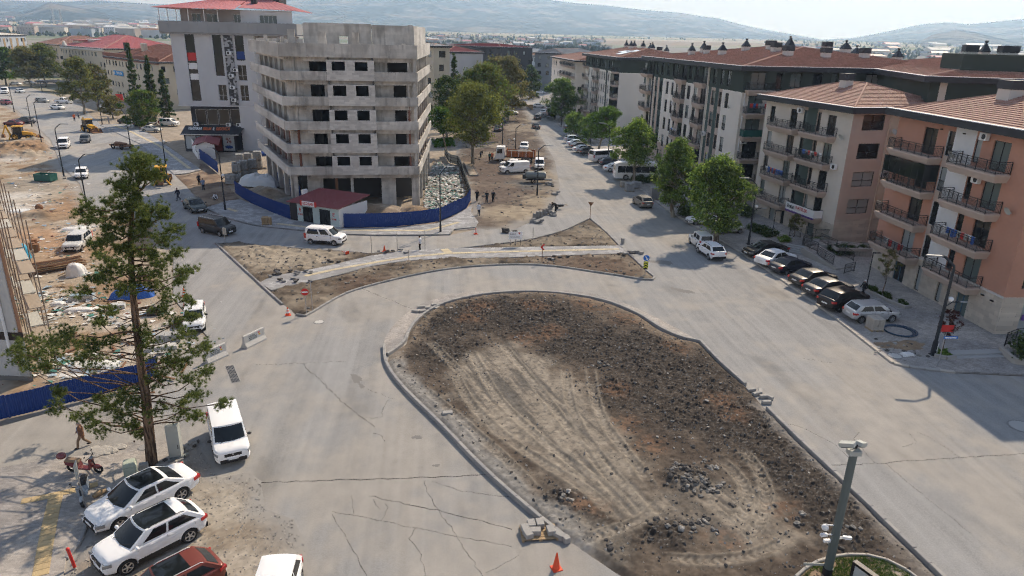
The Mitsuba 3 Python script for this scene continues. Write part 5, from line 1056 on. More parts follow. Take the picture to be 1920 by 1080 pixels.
m = M(); fW.box(m, 13.6,14.6,-6.0,-5.0,25.8,27.6); put('chimney', m, 'm_shop_dark', parent=kW)
fS = Fr(fG.p(-0.9,2.6,0)[:2], fG.p(9.3,2.6,0)[:2], -1)
kS = thing('shop_front', 'low shop front with a dark sign canopy and red door below the white office building', 'shop')
m = M().hexa([fS.p(-0.3,0.6,3.25), fS.p(10.3,0.6,3.25), fS.p(10.9,-2.2,4.5), fS.p(-0.3,-2.2,4.5), fS.p(-0.3,0.6,3.35), fS.p(10.3,0.6,3.35), fS.p(10.9,-2.2,4.6), fS.p(-0.3,-2.2,4.6)])
put('canopy', m, 'm_fascia', parent=kS); m = M(); fS.box(m, -0.4,10.3,0.6,0.7,3.15,3.35); put('canopy_edge', m, 'm_steel', parent=kS)
def slope_letters(text, u, width, mt, h=0.62):
 t = meshkit.text_mesh(text, h, 0.03, True); v = np.array(t.vertices); v[:, 0] *= width / v[:, 0].max(); k_ = (4.5 - 3.3) / 2.8
 w = np.array([fS.p(u + x, -0.5 - y * 0.9,3.82 + y * 0.9 * k_ + zz + 0.12 + 0.02) for x, y, zz in v]); w[:, 2] += np.maximum(0, v[:, 1]) * 0.35
 put('lettering', (w, np.array(t.faces)), mt, parent=kS)
slope_letters('YENIPINAR', 0.7,2.5, 'm_white'); slope_letters('EMLAK', 3.4,1.6, 'm_sign_orange'); slope_letters('&', 5.2,0.35, 'm_white'); slope_letters('SIGORTA', 5.8,2.6, 'm_sign_orange'); mat('m_sign_orange', (0.6,0.15,0.05),0.5)
hS = [(0.2,2.1,0.5,3.0),(2.3,4.3,0.9,2.9),(4.5,6.9,0.1,3.0),(7.1,9.2,0.2,3.1)]
wall(kS, fS, 0,9.6,0,3.2, hS, lambda u, z: 'm_shop_dark', depth=0.12)
for h, c in zip(hS, ('m_poster_a', 'm_poster_b', 'm_red_door', 'm_poster_a')): m = M(); fS.quad(m, *h, -0.1); put('shop_panel', m, c, parent=kS)
mat('m_poster_a', (0.45,0.47,0.47),0.5); mat('m_poster_b', (0.3,0.4,0.48),0.5); mat('m_red_door', (0.24,0.04,0.03),0.5)
m = M(); fS.box(m, 2.4,4.1,-0.09,-0.06,2.2,2.5); put('shop_panel', m, 'm_blue', parent=kS)
m = M(); q = fS.p(8.1,-0.05,0.9); m.ball(q, (0.75,0.05,0.32),2); put('shop_logo', m, 'm_blue', parent=kS)
letters(kS, fS, '%', 7.5,1.7,0.9,-0.08, 'm_red_door', name='shop_print')
for u in (0.9,6.9,8.8): ac_unit(kS, fG, u, 4.55,0.3)
S0, S1 = np.array((-56.56,125.13)), np.array((-53.82,126.12)); fH = Fr(S0, S1,-1); fH2 = Fr(S0, np.array((-64.42,139.27)),1)
kH = thing('site_hut', 'small white site hut with dark red gable roof below the shop', 'hut')
wall(kH, fH, 0, fH.L, 0,2.5, [], lambda u, z: 'm_white'); h2 = [(0.6,1.3,0.9,2.0),(2.2,3.0,0.9,2.0)]; wall(kH, fH2,0, fH2.L, 0,2.5, h2, lambda u, z: 'm_white')
for h in h2: window(kH, fH2, h, mull=0, depth=0.05)
d_ = fH2.L
for s in (0,1):
 a, b = (0.5,-0.25) if s == 0 else (0.5,1.25); L_ = fH.L
 ribbed(kH, fH.p(L_ * b, 0.3,2.45), fH.p(L_ * a, 0.3,3.1), fH.p(L_ * a, -d_ - 0.3,3.1), fH.p(L_ * b, -d_ - 0.3,2.45), 'm_red_roof', 0.4, 'roof', 0.08)
m = M().add([fH.p(0,0.0,2.5), fH.p(fH.L, 0.0,2.5), fH.p(fH.L / 2,0.0,3.05)], [[0,1,2]]); put('gable', m, 'm_white', parent=kH)
# -- yellow and cream buildings on the left ---------------------------------
def town(name, label, A, B, depth, h, mt, storeys, over=0.5, tile='m_rooftile', rp=0.3, cat='building'):
 return plain_block(name, label, A, B, depth, h, (mt,),-1, storeys, None, rp, cat, None, tile, over)
Y0, Y1 = np.array((-134.22,238.55)), np.array((-99.54,202.72));
kY, ry, zy, fY = town('corner_building', 'yellow corner building with dark red mansard roof and a blue sign board', Y0, Y1,26,12.6, 'm_straw', 4,0.4, 'm_brick')
m = M(); fY.box(m, 8.2,17.6,0.05,0.2,7.5,8.9); k_ = put('sign_board', m, 'm_signblue', parent=kY); mat('m_signblue', (0.02,0.22,0.5),0.5)
letters(k_, fY, 'YENI SAN', 11.0,7.95,0.65,0.205, 'm_white', width=5.5)
m = M(); q = fY.p(9.5,0.22,8.2); m.ball(q, (0.45,0.05,0.45),2); put('sign_emblem', m, 'm_white', parent=k_)
V0, V1 = np.array((-183.21,295.89)), np.array((-150.32,267.61))
kV, rv, zv, fV = town('cream_building', 'cream building with an arched dark window and red roofs behind the left trees', V0, V1,30,14.0, 'm_straw', 4,0.5, 'm_pink_roof')
a_ = np.linspace(0, math.pi, 12); m = M().prism(sg.Polygon([(7.0,8.0),(10.4,8.0)] + [(8.7 + 1.7 * math.cos(t),9.6 + 1.9 * math.sin(t)) for t in a_]),0,0.12)
v_, f_ = m.arr(); put('arched_window', (np.array([fV.p(x, z, y) for x, y, z in v_]), f_), 'm_glass', parent=kV)
m = M(); fV.box(m, -0.3, fV.L + 0.3,0,0.5,13.4,14.2); put('cornice', m, 'm_offwhite', parent=kV)
for u, d, w, l, z0, mt in ((3.5,6,7,5,14.6, 'm_straw'),(12,9,6,6,15.0, 'm_offwhite'),(8,17,8,6,15.6, 'm_straw')):
 c_ = fV.p(u + w / 2,-d, 0)[:2]; put('roof_room', M().obox(c_, w, l, 13.5, z0 + 1.9, fV.yaw), mt, parent=kV); put('roof_room_top', M().obox(c_, w + 1, l + 1, z0 + 1.9, z0 + 2.15, fV.yaw), 'm_pink_roof' if mt == 'm_straw' else 'm_white', parent=kV); q_ = Fr(fV.p(u, -d + l / 2,0)[:2], fV.p(u + w, -d + l / 2,0)[:2], -1); window(kV, q_, (w * 0.2, w * 0.75, z0 - 0.2, z0 + 1.5),0.15,2, frame='m_white')
m = M().add([fV.p(1.5,0.3,14.2), fV.p(6.5,0.3,14.2), fV.p(4.0,0.3,16.2), fV.p(1.5,-0.4,14.2), fV.p(6.5,-0.4,14.2), fV.p(4.0,-0.4,16.2)], [[0,1,2,2], [0,2,5,3], [1,2,5,4]]); put('pediment', m, 'm_offwhite', parent=kV)
m = M(); fY.box(m, -0.2, fY.L + 0.2,-0.3,0.35,12.3,14.2); put('mansard', m, 'm_brick', parent=kY)
for u, d in ((4,6),(11,9),(18,7)): put('chimney', M().obox(fY.p(u, -d, 0)[:2], 1.6,1.4,12,17.2, fY.yaw),('m_straw', 'm_shop_dark', 'm_offwhite')[int(u) % 3], parent=kY)
kX, rx_, zx, fX = town('apartment_house', 'blue grey building with tall window strips at the far left edge', np.array((-221.40,298.44)), np.array((-230.46,346.70)),40,17.0, 'm_bluegrey', 5,0.4, 'm_offwhite', 0.1); plaster('bluegrey', (0.42,0.46,0.52))
for u in np.arange(3, fX.L - 2,6.0): m = M(); fX.box(m, u, u + 1.6,0.02,0.1,2,16); put('window_strip', m, 'm_timber', parent=kX)
kT, rt_, zt_, fT = town('building', 'tan building with brown tile roof behind the yellow-green trees on the left', np.array((-223.08,340.35)), np.array((-203.76,326.30)),30,13.5, 'm_sand', 4)
# -- rendered building at the left edge with its scaffold --------------------
N0 = np.array((-31.01,40.69)); fN = Fr(N0, N0 + np.array([-22.0,1.0]),1); fN2 = Fr(N0, N0 + np.array([-25.5,31.0]),-1)
kN = thing('plastered_building', 'half plastered building at the left edge with white base, brown band and orange wall', 'building')
plaster('base_white', (0.55,0.54,0.52)); plaster('salmon', (0.42,0.235,0.15)); plaster('brownband', (0.06,0.048,0.042))
wall(kN, fN, 0,22,0,12, [], lambda u, z: 'm_rock' if z < 0.45 + 0 else ('m_base_white' if z < 3.0 else ('m_brownband' if z < 3.6 else 'm_salmon')), zb=(0.45,3.0,3.6))
m = M(); fN.box(m, 0.25,1.5,0.0,0.1,3.6,12); put('corner_trim', m, 'm_base_white', parent=kN)
m = M(); q = [fN.p(0.95,0.2, z) for z in (2.2,12)]; m.tube(q, 0.09,8); put('drainpipe', m, 'm_white', parent=kN)
m = M(); fN.box(m, 0.1,0.75,0.02,0.08,0.5,1.6); put('hatch', m, 'm_greybox', parent=kN)
wall(kN, fN2,0, fN2.L, 0,12, [(3 + 4 * i, 4.6 + 4 * i, 1 + 3 * j, 2.6 + 3 * j) for i in range(7) for j in range(3)], lambda u, z: 'm_base_white' if z < 3 else 'm_salmon', zb=(3.0,))
kSc = thing('scaffold', 'steel scaffold with boards along the plastered building at the left edge', 'scaffold')
mat('m_greyboard', (0.3,0.26,0.21),0.85); mat('m_scaffold', (0.17,0.15,0.135),0.7,0.2)
for i in range(9):
 u = 1.0 + i * 3.4
 for d in (0.5,1.5): m = M().bar(fN2.p(u, d, 0), fN2.p(u, d, 10.5),0.05); put('upright', m, 'm_scaffold', parent=kSc)
for z in (2.2,4.6,7.0):
 for d in (0.5,1.5): m = M().bar(fN2.p(1, d, z + 0.9), fN2.p(28.2, d, z + 0.9),0.055); put('ledger', m, 'm_scaffold', parent=kSc)
 for i in range(8): m = M(); fN2.box(m, 1.2 + i * 3.4,4.2 + i * 3.4,0.55,1.45, z, z + 0.05); put('board', m, ('m_greyboard', 'm_greybox', 'm_greyboard')[i % 3], parent=kSc)
for i in range(8): m = M().bar(fN2.p(1 + i * 3.4,1.5,0.1), fN2.p(4.4 + i * 3.4,1.5,2.2),0.05); put('brace', m, 'm_scaffold', parent=kSc)
# ---- hills and the far town ------------------------------------------------
def hill(name, label, prof, R0, R1, seed, rough=0.16, nr=64, back=1.25):
 az = np.linspace(prof[0][0], prof[-1][0], int((prof[-1][0] - prof[0][0]) * 3.2)); el = np.interp(az, *np.array(prof).T)
 rs_ = np.r_[np.linspace(R0, R1, nr), R1 * back]; a = np.radians(az)
 X, Y = np.outer(rs_, np.sin(a)), np.outer(rs_, np.cos(a)); t = ((rs_ - R0) / (R1 - R0)).clip(0,1)[:, None]
 H = (R1 * np.tan(np.radians(el)) + 22)[None]
 n = meshkit.fbm(np.stack([X / 800, Y / 1500, np.zeros_like(X)], -1),5, seed); rdg = 1 - np.abs(2 * n - 1)
 Z = H * (t ** 1.25 * 0.98 * (1 - rough * 2.2 * (1 - t) * (1 - rdg)) + rough * (rdg - 0.6) * np.sin(np.pi * t) * 1.3) + (tz(9e9) - 3) * (1 - t)
 Z[-2] = H[0] * (1 + 0.03 * (n[-2] - 0.5)); Z[-1] = 0
 nr_, na = X.shape; idx = np.arange(nr_ * na).reshape(nr_, na)
 f = np.stack([idx[:-1, :-1], idx[:-1,1:], idx[1:, 1:], idx[1:, :-1]], -1).reshape(-1,4)
 return struct(put(name, M().add(np.stack([X, Y, Z], -1).reshape(-1,3), f), 'm_hill', smooth=True), label=label)
hill('hills', 'long blue mountain ridge behind the plain', [(-75,1.2),(-55,1.6),(-40,1.3),(-31.15,1.42),(-29.5,1.6),(-25.5,1.5),(-22,1.65),(-19.2,1.9),(-16.2,2.2),(-10.9,2.75),(-3,3.0),(1.0,2.75),(1.9,2.68),(4.3,2.46),(6.5,2.34),(9.5,2.07),(12,1.93),(13.4,1.73),(14.9,1.57),(16.3,1.23),(17.8,0.93),(19.6,0.67),(22,0.3),(24,0.05)], 4600,8200,3)
hill('hills', 'hazy long hill at the right beyond the tile roofs', [(20,0.1),(24.2,0.45),(26.1,0.87),(27.4,1.2),(28.4,1.41),(29.7,1.53),(30.8,1.42),(32.3,1.59),(33.7,1.76),(37,2.1),(45,1.6),(60,1.2),(75,0.4)], 5200,8600,7)
hill('hills', 'low dark hill at the right in front of the hazy one', [(27.6,0.02),(28.3,0.3),(28.9,0.72),(30.15,1.11),(31.4,0.96),(32.3,0.72),(33.6,0.4),(36,0.02)], 3900,4700,9,0.12,40,1.15)
hill('hills', 'dark round hill at the left behind the pylons', [(-37,0.3),(-33.6,0.65),(-33,0.86),(-32,1.38),(-30.9,1.17),(-29.5,0.96),(-28.3,0.6),(-26.5,0.3),(-24,0.02)], 3900,5000,11,0.12,40,1.15)
A_, B_ = np.array((7.25,309.14)), np.array((18.30,303.78))
plain_block('apartment_block', 'blue grey five storey block with grey roof at the far end of the road', A_, B_, 40,15.5,('m_bluegrey_d',),-1,5, None, 0.25, 'apartment block', None, 'm_slate', 0.8); plaster('bluegrey_d', (0.24,0.27,0.30)); mat('m_slate', (0.16,0.18,0.21),0.7)
plain_block('building', 'dark grey building with a red roof left of the blue grey block', np.array((-6.67,292.93)), np.array((6.11,308.76)),30,17.5,('m_shop_dark',),-1,5, None, 0.1, 'building', None, 'm_red_roof', 0.4)
plain_block('building', 'white gable walled building with a red roof behind the yellow trees', np.array((-20.26,209.78)), np.array((-10.14,216.74)),34,17.0,('m_facade_white',),-1,5, None, 0.25, 'building', None, 'm_red_roof', 0.3, front=False)
plain_block('building', 'cream building with balcony just right of the concrete shell', np.array((-20.29,178.09)), np.array((-16.69,181.01)),16,19.0,('m_straw',),-1,6, None, 0.2, 'building', None, 'm_offwhite', 0.5)
plain_block('building', 'grey plastered block right of the end of the road behind the row', np.array((19.81,326.18)), np.array((31.18,330.10)),40,13.0,('m_bluegrey',),-1,4, None, 0.2, 'building', None, 'm_slate', 0.6)
rs = RS(42); TW = ['m_facade_white', 'm_offwhite', 'm_sand', 'm_grey', 'm_cream', 'm_bluegrey', 'm_rose']; TR = ['m_offwhite', 'm_pink_roof', 'm_slate', 'm_red_roof', 'm_rust', 'm_white', 'm_offwhite']
def far_house(c, w, d, h, yaw, i, group, label, cat, flat):
 k = thing(cat.replace(' ', '_'), label, cat, group)
 g0 = tz(math.hypot(*c)); h += g0; put('wall', M().obox(c, w, d, g0 - 1.5, h, yaw), TW[i % 7], parent=k)
 ca, sa = math.cos(yaw), math.sin(yaw); Q = lambda x, y, z: (c[0] + ca * x - sa * y, c[1] + sa * x + ca * y, z); m = M(); o = 0.4
 a, b, e = w / 2 + o, d / 2 + o, (0.35 if flat else min(w, d) * 0.16)
 if flat: m.obox(c, w + 0.6, d + 0.6, h, h + 0.4, yaw)
 else: m.add([Q(-a, -b, h), Q(a, -b, h), Q(a, b, h), Q(-a, b, h), Q(-a, 0, h + e), Q(a, 0, h + e)], [[0,1,5,4], [2,3,4,5], [0,4,3,3], [1,2,5,5]])
 put('roof', m, TR[(i * 3 + i // 7) % 7], parent=k)
 if h - g0 > 5 and w < 30:
  m = M(); n = max(2, int(w / 4)); fl = max(1, int((h - g0) / 3))
  for q in range(n):
   for j in range(fl):
    x = -w / 2 + w * (q + 0.5) / n; m.hexa([Q(x + s * 0.6,-d / 2 + t, z) for z in (g0 + j * 3 + 1.0, g0 + j * 3 + 2.2) for s, t in ((-1,-0.08),(1,-0.08),(1,0.02),(-1,0.02))])
  put('window', m, 'm_glass', parent=k)
ZONES = [((795,1135),(70,93),95, 'houses out on the plain beyond the road', 'small house or shed out on the plain, beyond the far end of the road', 'house', (10,22),(4,9)),((800,1000),(104,122),26, 'white sheds short of the cypress belt', 'low pale shed between the cypress belt and the yellow trees', 'shed', (18,40),(5,8)),
 ((0,320),(49,68),70, 'pale works halls far out on the left', 'pale works hall far out on the plain at the upper left', 'hall', (22,60),(7,16)),((0,305),(70,90),45, 'grey roofed buildings behind the left street', 'grey roofed building in the quarter behind the yellow corner building', 'building', (18,36),(10,15)),
 ((1440,1920),(64,96),64, 'buildings beyond the tile roofs', 'small pale building out on the plain beyond the tile roofs at the right', 'house', (12,60),(4,9))]
ri = 0
for (x0, x1),(y0, y1), n, grp, lab, cat, sz, hh in ZONES:
 done = []; tries = 0
 while len(done) < n and tries < 4000:
  tries += 1; px, py = rs.uniform(x0, x1), rs.uniform(y0, y1); py2 = py + (px - 960) * 0.0246
  c = PXT(px, py2); w, d = rs.uniform(*sz), rs.uniform(sz[0] * 0.7, sz[1] * 0.6)
  if any(math.hypot(c[0] - q[0], c[1] - q[1]) < (w + q[2]) * 0.6 for q in done): continue
  done.append((*c, w)); ri += 1
  far_house(c, w, d, rs.uniform(*hh), rs.uniform(-0.5,0.5), rs.randint(1000), grp, lab, cat, rs.rand() < 0.45)
k = thing('hall', 'big white windowless works hall left of the pink roofed office building', 'hall'); c = PXT(243,53); put('wall', M().obox(c, 42,30,0,20,0.25), 'm_facade_white', parent=k); put('roof', M().obox(c, 42.4,30.4,20.0,20.5,0.25), 'm_white', parent=k)
for i, (c, h) in enumerate((((-1190.33,1912.83),62),((-1067.08,1742.36),56))):
 k = thing('pylon', ['left lattice pylon standing out against the left hill', 'right lattice pylon standing out against the left hill'][i], 'pylon'); m = M()
 for sx, sy in ((-1,-1),(1,-1),(1,1),(-1,1)): m.bar((c[0] + sx * 3.2, c[1] + sy * 3.2,0),(c[0] + sx * 0.5, c[1] + sy * 0.5, h),0.55)
 for j in range(9):
  z0, z1 = h * j / 9, h * (j + 1) / 9; r0, r1 = lerp(3.2,0.5, j / 9), lerp(3.2,0.5,(j + 1) / 9); m.bar((c[0] - r0, c[1] - r0, z0),(c[0] + r1, c[1] - r1, z1),0.3); m.bar((c[0] + r0, c[1] - r0, z0),(c[0] - r1, c[1] - r1, z1),0.3)
 put('mast', m, 'm_steel', parent=k)
 for z in (0.72,0.84,0.95): put('cross_arm', M().bar((c[0] - 6, c[1], h * z),(c[0] + 6, c[1], h * z),0.5), 'm_steel', parent=k)
def far_trees(name, label, spots, hts, wr, seed, mt='m_leaf', cols=((0.02,0.03,0.022),(0.035,0.045,0.025))):
 q = RS(seed); m = M(); col = []
 for (x, y), h in zip(spots, hts):
  g = tz(math.hypot(x, y)); w = h * q.uniform(*wr); n = 6; a = np.arange(n) * 2 * np.pi / n + q.rand() * 6; c = lerp(np.array(cols[0]), np.array(cols[1]), q.rand())
  v = [];
  for z, r in ((0.05,0.5),(0.35,1.0),(0.7,0.75)): rr = w * r * (0.7 + 0.6 * q.rand(n)); v += [(x + rr[i] * math.cos(a[i]), y + rr[i] * math.sin(a[i]), g + z * h) for i in range(n)]
  v.append((x, y, g + h)); f = [[i, (i + 1) % n, n + (i + 1) % n, n + i] for i in range(n)] + [[n + i, n + (i + 1) % n, 2 * n + (i + 1) % n, 2 * n + i] for i in range(n)] + [[2 * n + i, 2 * n + (i + 1) % n, 3 * n, 3 * n] for i in range(n)]
  m.add(v, f); col += [c * q.uniform(0.7,1.3) for _ in v]
 return struct(put(name, m, mt, color=np.array(col)), 'stuff', label)
mat('m_fartree', VC, 0.95, spec=0.05)
sp = []; hs = []
for _ in range(520): px = rs.uniform(860,1145); sp.append(PXG(px, 101 + rs.uniform(-2.2,3) + (px - 960) * 0.0246)); hs.append(rs.uniform(7,13))
far_trees('cypress_belt', 'dark belt of cypresses before the far houses', sp, hs, (0.14,0.2),5, 'm_fartree')
sp = []; hs = []
for (x0, x1),(y0, y1), n in (((795,1135),(68,98),700),((0,320),(49,90),800),((1430,1920),(62,100),560),((800,960),(104,124),120),((0,1920),(60,68),500)):
 for _ in range(n): px = rs.uniform(x0, x1); sp.append(PXT(px, rs.uniform(y0, y1) + (px - 960) * 0.0246)); hs.append(rs.uniform(4,9))
far_trees('far_trees', 'scattered trees among the far houses', sp, hs, (0.3,0.55),6, 'm_fartree', ((0.03,0.045,0.02),(0.075,0.085,0.035)))
# ---- trees and plants ------------------------------------------------------
def leaf_cloud(centres, rad, n, size, tone, q, droop=0.0, flat=0.75, up=0.35):
 """n leaf faces gathered in clumps round the centres"""
 tone = np.array(tone); C = np.array(centres); k = q.randint(len(C), size=n)
 P = C[k] + q.randn(n, 3) * np.asarray(rad)[k][:, None] * 0.5 * [1,1, flat]
 a = q.randn(n, 3); a /= np.linalg.norm(a, axis=1, keepdims=True); nrm = q.randn(n, 3) * 0.8 + [0,0, up * 2]; nrm /= np.linalg.norm(nrm, axis=1, keepdims=True)
 a = np.cross(a, nrm); a /= np.linalg.norm(a, axis=1, keepdims=True) + 1e-9; b = np.cross(nrm, a); s = size * q.uniform(0.6,1.3,(n, 1))
 v = np.stack([P - a * s, P - b * s * 0.6, P + a * s, P + b * s * 0.6], 1).reshape(-1,3)
 i = np.arange(n) * 4; f = np.stack([i, i + 1, i + 2, i + 3], 1)
 ct = q.uniform(0,1, len(C))[k]; c = tone[0] * (1 - ct[:, None]) + tone[1] * ct[:, None]
 if len(tone) > 2: w = (q.rand(n) < 0.24)[:, None]; c = np.where(w, tone[2], c)
 c = c * q.uniform(0.7,1.3,(n, 1)); return v, f, np.repeat(c, 4, axis=0)
def tree(name, label, cat, base, h, crown, tones, n, size, seed, trunk=0.22, clear=0.3, bark='m_bark_pale', shape='round', group=None, lean=(0,0), clumps=60):
 """trunk with limbs and a crown of leaf clumps. crown: half widths"""
 q = RS(seed); k = thing(name, label, cat, group); bx, by = base; m = M(); cz0, cz1 = h * clear, h
 top = np.array([bx + lean[0], by + lean[1], h * 0.8]); b0 = np.array([bx, by, -0.05])
 path = [b0 + (top - b0) * t + np.r_[q.randn(2) * 0.12 * (t > 0) * h / 8,0] for t in np.linspace(0,1,6)]
 m.tube(path, [trunk * (1.25 if i == 0 else 1 - 0.16 * i) for i in range(6)], 8)
 cs = []; rr = []
 clumps = int(clumps * 1.5)
 for i in range(clumps):
  t = q.uniform(0.02,1) ** 0.85; z = cz0 + (cz1 - cz0) * t
  w = {'round': math.sqrt(max(0.05,1 - (2 * t - 0.85) ** 2 / 1.35)), 'cone': 1.05 - t, 'egg': (math.sin(math.pi * min(1, t * 0.85 + 0.12))) ** 0.8}[shape]
  a = q.rand() * 6.283; r = crown * w * math.sqrt(q.uniform(0.08,1)) * (0.82 + 0.5 * math.sin(3 * a + seed + 4 * t) * q.rand())
  c = np.array([bx + lean[0] * t + r * math.cos(a), by + lean[1] * t + r * math.sin(a), z]); cs.append(c); rr.append(crown * q.uniform(0.10,0.27) * (0.6 if shape == 'cone' else 1))
  if i % 3 == 0:
   s = b0 + (top - b0) * min(0.95, max(0.12,(z * 0.72) / (h * 0.8))); mid = (s + c) / 2 + [0,0,-0.05 * h * q.rand()]; m.tube([s, mid, c], [trunk * 0.38, trunk * 0.22,0.03], 5, cap=False)
 put('trunk', m, bark, parent=k, smooth=True)
 v, f, c = leaf_cloud(cs, rr, n, size, tones, q); put('crown', (v, f), 'm_leaf', parent=k, color=c)
 return k
GREEN = [(0.045,0.085,0.018),(0.095,0.15,0.03),(0.16,0.2,0.05)]; DEEP = [(0.022,0.04,0.014),(0.05,0.075,0.024),(0.08,0.1,0.03)]
YELL = [(0.10,0.12,0.03),(0.165,0.175,0.05),(0.2,0.18,0.06)]; BROWN = [(0.12,0.105,0.05),(0.155,0.14,0.06),(0.1,0.115,0.035)]; OLIVE = [(0.06,0.075,0.03),(0.12,0.115,0.04),(0.15,0.11,0.04)]
LIME = [(0.08,0.14,0.025),(0.14,0.2,0.04),(0.2,0.25,0.06)]
GREEN, DEEP, YELL, BROWN, OLIVE, LIME = [[tuple(min(0.6, x * g) for x in t) for t in l] for l, g in ((GREEN, 1.9),(DEEP, 1.9),(YELL, 1.75),(BROWN, 1.7),(OLIVE, 1.8),(LIME, 1.8))]
G_ = 'street trees along the right pavement'
tree('plane_tree', 'big green plane tree behind the two white cars on the right', 'tree', (23.52,78.57),9.55,3.6, [DEEP[1], GREEN[1], LIME[2]], 21000,0.16,1,0.3,0.2, clumps=95, lean=(-0.3,0))
tree('plane_tree', 'tall green plane tree standing behind the grey crossover on the right kerb', 'tree', (21.06,90.58),10.01,3.1, [DEEP[1], GREEN[1], LIME[2]], 17000,0.16,2,0.26,0.15, clumps=85, shape='egg')
tree('plane_tree', 'plane tree with a pale trunk standing before the parked bus', 'tree', (19.00,111.52),9.93,3.7, [GREEN[0], LIME[1], LIME[2]], 15000,0.18,3,0.28,0.36, clumps=75)
tree('plane_tree', 'leafy plane tree just left of the long block, beside the white minibus', 'tree', (17.25,146.84),8.66,3.6, GREEN[:2] + LIME[:1], 8000,0.22,4,0.25,0.3, lean=(1.6,0))
tree('street_tree', 'small bright green tree by the dark blue car up the right pavement', 'tree', (13.64,168.44),5.28,2.7, LIME, 6000,0.2,5,0.16,0.2)
tree('street_tree', 'small bright green tree next to the leafy plane tree up the right pavement', 'tree', (16.34,158.31),6.04,2.7, LIME, 6000,0.2,6,0.16,0.2)
tree('street_tree', 'tall green tree towering over the queue of cars at the end of the road', 'tree', (12.65,201.76),10.92,5.2, GREEN, 12000,0.26,7,0.3,0.12, clumps=80)
tree('street_tree', 'dark broad tree behind the tall green one at the end of the road', 'tree', (19.49,235.69),11.18,6.5, DEEP, 9000,0.34,8,0.3,0.1)
tree('street_tree', 'dark tree left of the far balcony block', 'tree', (25.50,267.40),11.67,7.5, DEEP, 8000,0.4,9,0.3,0.1)
tree('street_tree', 'dark narrow tree in front of the far blue grey block', 'tree', (5.29,273.25),11.52,4.0, DEEP, 6000,0.35,10,0.3,0.05, shape='egg')
tree('poplar_tree', 'big yellow green plane tree beside the parked dump truck', 'tree', (-7.61,127.14),13.78,5.6, YELL[:2] + [(0.1,0.12,0.03)], 19000,0.17,11,0.32,0.3, clumps=110)
tree('poplar_tree', 'tall yellowing tree behind the big yellow green plane tree', 'tree', (-6.57,159.40),16.00,6.0, [YELL[0], OLIVE[1], GREEN[1]], 14000,0.22,12,0.3,0.22, clumps=90)
tree('poplar_tree', 'brownish autumn tree at the left side of the far road', 'tree', (-2.32,198.51),16.28,6.2, BROWN, 13000,0.26,13,0.3,0.2, clumps=90)
tree('poplar_tree', 'olive brown tree behind the autumn tree at the left side of the far road', 'tree', (-5.97,211.63),15.53,6.5, [OLIVE[0], BROWN[0], BROWN[1]], 10000,0.3,14,0.3,0.2)
tree('poplar_tree', 'leafy green and yellow tree next to the dark pines behind the shell', 'tree', (-10.36,158.72),14.52,4.6, [GREEN[0], YELL[0], OLIVE[1]], 10000,0.22,15,0.25,0.2)
tree('dark_tree', 'dark evergreen tree standing right behind the concrete shell', 'tree', (-15.45,159.55),13.21,4.4, DEEP, 10000,0.2,16,0.25,0.15)
tree('dark_tree', 'second dark evergreen tree between the shell and the yellow trees', 'tree', (-12.47,164.58),12.46,4.0, DEEP, 9000,0.2,17,0.25,0.15)
tree('fir_tree', 'thin dark spruce rising above the trees behind the shell', 'tree', (-14.91,172.85),17.69,2.6, DEEP, 6000,0.2,18,0.25,0.2, shape='cone')
tree('umbrella_tree', 'small bright green tree with forked trunk at the corner of the shell', 'tree', (-12.83,135.36),8.95,3.1, [(0.05,0.12,0.02),(0.09,0.17,0.03),(0.12,0.2,0.04)], 8000,0.16,19,0.16,0.5, lean=(-1.8,0))
for i, (p, t, w, tn, lb) in enumerate((((262,236),92,2.3, DEEP, 'left of the three dark firs before the yellow corner building'),((292,232),105,2.6, DEEP, 'middle of the three dark firs beside the white office building'),((316,234),135,2.4, DEEP, 'right of the three dark firs, nearest the white office building'))):
 b = PXG(*p); hh = [18.42,15.91,12.45][i]
 tree('fir_tree', lb, 'tree', b, hh, w, tn, 9000,0.2,30 + i, 0.25,0.06, shape='cone', clumps=110)
tree('street_tree', 'bushy green tree in front of the three firs', 'tree', (-86.04,164.94),8.16,4.4, [GREEN[0], OLIVE[1], LIME[0]], 10000,0.2,40,0.25,0.1)
tree('street_tree', 'yellow brown tree beside the digger loader on the left street', 'tree', (-102.48,181.51),5.54,3.0, BROWN, 5000,0.2,41,0.2,0.15)
tree('street_tree', 'yellow olive tree before the cream building on the left street', 'tree', (-114.25,189.13),13.73,5.4, [OLIVE[0], YELL[1], BROWN[1]], 12000,0.24,42,0.3,0.25)
tree('street_tree', 'dark olive tree right beside the yellow olive tree', 'tree', (-114.96,197.42),12.12,4.2, OLIVE, 8000,0.24,43,0.3,0.25)
tree('street_tree', 'yellow green tree before the tan building at the upper left', 'tree', (-178.77,274.83),15.02,7.0, [YELL[0], OLIVE[0], YELL[1]], 9000,0.36,44,0.3,0.25)
tree('street_tree', 'brownish tree left of the yellow green tree at the upper left', 'tree', (-180.23,268.39),13.55,6.0, [OLIVE[1], BROWN[1], OLIVE[0]], 8000,0.36,45,0.3,0.25)
tree('street_tree', 'green tree at the far upper left edge', 'tree', (-194.06,275.27),13.13,6.5, [GREEN[0], OLIVE[0], GREEN[1]], 8000,0.36,46,0.3,0.2)
tree('young_tree', 'thin young tree with sparse dark leaves before the orange block', 'tree', (34.76,62.03),4.37,1.0, OLIVE, 900,0.09,50,0.06,0.45, 'm_bark', clumps=26)
tree('young_tree', 'thin young tree under the balcony with the banner', 'tree', (33.60,81.55),2.88,0.95, OLIVE, 1300,0.1,51,0.06,0.3, 'm_bark', clumps=30)
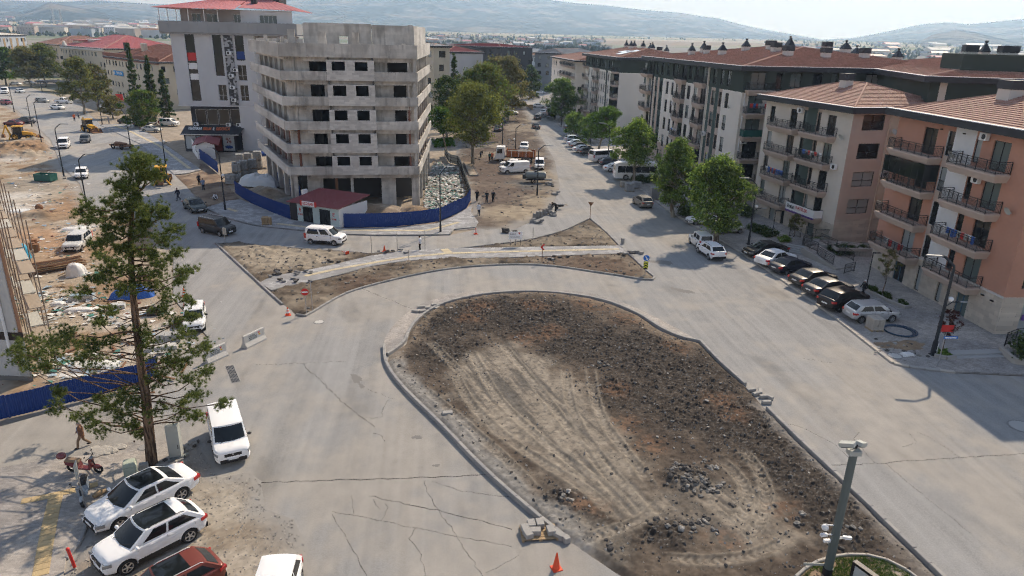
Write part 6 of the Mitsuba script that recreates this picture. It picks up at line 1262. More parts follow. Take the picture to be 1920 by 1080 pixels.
tree('young_tree', 'small reddish tree behind the tall lamp at the right corner', 'tree', (32.70,48.77),3.66,0.85, [(0.09,0.03,0.03),(0.13,0.05,0.04),(0.07,0.05,0.04)], 900,0.08,52,0.05,0.45, 'm_bark', clumps=26, lean=(0.2,0))
# -- the pine in the foreground ---------------------------------------------
PB = np.array([*(-18.99,31.89),0.0]); PH = 16.30
kP = thing('pine_tree', 'tall ragged pine with dark trunk in the left foreground', 'tree')
q = RS(3); TK = [(-18.99,0.00),(-18.71,4.08),(-18.72,5.75),(-18.60,8.38),(-18.52,10.07),(-18.25,12.49),(-17.97,13.79),(-17.54,15.06),(-16.99,16.11)]; tw_ = [np.array([x, PB[1] + 0.04 * i, z]) for i, (x, z) in enumerate(TK)]; PH = TK[-1][1]
trk = M().tube(np.array([np.interp(np.linspace(0,8,25), range(9), [p[i] for p in tw_]) for i in range(3)]).T, np.interp(np.linspace(0,8,25), [0,0.5,2,4,6,8], [0.3,0.25,0.2,0.15,0.09,0.025]),10)
CL = [(-16.96,31.56,16.12,0.47),(-16.91,32.60,16.19,0.38),(-17.51,31.47,15.27,0.42),(-17.26,32.54,15.32,0.32),(-17.01,31.88,16.36,0.42),(-17.51,32.02,15.98,0.37),(-17.12,32.30,15.44,0.38),(-16.30,31.94,15.58,0.26),(-18.06,31.46,15.26,0.32),(-17.65,31.38,14.99,0.37),(-17.38,31.36,14.68,0.37),(-19.20,32.52,14.18,0.33),(-17.93,31.80,14.20,0.43),(-19.14,30.52,14.34,0.37),(-20.57,33.26,13.13,0.41),(-18.89,31.18,13.82,0.38),(-18.32,31.71,13.78,0.38),(-17.37,31.68,13.86,0.43),(-16.98,32.13,13.81,0.38),(-16.48,32.08,13.66,0.32),(-18.30,32.07,13.23,0.38),(-17.21,31.60,13.37,0.37),(-15.86,31.30,13.18,0.37),(-16.46,31.37,12.69,0.37),(-19.28,31.32,12.45,0.33),(-18.43,30.99,12.74,0.38),(-15.56,30.89,12.20,0.31),(-20.42,33.34,11.20,0.41),(-17.92,32.43,11.49,0.39),(-16.83,31.34,11.77,0.37),(-14.85,30.21,11.52,0.31),(-18.27,31.34,11.08,0.38),(-17.86,32.12,10.83,0.39),(-20.22,32.78,10.55,0.41),(-16.44,30.92,11.34,0.37),(-16.18,32.14,10.54,0.33),(-18.99,30.08,11.09,0.32),(-20.76,31.96,9.79,0.35),(-19.98,32.30,8.55,0.35),(-17.43,33.02,9.26,0.40),(-15.45,31.06,9.85,0.32),(-16.36,32.99,8.08,0.34),(-17.22,32.87,7.73,0.40),(-21.31,33.39,7.52,0.30),(-20.23,29.17,8.75,0.38),(-22.70,31.70,7.30,0.48),(-26.54,35.45,5.43,0.55),(-24.20,31.04,6.89,0.43),(-26.82,34.47,4.52,0.41),(-24.35,32.24,5.88,0.44),(-24.37,33.63,5.68,0.52),(-21.73,31.82,7.18,0.48),(-19.73,29.95,7.94,0.39),(-19.36,30.56,7.67,0.39),(-20.33,30.10,7.16,0.40),(-22.28,30.22,6.48,0.35),(-22.11,33.70,5.09,0.44),(-18.45,32.05,7.69,0.40),(-18.21,32.30,7.06,0.40),(-17.39,32.03,6.32,0.46),(-16.86,32.28,6.06,0.40),(-16.46,33.04,6.41,0.46),(-16.25,33.72,6.02,0.35),(-16.30,33.67,4.72,0.36),(-17.48,32.70,5.39,0.41),(-15.79,30.59,5.76,0.39),(-15.74,31.37,4.69,0.40),(-13.90,29.58,5.13,0.27),(-16.25,32.07,3.05,0.35),(-17.50,32.70,2.81,0.42),(-17.68,31.17,3.68,0.35),(-19.25,31.19,4.60,0.41),(-19.97,31.52,4.04,0.42),(-19.10,31.41,4.03,0.41),(-18.45,32.27,4.50,0.42),(-19.78,31.53,3.26,0.42),(-22.44,32.53,2.35,0.32),(-21.30,31.87,2.23,0.37),(-19.69,32.05,2.39,0.37),(-25.19,34.56,1.94,0.48),(-23.81,34.08,1.75,0.33),(-21.40,29.55,5.57,0.23),(-19.75,32.46,1.59,0.31),(-18.80,31.47,13.11,0.38),(-17.56,31.40,12.91,0.43),(-18.57,31.64,12.03,0.38),(-18.09,31.91,11.96,0.38),(-19.81,33.06,10.74,0.41),(-18.25,31.70,10.28,0.39),(-18.37,30.77,10.47,0.33),(-17.74,32.45,10.17,0.34),(-16.69,31.09,9.32,0.33),(-16.23,31.82,7.62,0.39),(-18.10,32.50,5.17,0.41),(-16.63,31.94,3.96,0.35),(-20.71,31.71,3.51,0.30),(-22.07,33.09,3.34,0.25)]
cs = []; rr = []; brn = M(); tv = np.array(tw_)
for x, y, z, r in CL:
 c = np.array([x, y, z]); zb_ = min(max(z - 0.25 * math.hypot(x - PB[0], y - PB[1]) + q.uniform(-0.3,0.3),2.2), PH * 0.93)
 s = np.array([np.interp(zb_, tv[:, 2], tv[:, i]) for i in range(3)]); s[2] = zb_; d = c - s
 mid = s + d * 0.55 + np.array([0,0,-0.06 * np.linalg.norm(d)]) + q.randn(3) * 0.08
 brn.tube([s, s + d * 0.25 + [0,0,-0.03], mid, c], [0.05,0.04,0.03,0.012], 5, cap=False)
 nsub = 3
 for j in range(nsub): e = c + q.randn(3) * r * [0.7,0.9,0.45]; brn.tube([mid + (c - mid) * 0.6,(c + e) / 2, e], [0.015,0.012,0.008], 4, cap=False); cs += [e, c + q.randn(3) * r * 0.4]; rr += [r, r]
for z in np.linspace(2.4, PH * 0.55,16):   # dead lower twigs
 s = np.array([np.interp(z, tv[:, 2], tv[:, i]) for i in range(3)]); a = q.rand() * 6.28; L = q.uniform(0.8,2.6); brn.tube([s, s + [math.cos(a) * L * 0.5, math.sin(a) * L * 0.5,-0.1], s + [math.cos(a + .2) * L, math.sin(a + .2) * L, -0.5 * q.rand()]], [0.03,0.02,0.006], 4, cap=False)
put('trunk', trk, 'm_bark', parent=kP, smooth=True); put('branches', brn, 'm_bark', parent=kP, smooth=True)
tuft = []
for c, r in zip(cs, rr):
 for _ in range(int(7 + r * 14)): tuft.append(c + q.randn(3) * r * [0.42,0.5,0.32])
tuft = np.array(tuft); nn = 44; n = len(tuft) * nn; T_ = np.repeat(tuft, nn, axis=0)
ax = q.randn(len(tuft),3) * 0.6 + [0,0,0.7]; ax = np.repeat(ax, nn, axis=0); d = q.randn(n, 3) * 0.75 + ax; d /= np.linalg.norm(d, axis=1, keepdims=True); L = q.uniform(0.13,0.22,(n, 1))
sd = np.cross(d, q.randn(n, 3)); sd /= np.linalg.norm(sd, axis=1, keepdims=True); wd = 0.0075
v = np.stack([T_ - sd * wd, T_ + sd * wd, T_ + d * L], 1).reshape(-1,3); f = np.arange(n * 3).reshape(-1,3)
tc_ = np.repeat(np.array([(0.09,0.125,0.04),(0.15,0.19,0.06),(0.24,0.27,0.09)])[q.choice([0,0,1,1,1,2], len(tuft))], nn, axis=0) * q.uniform(0.75,1.25,(n, 1))
put('needles', (v, f), 'm_leaf', parent=kP, color=np.repeat(tc_, 3, axis=0))
cone_ = M()
for i in range(70): e = cs[q.randint(len(cs))]; cone_.ball(e + q.randn(3) * 0.2,(0.05,0.05,0.07),0)
put('cones', cone_, 'm_bark', parent=kP); labels[kP + '__cones'] = {'kind': 'stuff'}
# -- hedges, beds and grass --------------------------------------------------
def hedge(name, label, poly, h, n, size, tones, seed, cat='hedge', kind=None):
 q = RS(seed); pg = sg.Polygon(poly).buffer(0); pts = scatter(pg, max(14, int(pg.area * 3)), q)
 cs = [(x, y, 0.12 + h * q.uniform(0.3,0.85)) for x, y in pts]; v, f, c = leaf_cloud(cs, [h * 0.55] * len(cs), n, size, tones, q)
 k = put(name, (v, f), 'm_leaf', color=c)
 if kind: struct(k, kind, label, cat)
 else: tag(k, label, cat)
 return k
hedge('hedge', 'dark clipped shrubs in the planter before the cream block', [(35.59,75.75),(40.73,75.98),(39.93,74.29),(35.58,74.33)], 0.8,5000,0.1, DEEP, 1)
hedge('hedge', 'low green bed with a pale kerb by the walking person', [(34.10,64.07),(35.43,58.90),(34.86,58.08),(33.42,62.81)], 0.45,3500,0.08, [(0.05,0.09,0.02),(0.09,0.13,0.03),(0.06,0.07,0.02)], 2, 'flower bed')
hedge('hedge', 'dark hedge along the pavement left of the black car', [(29.66,86.44),(31.48,81.36),(30.66,79.89),(28.83,85.05)], 0.8,5000,0.1, DEEP, 3)
hedge('hedge', 'round dark shrub by the pavement under the plane trees', [(22.33,92.18),(24.31,92.99),(23.74,89.98),(21.89,89.23)], 1.1,4000,0.1, DEEP, 4, 'shrub')
hedge('hedge', 'green lawn strip in front of the long block', [(25.83,110.25),(27.90,104.18),(26.52,100.40),(24.78,105.33)], 0.25,4000,0.09, GREEN, 5, 'lawn', 'stuff')
hedge('hedge', 'clipped hedge beside the parked bus', [(19.31,114.64),(23.71,116.11),(23.20,112.47),(19.02,111.10)], 0.9,4000,0.1, DEEP, 6)
hedge('hedge', 'green planting behind the railing on the steps of the cream block', [(34.42,79.54),(36.57,79.28),(36.04,77.69),(34.05,77.96)], 0.6,2500,0.09, GREEN, 7)
hedge('hedge', 'dark shrub in the corner planter at the right edge', [(38.96,49.51),(40.11,49.10),(38.66,46.72),(37.36,46.83)], 1.3,3500,0.1, DEEP, 8, 'shrub')
hedge('hedge', 'round shrub by the entrance of the cream block', [(30.83,93.06),(32.18,93.20),(31.41,90.75),(30.10,90.62)], 1.2,2500,0.1, DEEP, 9, 'shrub')
hedge('hedge', 'small green bed round the foot of the tall corner lamp', [(32.57,49.33),(33.01,49.17),(33.10,47.85),(32.25,47.62),(31.91,48.16)], 0.25,1800,0.08, GREEN, 10, 'flower bed')
hedge('hedge', 'bright green lawn behind the concrete shell', [(-18.35,155.62),(-13.88,158.10),(-12.70,147.11),(-16.90,144.94)], 0.4,7000,0.16, [(0.07,0.15,0.02),(0.1,0.2,0.03),(0.08,0.15,0.02)], 11, 'lawn', 'stuff')
hedge('hedge', 'small shrub at the foot of the steps by the white car', [(31.44,79.96),(32.48,80.05),(32.10,78.66),(31.07,78.57)], 0.6,1500,0.09, GREEN, 12, 'shrub')
hedge('hedge', 'row of dark shrubs under the far street trees', [(12.36,162.75),(14.65,158.02),(14.97,148.66),(12.94,151.34)], 1.2,4000,0.14, DEEP, 13)
GB = [(12.59,24.46),(13.63,25.35),(14.80,25.86),(16.11,26.08),(17.18,25.77),(17.84,24.96),(18.08,24.33),(16.80,21.97),(11.61,21.81)]
struct(put('grass_bed', M().prism(GB, -0.03,0.2), 'm_dirt'), label='raised grass bed at the tip of the teardrop island')
kerb('grass_bed_kerb', 'pale kerb round the grass bed', [smooth_line(GB[:7], 0.3)], 0.14,0.3,0.8,('m_kerb_c', 'm_kerb_b', 'm_kerb_c'))
q = RS(8); gp = scatter(sg.Polygon(GB).buffer(-0.15),26000, q); P = np.array(gp); keep = nz(P, 1.1,3,2) > 0.36; P = P[keep]; n = len(P)
a = q.rand(n) * 6.28; L = q.uniform(0.05,0.14, n); wv = 0.012; dx, dy = np.cos(a), np.sin(a); le = q.randn(n, 2) * 0.05
v = np.stack([np.c_[P[:, 0] - dx * wv, P[:, 1] - dy * wv, np.full(n, 0.19)], np.c_[P[:, 0] + dx * wv, P[:, 1] + dy * wv, np.full(n, 0.19)], np.c_[P[:, 0] + le[:, 0], P[:, 1] + le[:, 1], 0.19 + L]], 1).reshape(-1,3)
struct(put('grass', (v, np.arange(n * 3).reshape(-1,3)), 'm_grass'), 'stuff', 'tufty green grass in the bed at the bottom right', 'grass')
# ---- vehicles --------------------------------------------------------------
def loft(rings, cap=True):
 """closed rings (n x m x 3) to a mesh"""
 R_ = np.asarray(rings, float); n, m_ = R_.shape[:2]; v = R_.reshape(-1,3); f = [[i * m_ + j, i * m_ + (j + 1) % m_, (i + 1) * m_ + (j + 1) % m_, (i + 1) * m_ + j] for i in range(n - 1) for j in range(m_)]
 m = M().add(v, f)
 if cap:
  for i in (0, n - 1): m.add(np.vstack([R_[i], R_[i].mean(0)[None]]), [[j, (j + 1) % m_, m_] for j in range(m_)])
 return m
def weld(m):
 v, f = m.arr(); t = trimesh.Trimesh(v, f, process=True); t.merge_vertices(); trimesh.repair.fix_normals(t); return t
def to_man(m):
 t = weld(m); return m3.Manifold(m3.Mesh(np.asarray(t.vertices, np.float32), np.asarray(t.faces, np.uint32)))
SPEC = {  # L, W, H, wheelbase, front overhang, hood z, belt z, cowl x, roof front x, roof rear x, tail x, tail z, wheel r
 'sedan': (4.5,1.78,1.43,2.72,0.86,0.76,0.91,1.12,0.28,-0.85,-1.72,0.99,0.33),
 'hatch': (4.1,1.76,1.47,2.58,0.84,0.84,0.95,1.05,0.42,-1.45,-1.92,0.98,0.32),
 'suv': (4.4,1.84,1.62,2.66,0.86,0.96,1.06,1.12,0.35,-1.42,-2.06,1.10,0.36),
 'wagon': (4.25,1.64,1.43,2.47,0.78,0.82,0.90,0.85,0.30,-1.75,-2.02,0.95,0.30),
 'van': (4.4,1.82,1.84,2.75,0.88,1.00,1.08,1.30,0.72,-2.02,-2.16,1.10,0.32),
 'minivan': (3.96,1.72,1.74,2.51,0.80,0.98,1.05,1.12,0.55,-1.80,-1.94,1.06,0.30),
 'panelvan': (5.0,1.95,1.95,3.2,0.92,1.08,1.16,1.62,1.0,-2.36,-2.46,1.2,0.34),
 'minibus': (5.6,2.0,2.2,3.4,0.95,1.15,1.25,2.0,1.35,-2.62,-2.76,1.3,0.36),
 'jeep': (3.7,1.68,1.78,2.2,0.68,1.02,1.06,0.55,0.32,-1.62,-1.78,1.06,0.35),
 'pickup': (5.2,1.85,1.8,3.0,0.9,1.05,1.12,1.25,0.7,-0.55,-0.75,1.05,0.37)}
WHEEL = {}
def wheel_dicts(r, alloy):
 if (r, alloy) not in WHEEL:
  w = 0.2; ty = M().lathe([(r * 0.66,-w / 2),(r * 0.92,-w / 2),(r, -w * 0.3),(r, w * 0.3),(r * 0.92, w / 2),(r * 0.66, w / 2)], n=20)
  ri = M().lathe([(r * 0.66, w / 2 - 0.01),(r * 0.6, w / 2 - 0.015),(r * 0.58, w / 2 - 0.06)], n=20)
  for i in range(5): a = i * 2 * math.pi / 5; ri.obox((math.cos(a) * r * 0.34, math.sin(a) * r * 0.34), r * 0.56, r * 0.17, w / 2 - 0.05, w / 2 - 0.015, a)
  ri.lathe([(0.0, w / 2 - 0.01),(r * 0.15, w / 2 - 0.015),(r * 0.15, w / 2 - 0.06)], n=10)
  dk = M().lathe([(0, w / 2 - 0.065),(r * 0.67, w / 2 - 0.065)], n=20)
  for q in (ty, ri, dk): q.tf(mat4(roll=-math.pi / 2))   # axle along +y
  WHEEL[(r, alloy)] = (mikit.ply(ty.arr(), 'm_rubber', smooth=40), mikit.ply(ri.arr(), alloy), mikit.ply(dk.arr(), 'm_black'))
 return WHEEL[(r, alloy)]
CARC = {}
def car_parts(kind, o):
 """meshes of one car type in its own frame (x ahead, z up): list of (name, mesh, material, smooth)"""
 ck = (kind, tuple(sorted(o.items())))
 if ck in CARC: return CARC[ck]
 L, W, H, wb, fo, zh, zb, xc, xf, xr, xt, zt, r = SPEC[kind]; P = []; hw = W / 2; fx = L / 2; fa = fx - fo; ra = fa - wb
 box = kind in ('van', 'minivan', 'panelvan', 'minibus', 'jeep')
 st = np.array([-fx, -fx + 0.05,-fx + 0.22,-fx + 0.6, xt, xr, -0.3,0.3, xf, xc, xc + 0.15,(xc + fx) / 2, fx - 0.8, fx - 0.55, fx - 0.36, fx - 0.22, fx - 0.12, fx - 0.05, fx]); st = np.unique(np.round(st, 3))
 rings = []
 for x in st:
  e0, e1 = (x + fx) / 0.55,(fx - x) / (0.5 if box else 0.85); wf = 1 - (0.10 if box else 0.17) * max(0,1 - e0) ** 2 - (0.15 if box else 0.27) * max(0,1 - e1) ** 2
  w = hw * wf
  if x >= xc: t = (x - xc) / (fx - xc); z1 = zb + (zh - zb) * t ** 0.8 - (0.3 if not box else 0.14) * max(0,(t - 0.74) / 0.26) ** 2
  elif x <= xt: t = (xt - x) / max(0.05, fx + xt); z1 = zt - 0.05 * t - 0.12 * max(0,(t - 0.75) / 0.25) ** 2
  else: z1 = zb + (zt - zb) * (xc - x) / (xc - xt)
  z0 = 0.24 + 0.12 * max(0,1 - e0) + 0.06 * max(0,1 - e1); zm = z0 + (z1 - z0) * 0.55
  rr = [(-w * 0.86, z0),(-w * 0.97, z0 + 0.08),(-w * 0.995, z0 + 0.2),(-w, zm),(-w * 0.99, z1 - 0.14),(-w * 0.965, z1 - 0.06),(-w * 0.9, z1 - 0.015),(-w * 0.7, z1 + 0.01),(-w * 0.35, z1 + 0.022),(0, z1 + 0.026)]
  ring = rr + [(-y, z) for y, z in rr[-2::-1]]; rings.append([(x, y, z) for y, z in ring])
 body = to_man(loft(rings))
 for xw in (fa, ra):
  for s in (-1,1): body -= m3.Manifold.cylinder(0.42, r * 1.16, r * 1.16,28).rotate([90,0,0]).translate([xw, s * hw + (0.21), r * 1.0])
 B = M().man(body)
 wbelt, wroof = hw * 0.93, hw * (0.80 if not box else 0.86)
 if kind == 'jeep': wroof = hw * 0.84
 bulge = lambda t: t ** (0.9)
 def ends(t): e = t ** 1.0; return lerp(xc, xf, e) , lerp(xt, xr, e)
 def wt(t): return lerp(wbelt, wroof, t ** 1.25)
 def zt_(t, x=0): return lerp(zb if x > 0 else zt, H - 0.05, t) if False else lerp(min(zb, zt) - 0.02, H - 0.06, t)
 def front(a, t, off=0): x, _ = ends(t); return (x + 0.2 * (1 - a * a) * (1 - 0.4 * t) + off, a * wt(t), zt_(t) + off * 0.6)
 def rear(a, t, off=0): _, x = ends(t); return (x - 0.06 * (1 - a * a) - off, a * wt(t), zt_(t) + off * 0.5)
 def side(a, t, s, off=0): x1, x0 = ends(t); return (lerp(x0, x1, a), s * (wt(t) + off), zt_(t) + off * 0.25)
 def patch(fn, a0, a1, t0, t1, na=6, nt=5, a0t=None, a1t=None):
  a0t, a1t = a0 if a0t is None else a0t, a1 if a1t is None else a1t; v = []
  for j in range(nt + 1):
   t = j / nt; lo, hi = lerp(a0, a0t, t), lerp(a1, a1t, t); v += [fn(lerp(lo, hi, i / na), lerp(t0, t1, t)) for i in range(na + 1)]
  return v, [[j * (na + 1) + i, j * (na + 1) + i + 1,(j + 1) * (na + 1) + i + 1,(j + 1) * (na + 1) + i] for j in range(nt) for i in range(na)]
 cab = M(); cab.add(*patch(front, -1,1,0,1)); cab.add(*patch(rear, -1,1,0,1))
 for s in (-1,1): cab.add(*patch(lambda a, t: side(a, t, s),0,1,0,1))
 def top(a, b): x1, x0 = ends(1); x = lerp(x0 - 0.06 * (1 - a * a), x1 + 0.12 * (1 - a * a), b); return (x, a * wroof, H - 0.06 + 0.06 * (1 - a ** 4) * (1 - (2 * b - 1) ** 6 * 0.7))
 cab.add(*patch(top, -1,1,0,1,8,8))
 B.merge(cab); P.append(('body', B, None, 48))
 if kind == 'pickup':
  bed = M().box(-fx + 0.15, xt - 0.1,-hw * 0.8, hw * 0.8,0.9, zt + 0.03); P.append(('load_bed', bed, 'm_black', False))
 g = 0.012; gl = o.get('glass', 'm_glass')
 P.append(('windscreen', M().add(*patch(lambda a, t: front(a, t, g),-0.9,0.9,0.10,0.94)), gl, True))
 if not o.get('blind'): P.append(('rear_window', M().add(*patch(lambda a, t: rear(a, t, g),-0.82,0.82,0.22,0.9)), gl, True))
 wins = {'sedan': [(0.10,0.47),(0.50,0.86)], 'hatch': [(0.10,0.5),(0.53,0.86)], 'suv': [(0.08,0.5),(0.53,0.86)], 'wagon': [(0.05,0.3),(0.33,0.6),(0.63,0.88)], 'van': [(0.07,0.32),(0.35,0.62),(0.66,0.9)], 'minivan': [(0.07,0.52),(0.58,0.88)], 'panelvan': [(0.74,0.93)], 'minibus': [(0.04,0.72),(0.75,0.93)], 'jeep': [(0.08,0.55),(0.6,0.9)], 'pickup': [(0.08,0.46),(0.5,0.88)]}[kind]
 for s in (-1,1):
  for i, (a0, a1) in enumerate(wins):
   sl = 0.05 if a1 > 0.8 and not box else 0.02; P.append(('side_window', M().add(*patch(lambda a, t: side(a, t, s, g), a0, a1,0.14,0.88,4,3, a0 + (0.05 if i == 0 else 0), a1 - sl)), gl, True))
 if o.get('roofglass'):
  P.append(('roof_glass', M().add(*patch(lambda a, b: (lambda q: (q[0], q[1], q[2] + 0.006))(top(a, b)),-0.86,0.86, o['roofglass'], 0.99,6,6)), 'm_glass', True))
 if o.get('rails'):
  for s in (-1,1): P.append(('roof_rail', M().tube([top(s * 0.9,0.06), np.array(top(s * 0.9,0.12)) + [0,0,0.05], np.array(top(s * 0.9,0.85)) + [0,0,0.05], top(s * 0.9,0.92)], 0.018,5), o['rails'], False))
 zl = zh - 0.2 if not box else zh - 0.22
 def fw(x): return hw * (1 - (0.15 if box else 0.27) * max(0,1 - (fx - x) / (0.5 if box else 0.85)) ** 2)
 for s in (-1,1):
  lx = fx - 0.2; q = M().box(-0.2,0.16,-0.17,0.17,-0.075,0.075); q.tf(mat4(lx, s * (fw(lx) - 0.17), zl, -s * 0.42)); P.append(('headlight', q, 'm_headlamp', False))
  if box or kind in ('wagon',): q = M().box(-fx - 0.012,-fx + 0.2, s * hw * 0.9 - 0.09, s * hw * 0.9 + 0.09 * 0.35, zt - 0.38, zt + 0.12)
  else: q = M().box(-0.14,0.22,-0.17,0.16,-0.075,0.075); q.tf(mat4(-fx + 0.13, s * (hw * 0.9 - 0.14), zt - 0.2, s * 0.35))
  P.append(('taillight', q, 'm_taillamp', False))
  x0 = xc - 0.22; q = M().ball((x0, s * (hw + 0.1), zb + 0.08),(0.08,0.12,0.08),1); P.append(('wing_mirror', q, o.get('mirror'), True))
  for hx in ([-0.55,0.25] if kind not in ('panelvan',) else [0.7]): q = M().box(hx - 0.09, hx + 0.09, s * (hw * 0.985) - 0.02, s * (hw * 0.985) + 0.022, zb - 0.14, zb - 0.11); P.append(('door_handle', q, o.get('handle'), False))
 P.append(('grille', M().box(fx - 0.09, fx + 0.004,-hw * 0.48, hw * 0.48, zl - 0.14, zl + 0.035), 'm_black', False))
 P.append(('air_intake', M().box(fx - 0.1, fx + 0.006,-hw * 0.62, hw * 0.62,0.3,0.43), 'm_black', False))
 P.append(('number_plate', M().box(fx + 0.005, fx + 0.02,-0.26,0.26,0.44,0.55), 'm_plate', False)); P.append(('number_plate', M().box(-fx - 0.02,-fx - 0.004,-0.26,0.26,0.62,0.74), 'm_plate', False))
 if o.get('cladding'):
  for s in (-1,1): P.append(('side_cladding', M().box(ra + r * 1.2, fa - r * 1.2, s * hw - 0.03 * (s > 0) - 0.01 * (s < 0), s * hw + 0.03 * (s < 0) + 0.01 * (s > 0),0.24,0.48), 'm_black', False))
  P.append(('bumper', M().box(-fx - 0.015,-fx + 0.1,-hw * 0.86, hw * 0.86,0.34,0.58), 'm_black', False)); P.append(('bumper', M().box(fx - 0.12, fx + 0.012,-hw * 0.74, hw * 0.74,0.28,0.5), 'm_black', False))
 P.append(('wiper', M().bar((xc + 0.13,-0.5, zb + 0.03),(xc - 0.12,0.1, zb + 0.13),0.02).bar((xc + 0.14,0.15, zb + 0.03),(xc - 0.1,0.62, zb + 0.12),0.02), 'm_black', False))
 P.append(('grille_badge', M().ball((fx + 0.0,0, zl - 0.03),(0.02,0.06,0.05),1), 'm_alloy', True))
 if o.get('seams', 1):
  for s in (-1,1):
   for sx in (xc - 0.28, lerp(xc, xt, 0.48), lerp(xc, xt, 0.86) if not box else xt + 0.5): P.append(('door_seam', M().box(sx - 0.006, sx + 0.006, s * hw * 0.985 - 0.012, s * hw * 0.985 + 0.006,0.4, zb - 0.05), 'm_black', False))
 P.append(('underbody', M().box(-fx + 0.35, fx - 0.4,-hw * 0.78, hw * 0.78,0.2,0.5), 'm_black', False))
 out = [(n, mikit.ply(m.arr(), 'm_black' if mt is None else mt, smooth=sm), mt) for n, m, mt, sm in P]
 wl = [(fa, 1),(fa, -1),(ra, 1),(ra, -1)]
 CARC[ck] = (out, wl, r, hw)
 return CARC[ck]
def car(kind, label, cat, pos, yaw, col, sc=1.0, group=None, alloy='m_alloy', name='car', z=0.0, metal=0.0, **o):
 k = thing(name, label, cat, group); pm = paint(col, metal); far = o.pop('far', False)
 parts, wl, r, hw = car_parts(kind, o); TW_ = mat4(pos[0], pos[1], z, yaw, sc)
 for n, d, mt in parts:
  if far and n in ('door_handle', 'door_seam', 'air_intake', 'wing_mirror', 'underbody', 'roof_rail'): continue
  put(n, d, pm if mt is None else None, parent=k, tw=TW_)
 t, ri, dk = wheel_dicts(r, alloy)
 for x, s in wl:
  w = mat4(x, s * (hw - 0.12), r, 0 if s > 0 else math.pi)
  kk = put('wheel', t, None, parent=k, tw=TW_ @ w)
  if not far: put('rim', ri, None, parent=kk, tw=TW_ @ w); put('brake', dk, None, parent=kk, tw=TW_ @ w)
 return k
def by_wheels(kind, rear, front, side, label, cat, col, **o):
 """placed by where the two wheels of the seen side stand"""
 rear, front = np.array(rear), np.array(front); d = front - rear; n = np.linalg.norm(d); d /= n; nr = np.array([d[1], -d[0]])  # to its right
 L, W, H, wb, fo, *_ = SPEC[kind]; sc = min(max(n / wb, 0.92),1.1); off = (W / 2 - 0.1) * sc * (1 if side == 'L' else -1)
 c = (rear + front) / 2 + nr * off; ctr = (L / 2 - fo) - wb / 2
 c = c - d * ctr * sc; return car(kind, label, cat, c, math.atan2(d[1], d[0]), col, sc, **o)
WHT, BLK, SIL, GRY, DBL = (0.78,0.78,0.78),(0.012,0.012,0.014),(0.42,0.43,0.44),(0.07,0.075,0.08),(0.03,0.05,0.09)
mat('m_satin', (0.6,0.6,0.6),0.4); mat('m_white_gloss', (0.75,0.75,0.75),0.3, coat=1.0)
W_ = dict(mirror='m_white_gloss', handle='m_white_gloss'); B_ = dict(mirror='m_black', handle='m_black')
kc = by_wheels('sedan', (-16.08,29.03),(-17.88,26.65), 'L', 'white saloon car with dark glass roof, uppermost of the three parked at lower left', 'car', WHT, roofglass=0.08, **W_)
kc = by_wheels('suv', (-14.35,26.01),(-16.09,23.94), 'L', 'white crossover with black glass roof and dark wheel arches, middle of three at lower left', 'car', WHT, roofglass=0.24, rails='m_black', cladding=True, **W_)
kc = by_wheels('suv', (-12.24,22.97),(-13.93,21.13), 'L', 'red brown crossover cut by the bottom edge, lowest of three at lower left', 'car', (0.20,0.045,0.03), roofglass=0.34, rails='m_satin', cladding=True, metal=0.3, **B_)
p = np.array((-9.43,23.63)); car('hatch', 'white car at the bottom edge showing only its roof', 'car', p + np.array([0.15,-1.4]), math.radians(-84), WHT, **W_)
p = np.array((-14.61,31.98)); yw = math.radians(-62); car('van', 'white van with black bumper facing the viewer beside the pine', 'van', p - np.array([math.cos(yw), math.sin(yw)]) * 2.2, yw, WHT, 1.0, cladding=True, **B_)
by_wheels('minivan', (-22.19,73.88),(-19.53,73.49), 'R', 'white small van driving past the pharmacy cabin', 'van', WHT, cladding=True, rails='m_satin', **B_)
by_wheels('minivan', (-35.47,77.30),(-33.04,76.05), 'R', 'dark grey small van in the shade at the left street mouth', 'van', (0.035,0.038,0.042), cladding=True, rails='m_satin', metal=0.3, **B_)
by_wheels('sedan', (-42.70,88.68),(-40.50,86.00), 'R', 'old dark saloon driving in the shade by the working men', 'car', (0.03,0.042,0.04), alloy='m_steel', **B_)
by_wheels('wagon', (-45.33,72.05),(-44.60,69.14), 'L', 'old pale silver estate car parked on the orange soil', 'car', (0.5,0.51,0.5), alloy='m_steel', **B_)
p = np.array((-24.16,49.02)); yw = math.radians(-68); car('wagon', 'old white car partly hidden by the pine at the edge of the building lot', 'car', p - 2.1 * np.array([math.cos(yw), math.sin(yw)]), yw, (0.68,0.69,0.69),1.0, alloy='m_steel', **B_)
p = np.array((-65.71,105.15)); yw = math.radians(-62); car('hatch', 'white hatchback driving down the left street behind the lamp posts', 'car', p - 2.0 * np.array([math.cos(yw), math.sin(yw)]), yw, WHT, **B_)
p = np.array((-85.22,132.42)); yw = math.radians(-65); car('van', 'white van parked further up the left street beside a lamp post', 'van', p - 2.2 * np.array([math.cos(yw), math.sin(yw)]), yw, WHT, **B_)
p = np.array((-87.37,134.77)); car('hatch', 'grey car just behind the white van up the left street', 'car', p + np.array([1.0,7.0]), math.radians(-65), GRY, far=True, **B_)
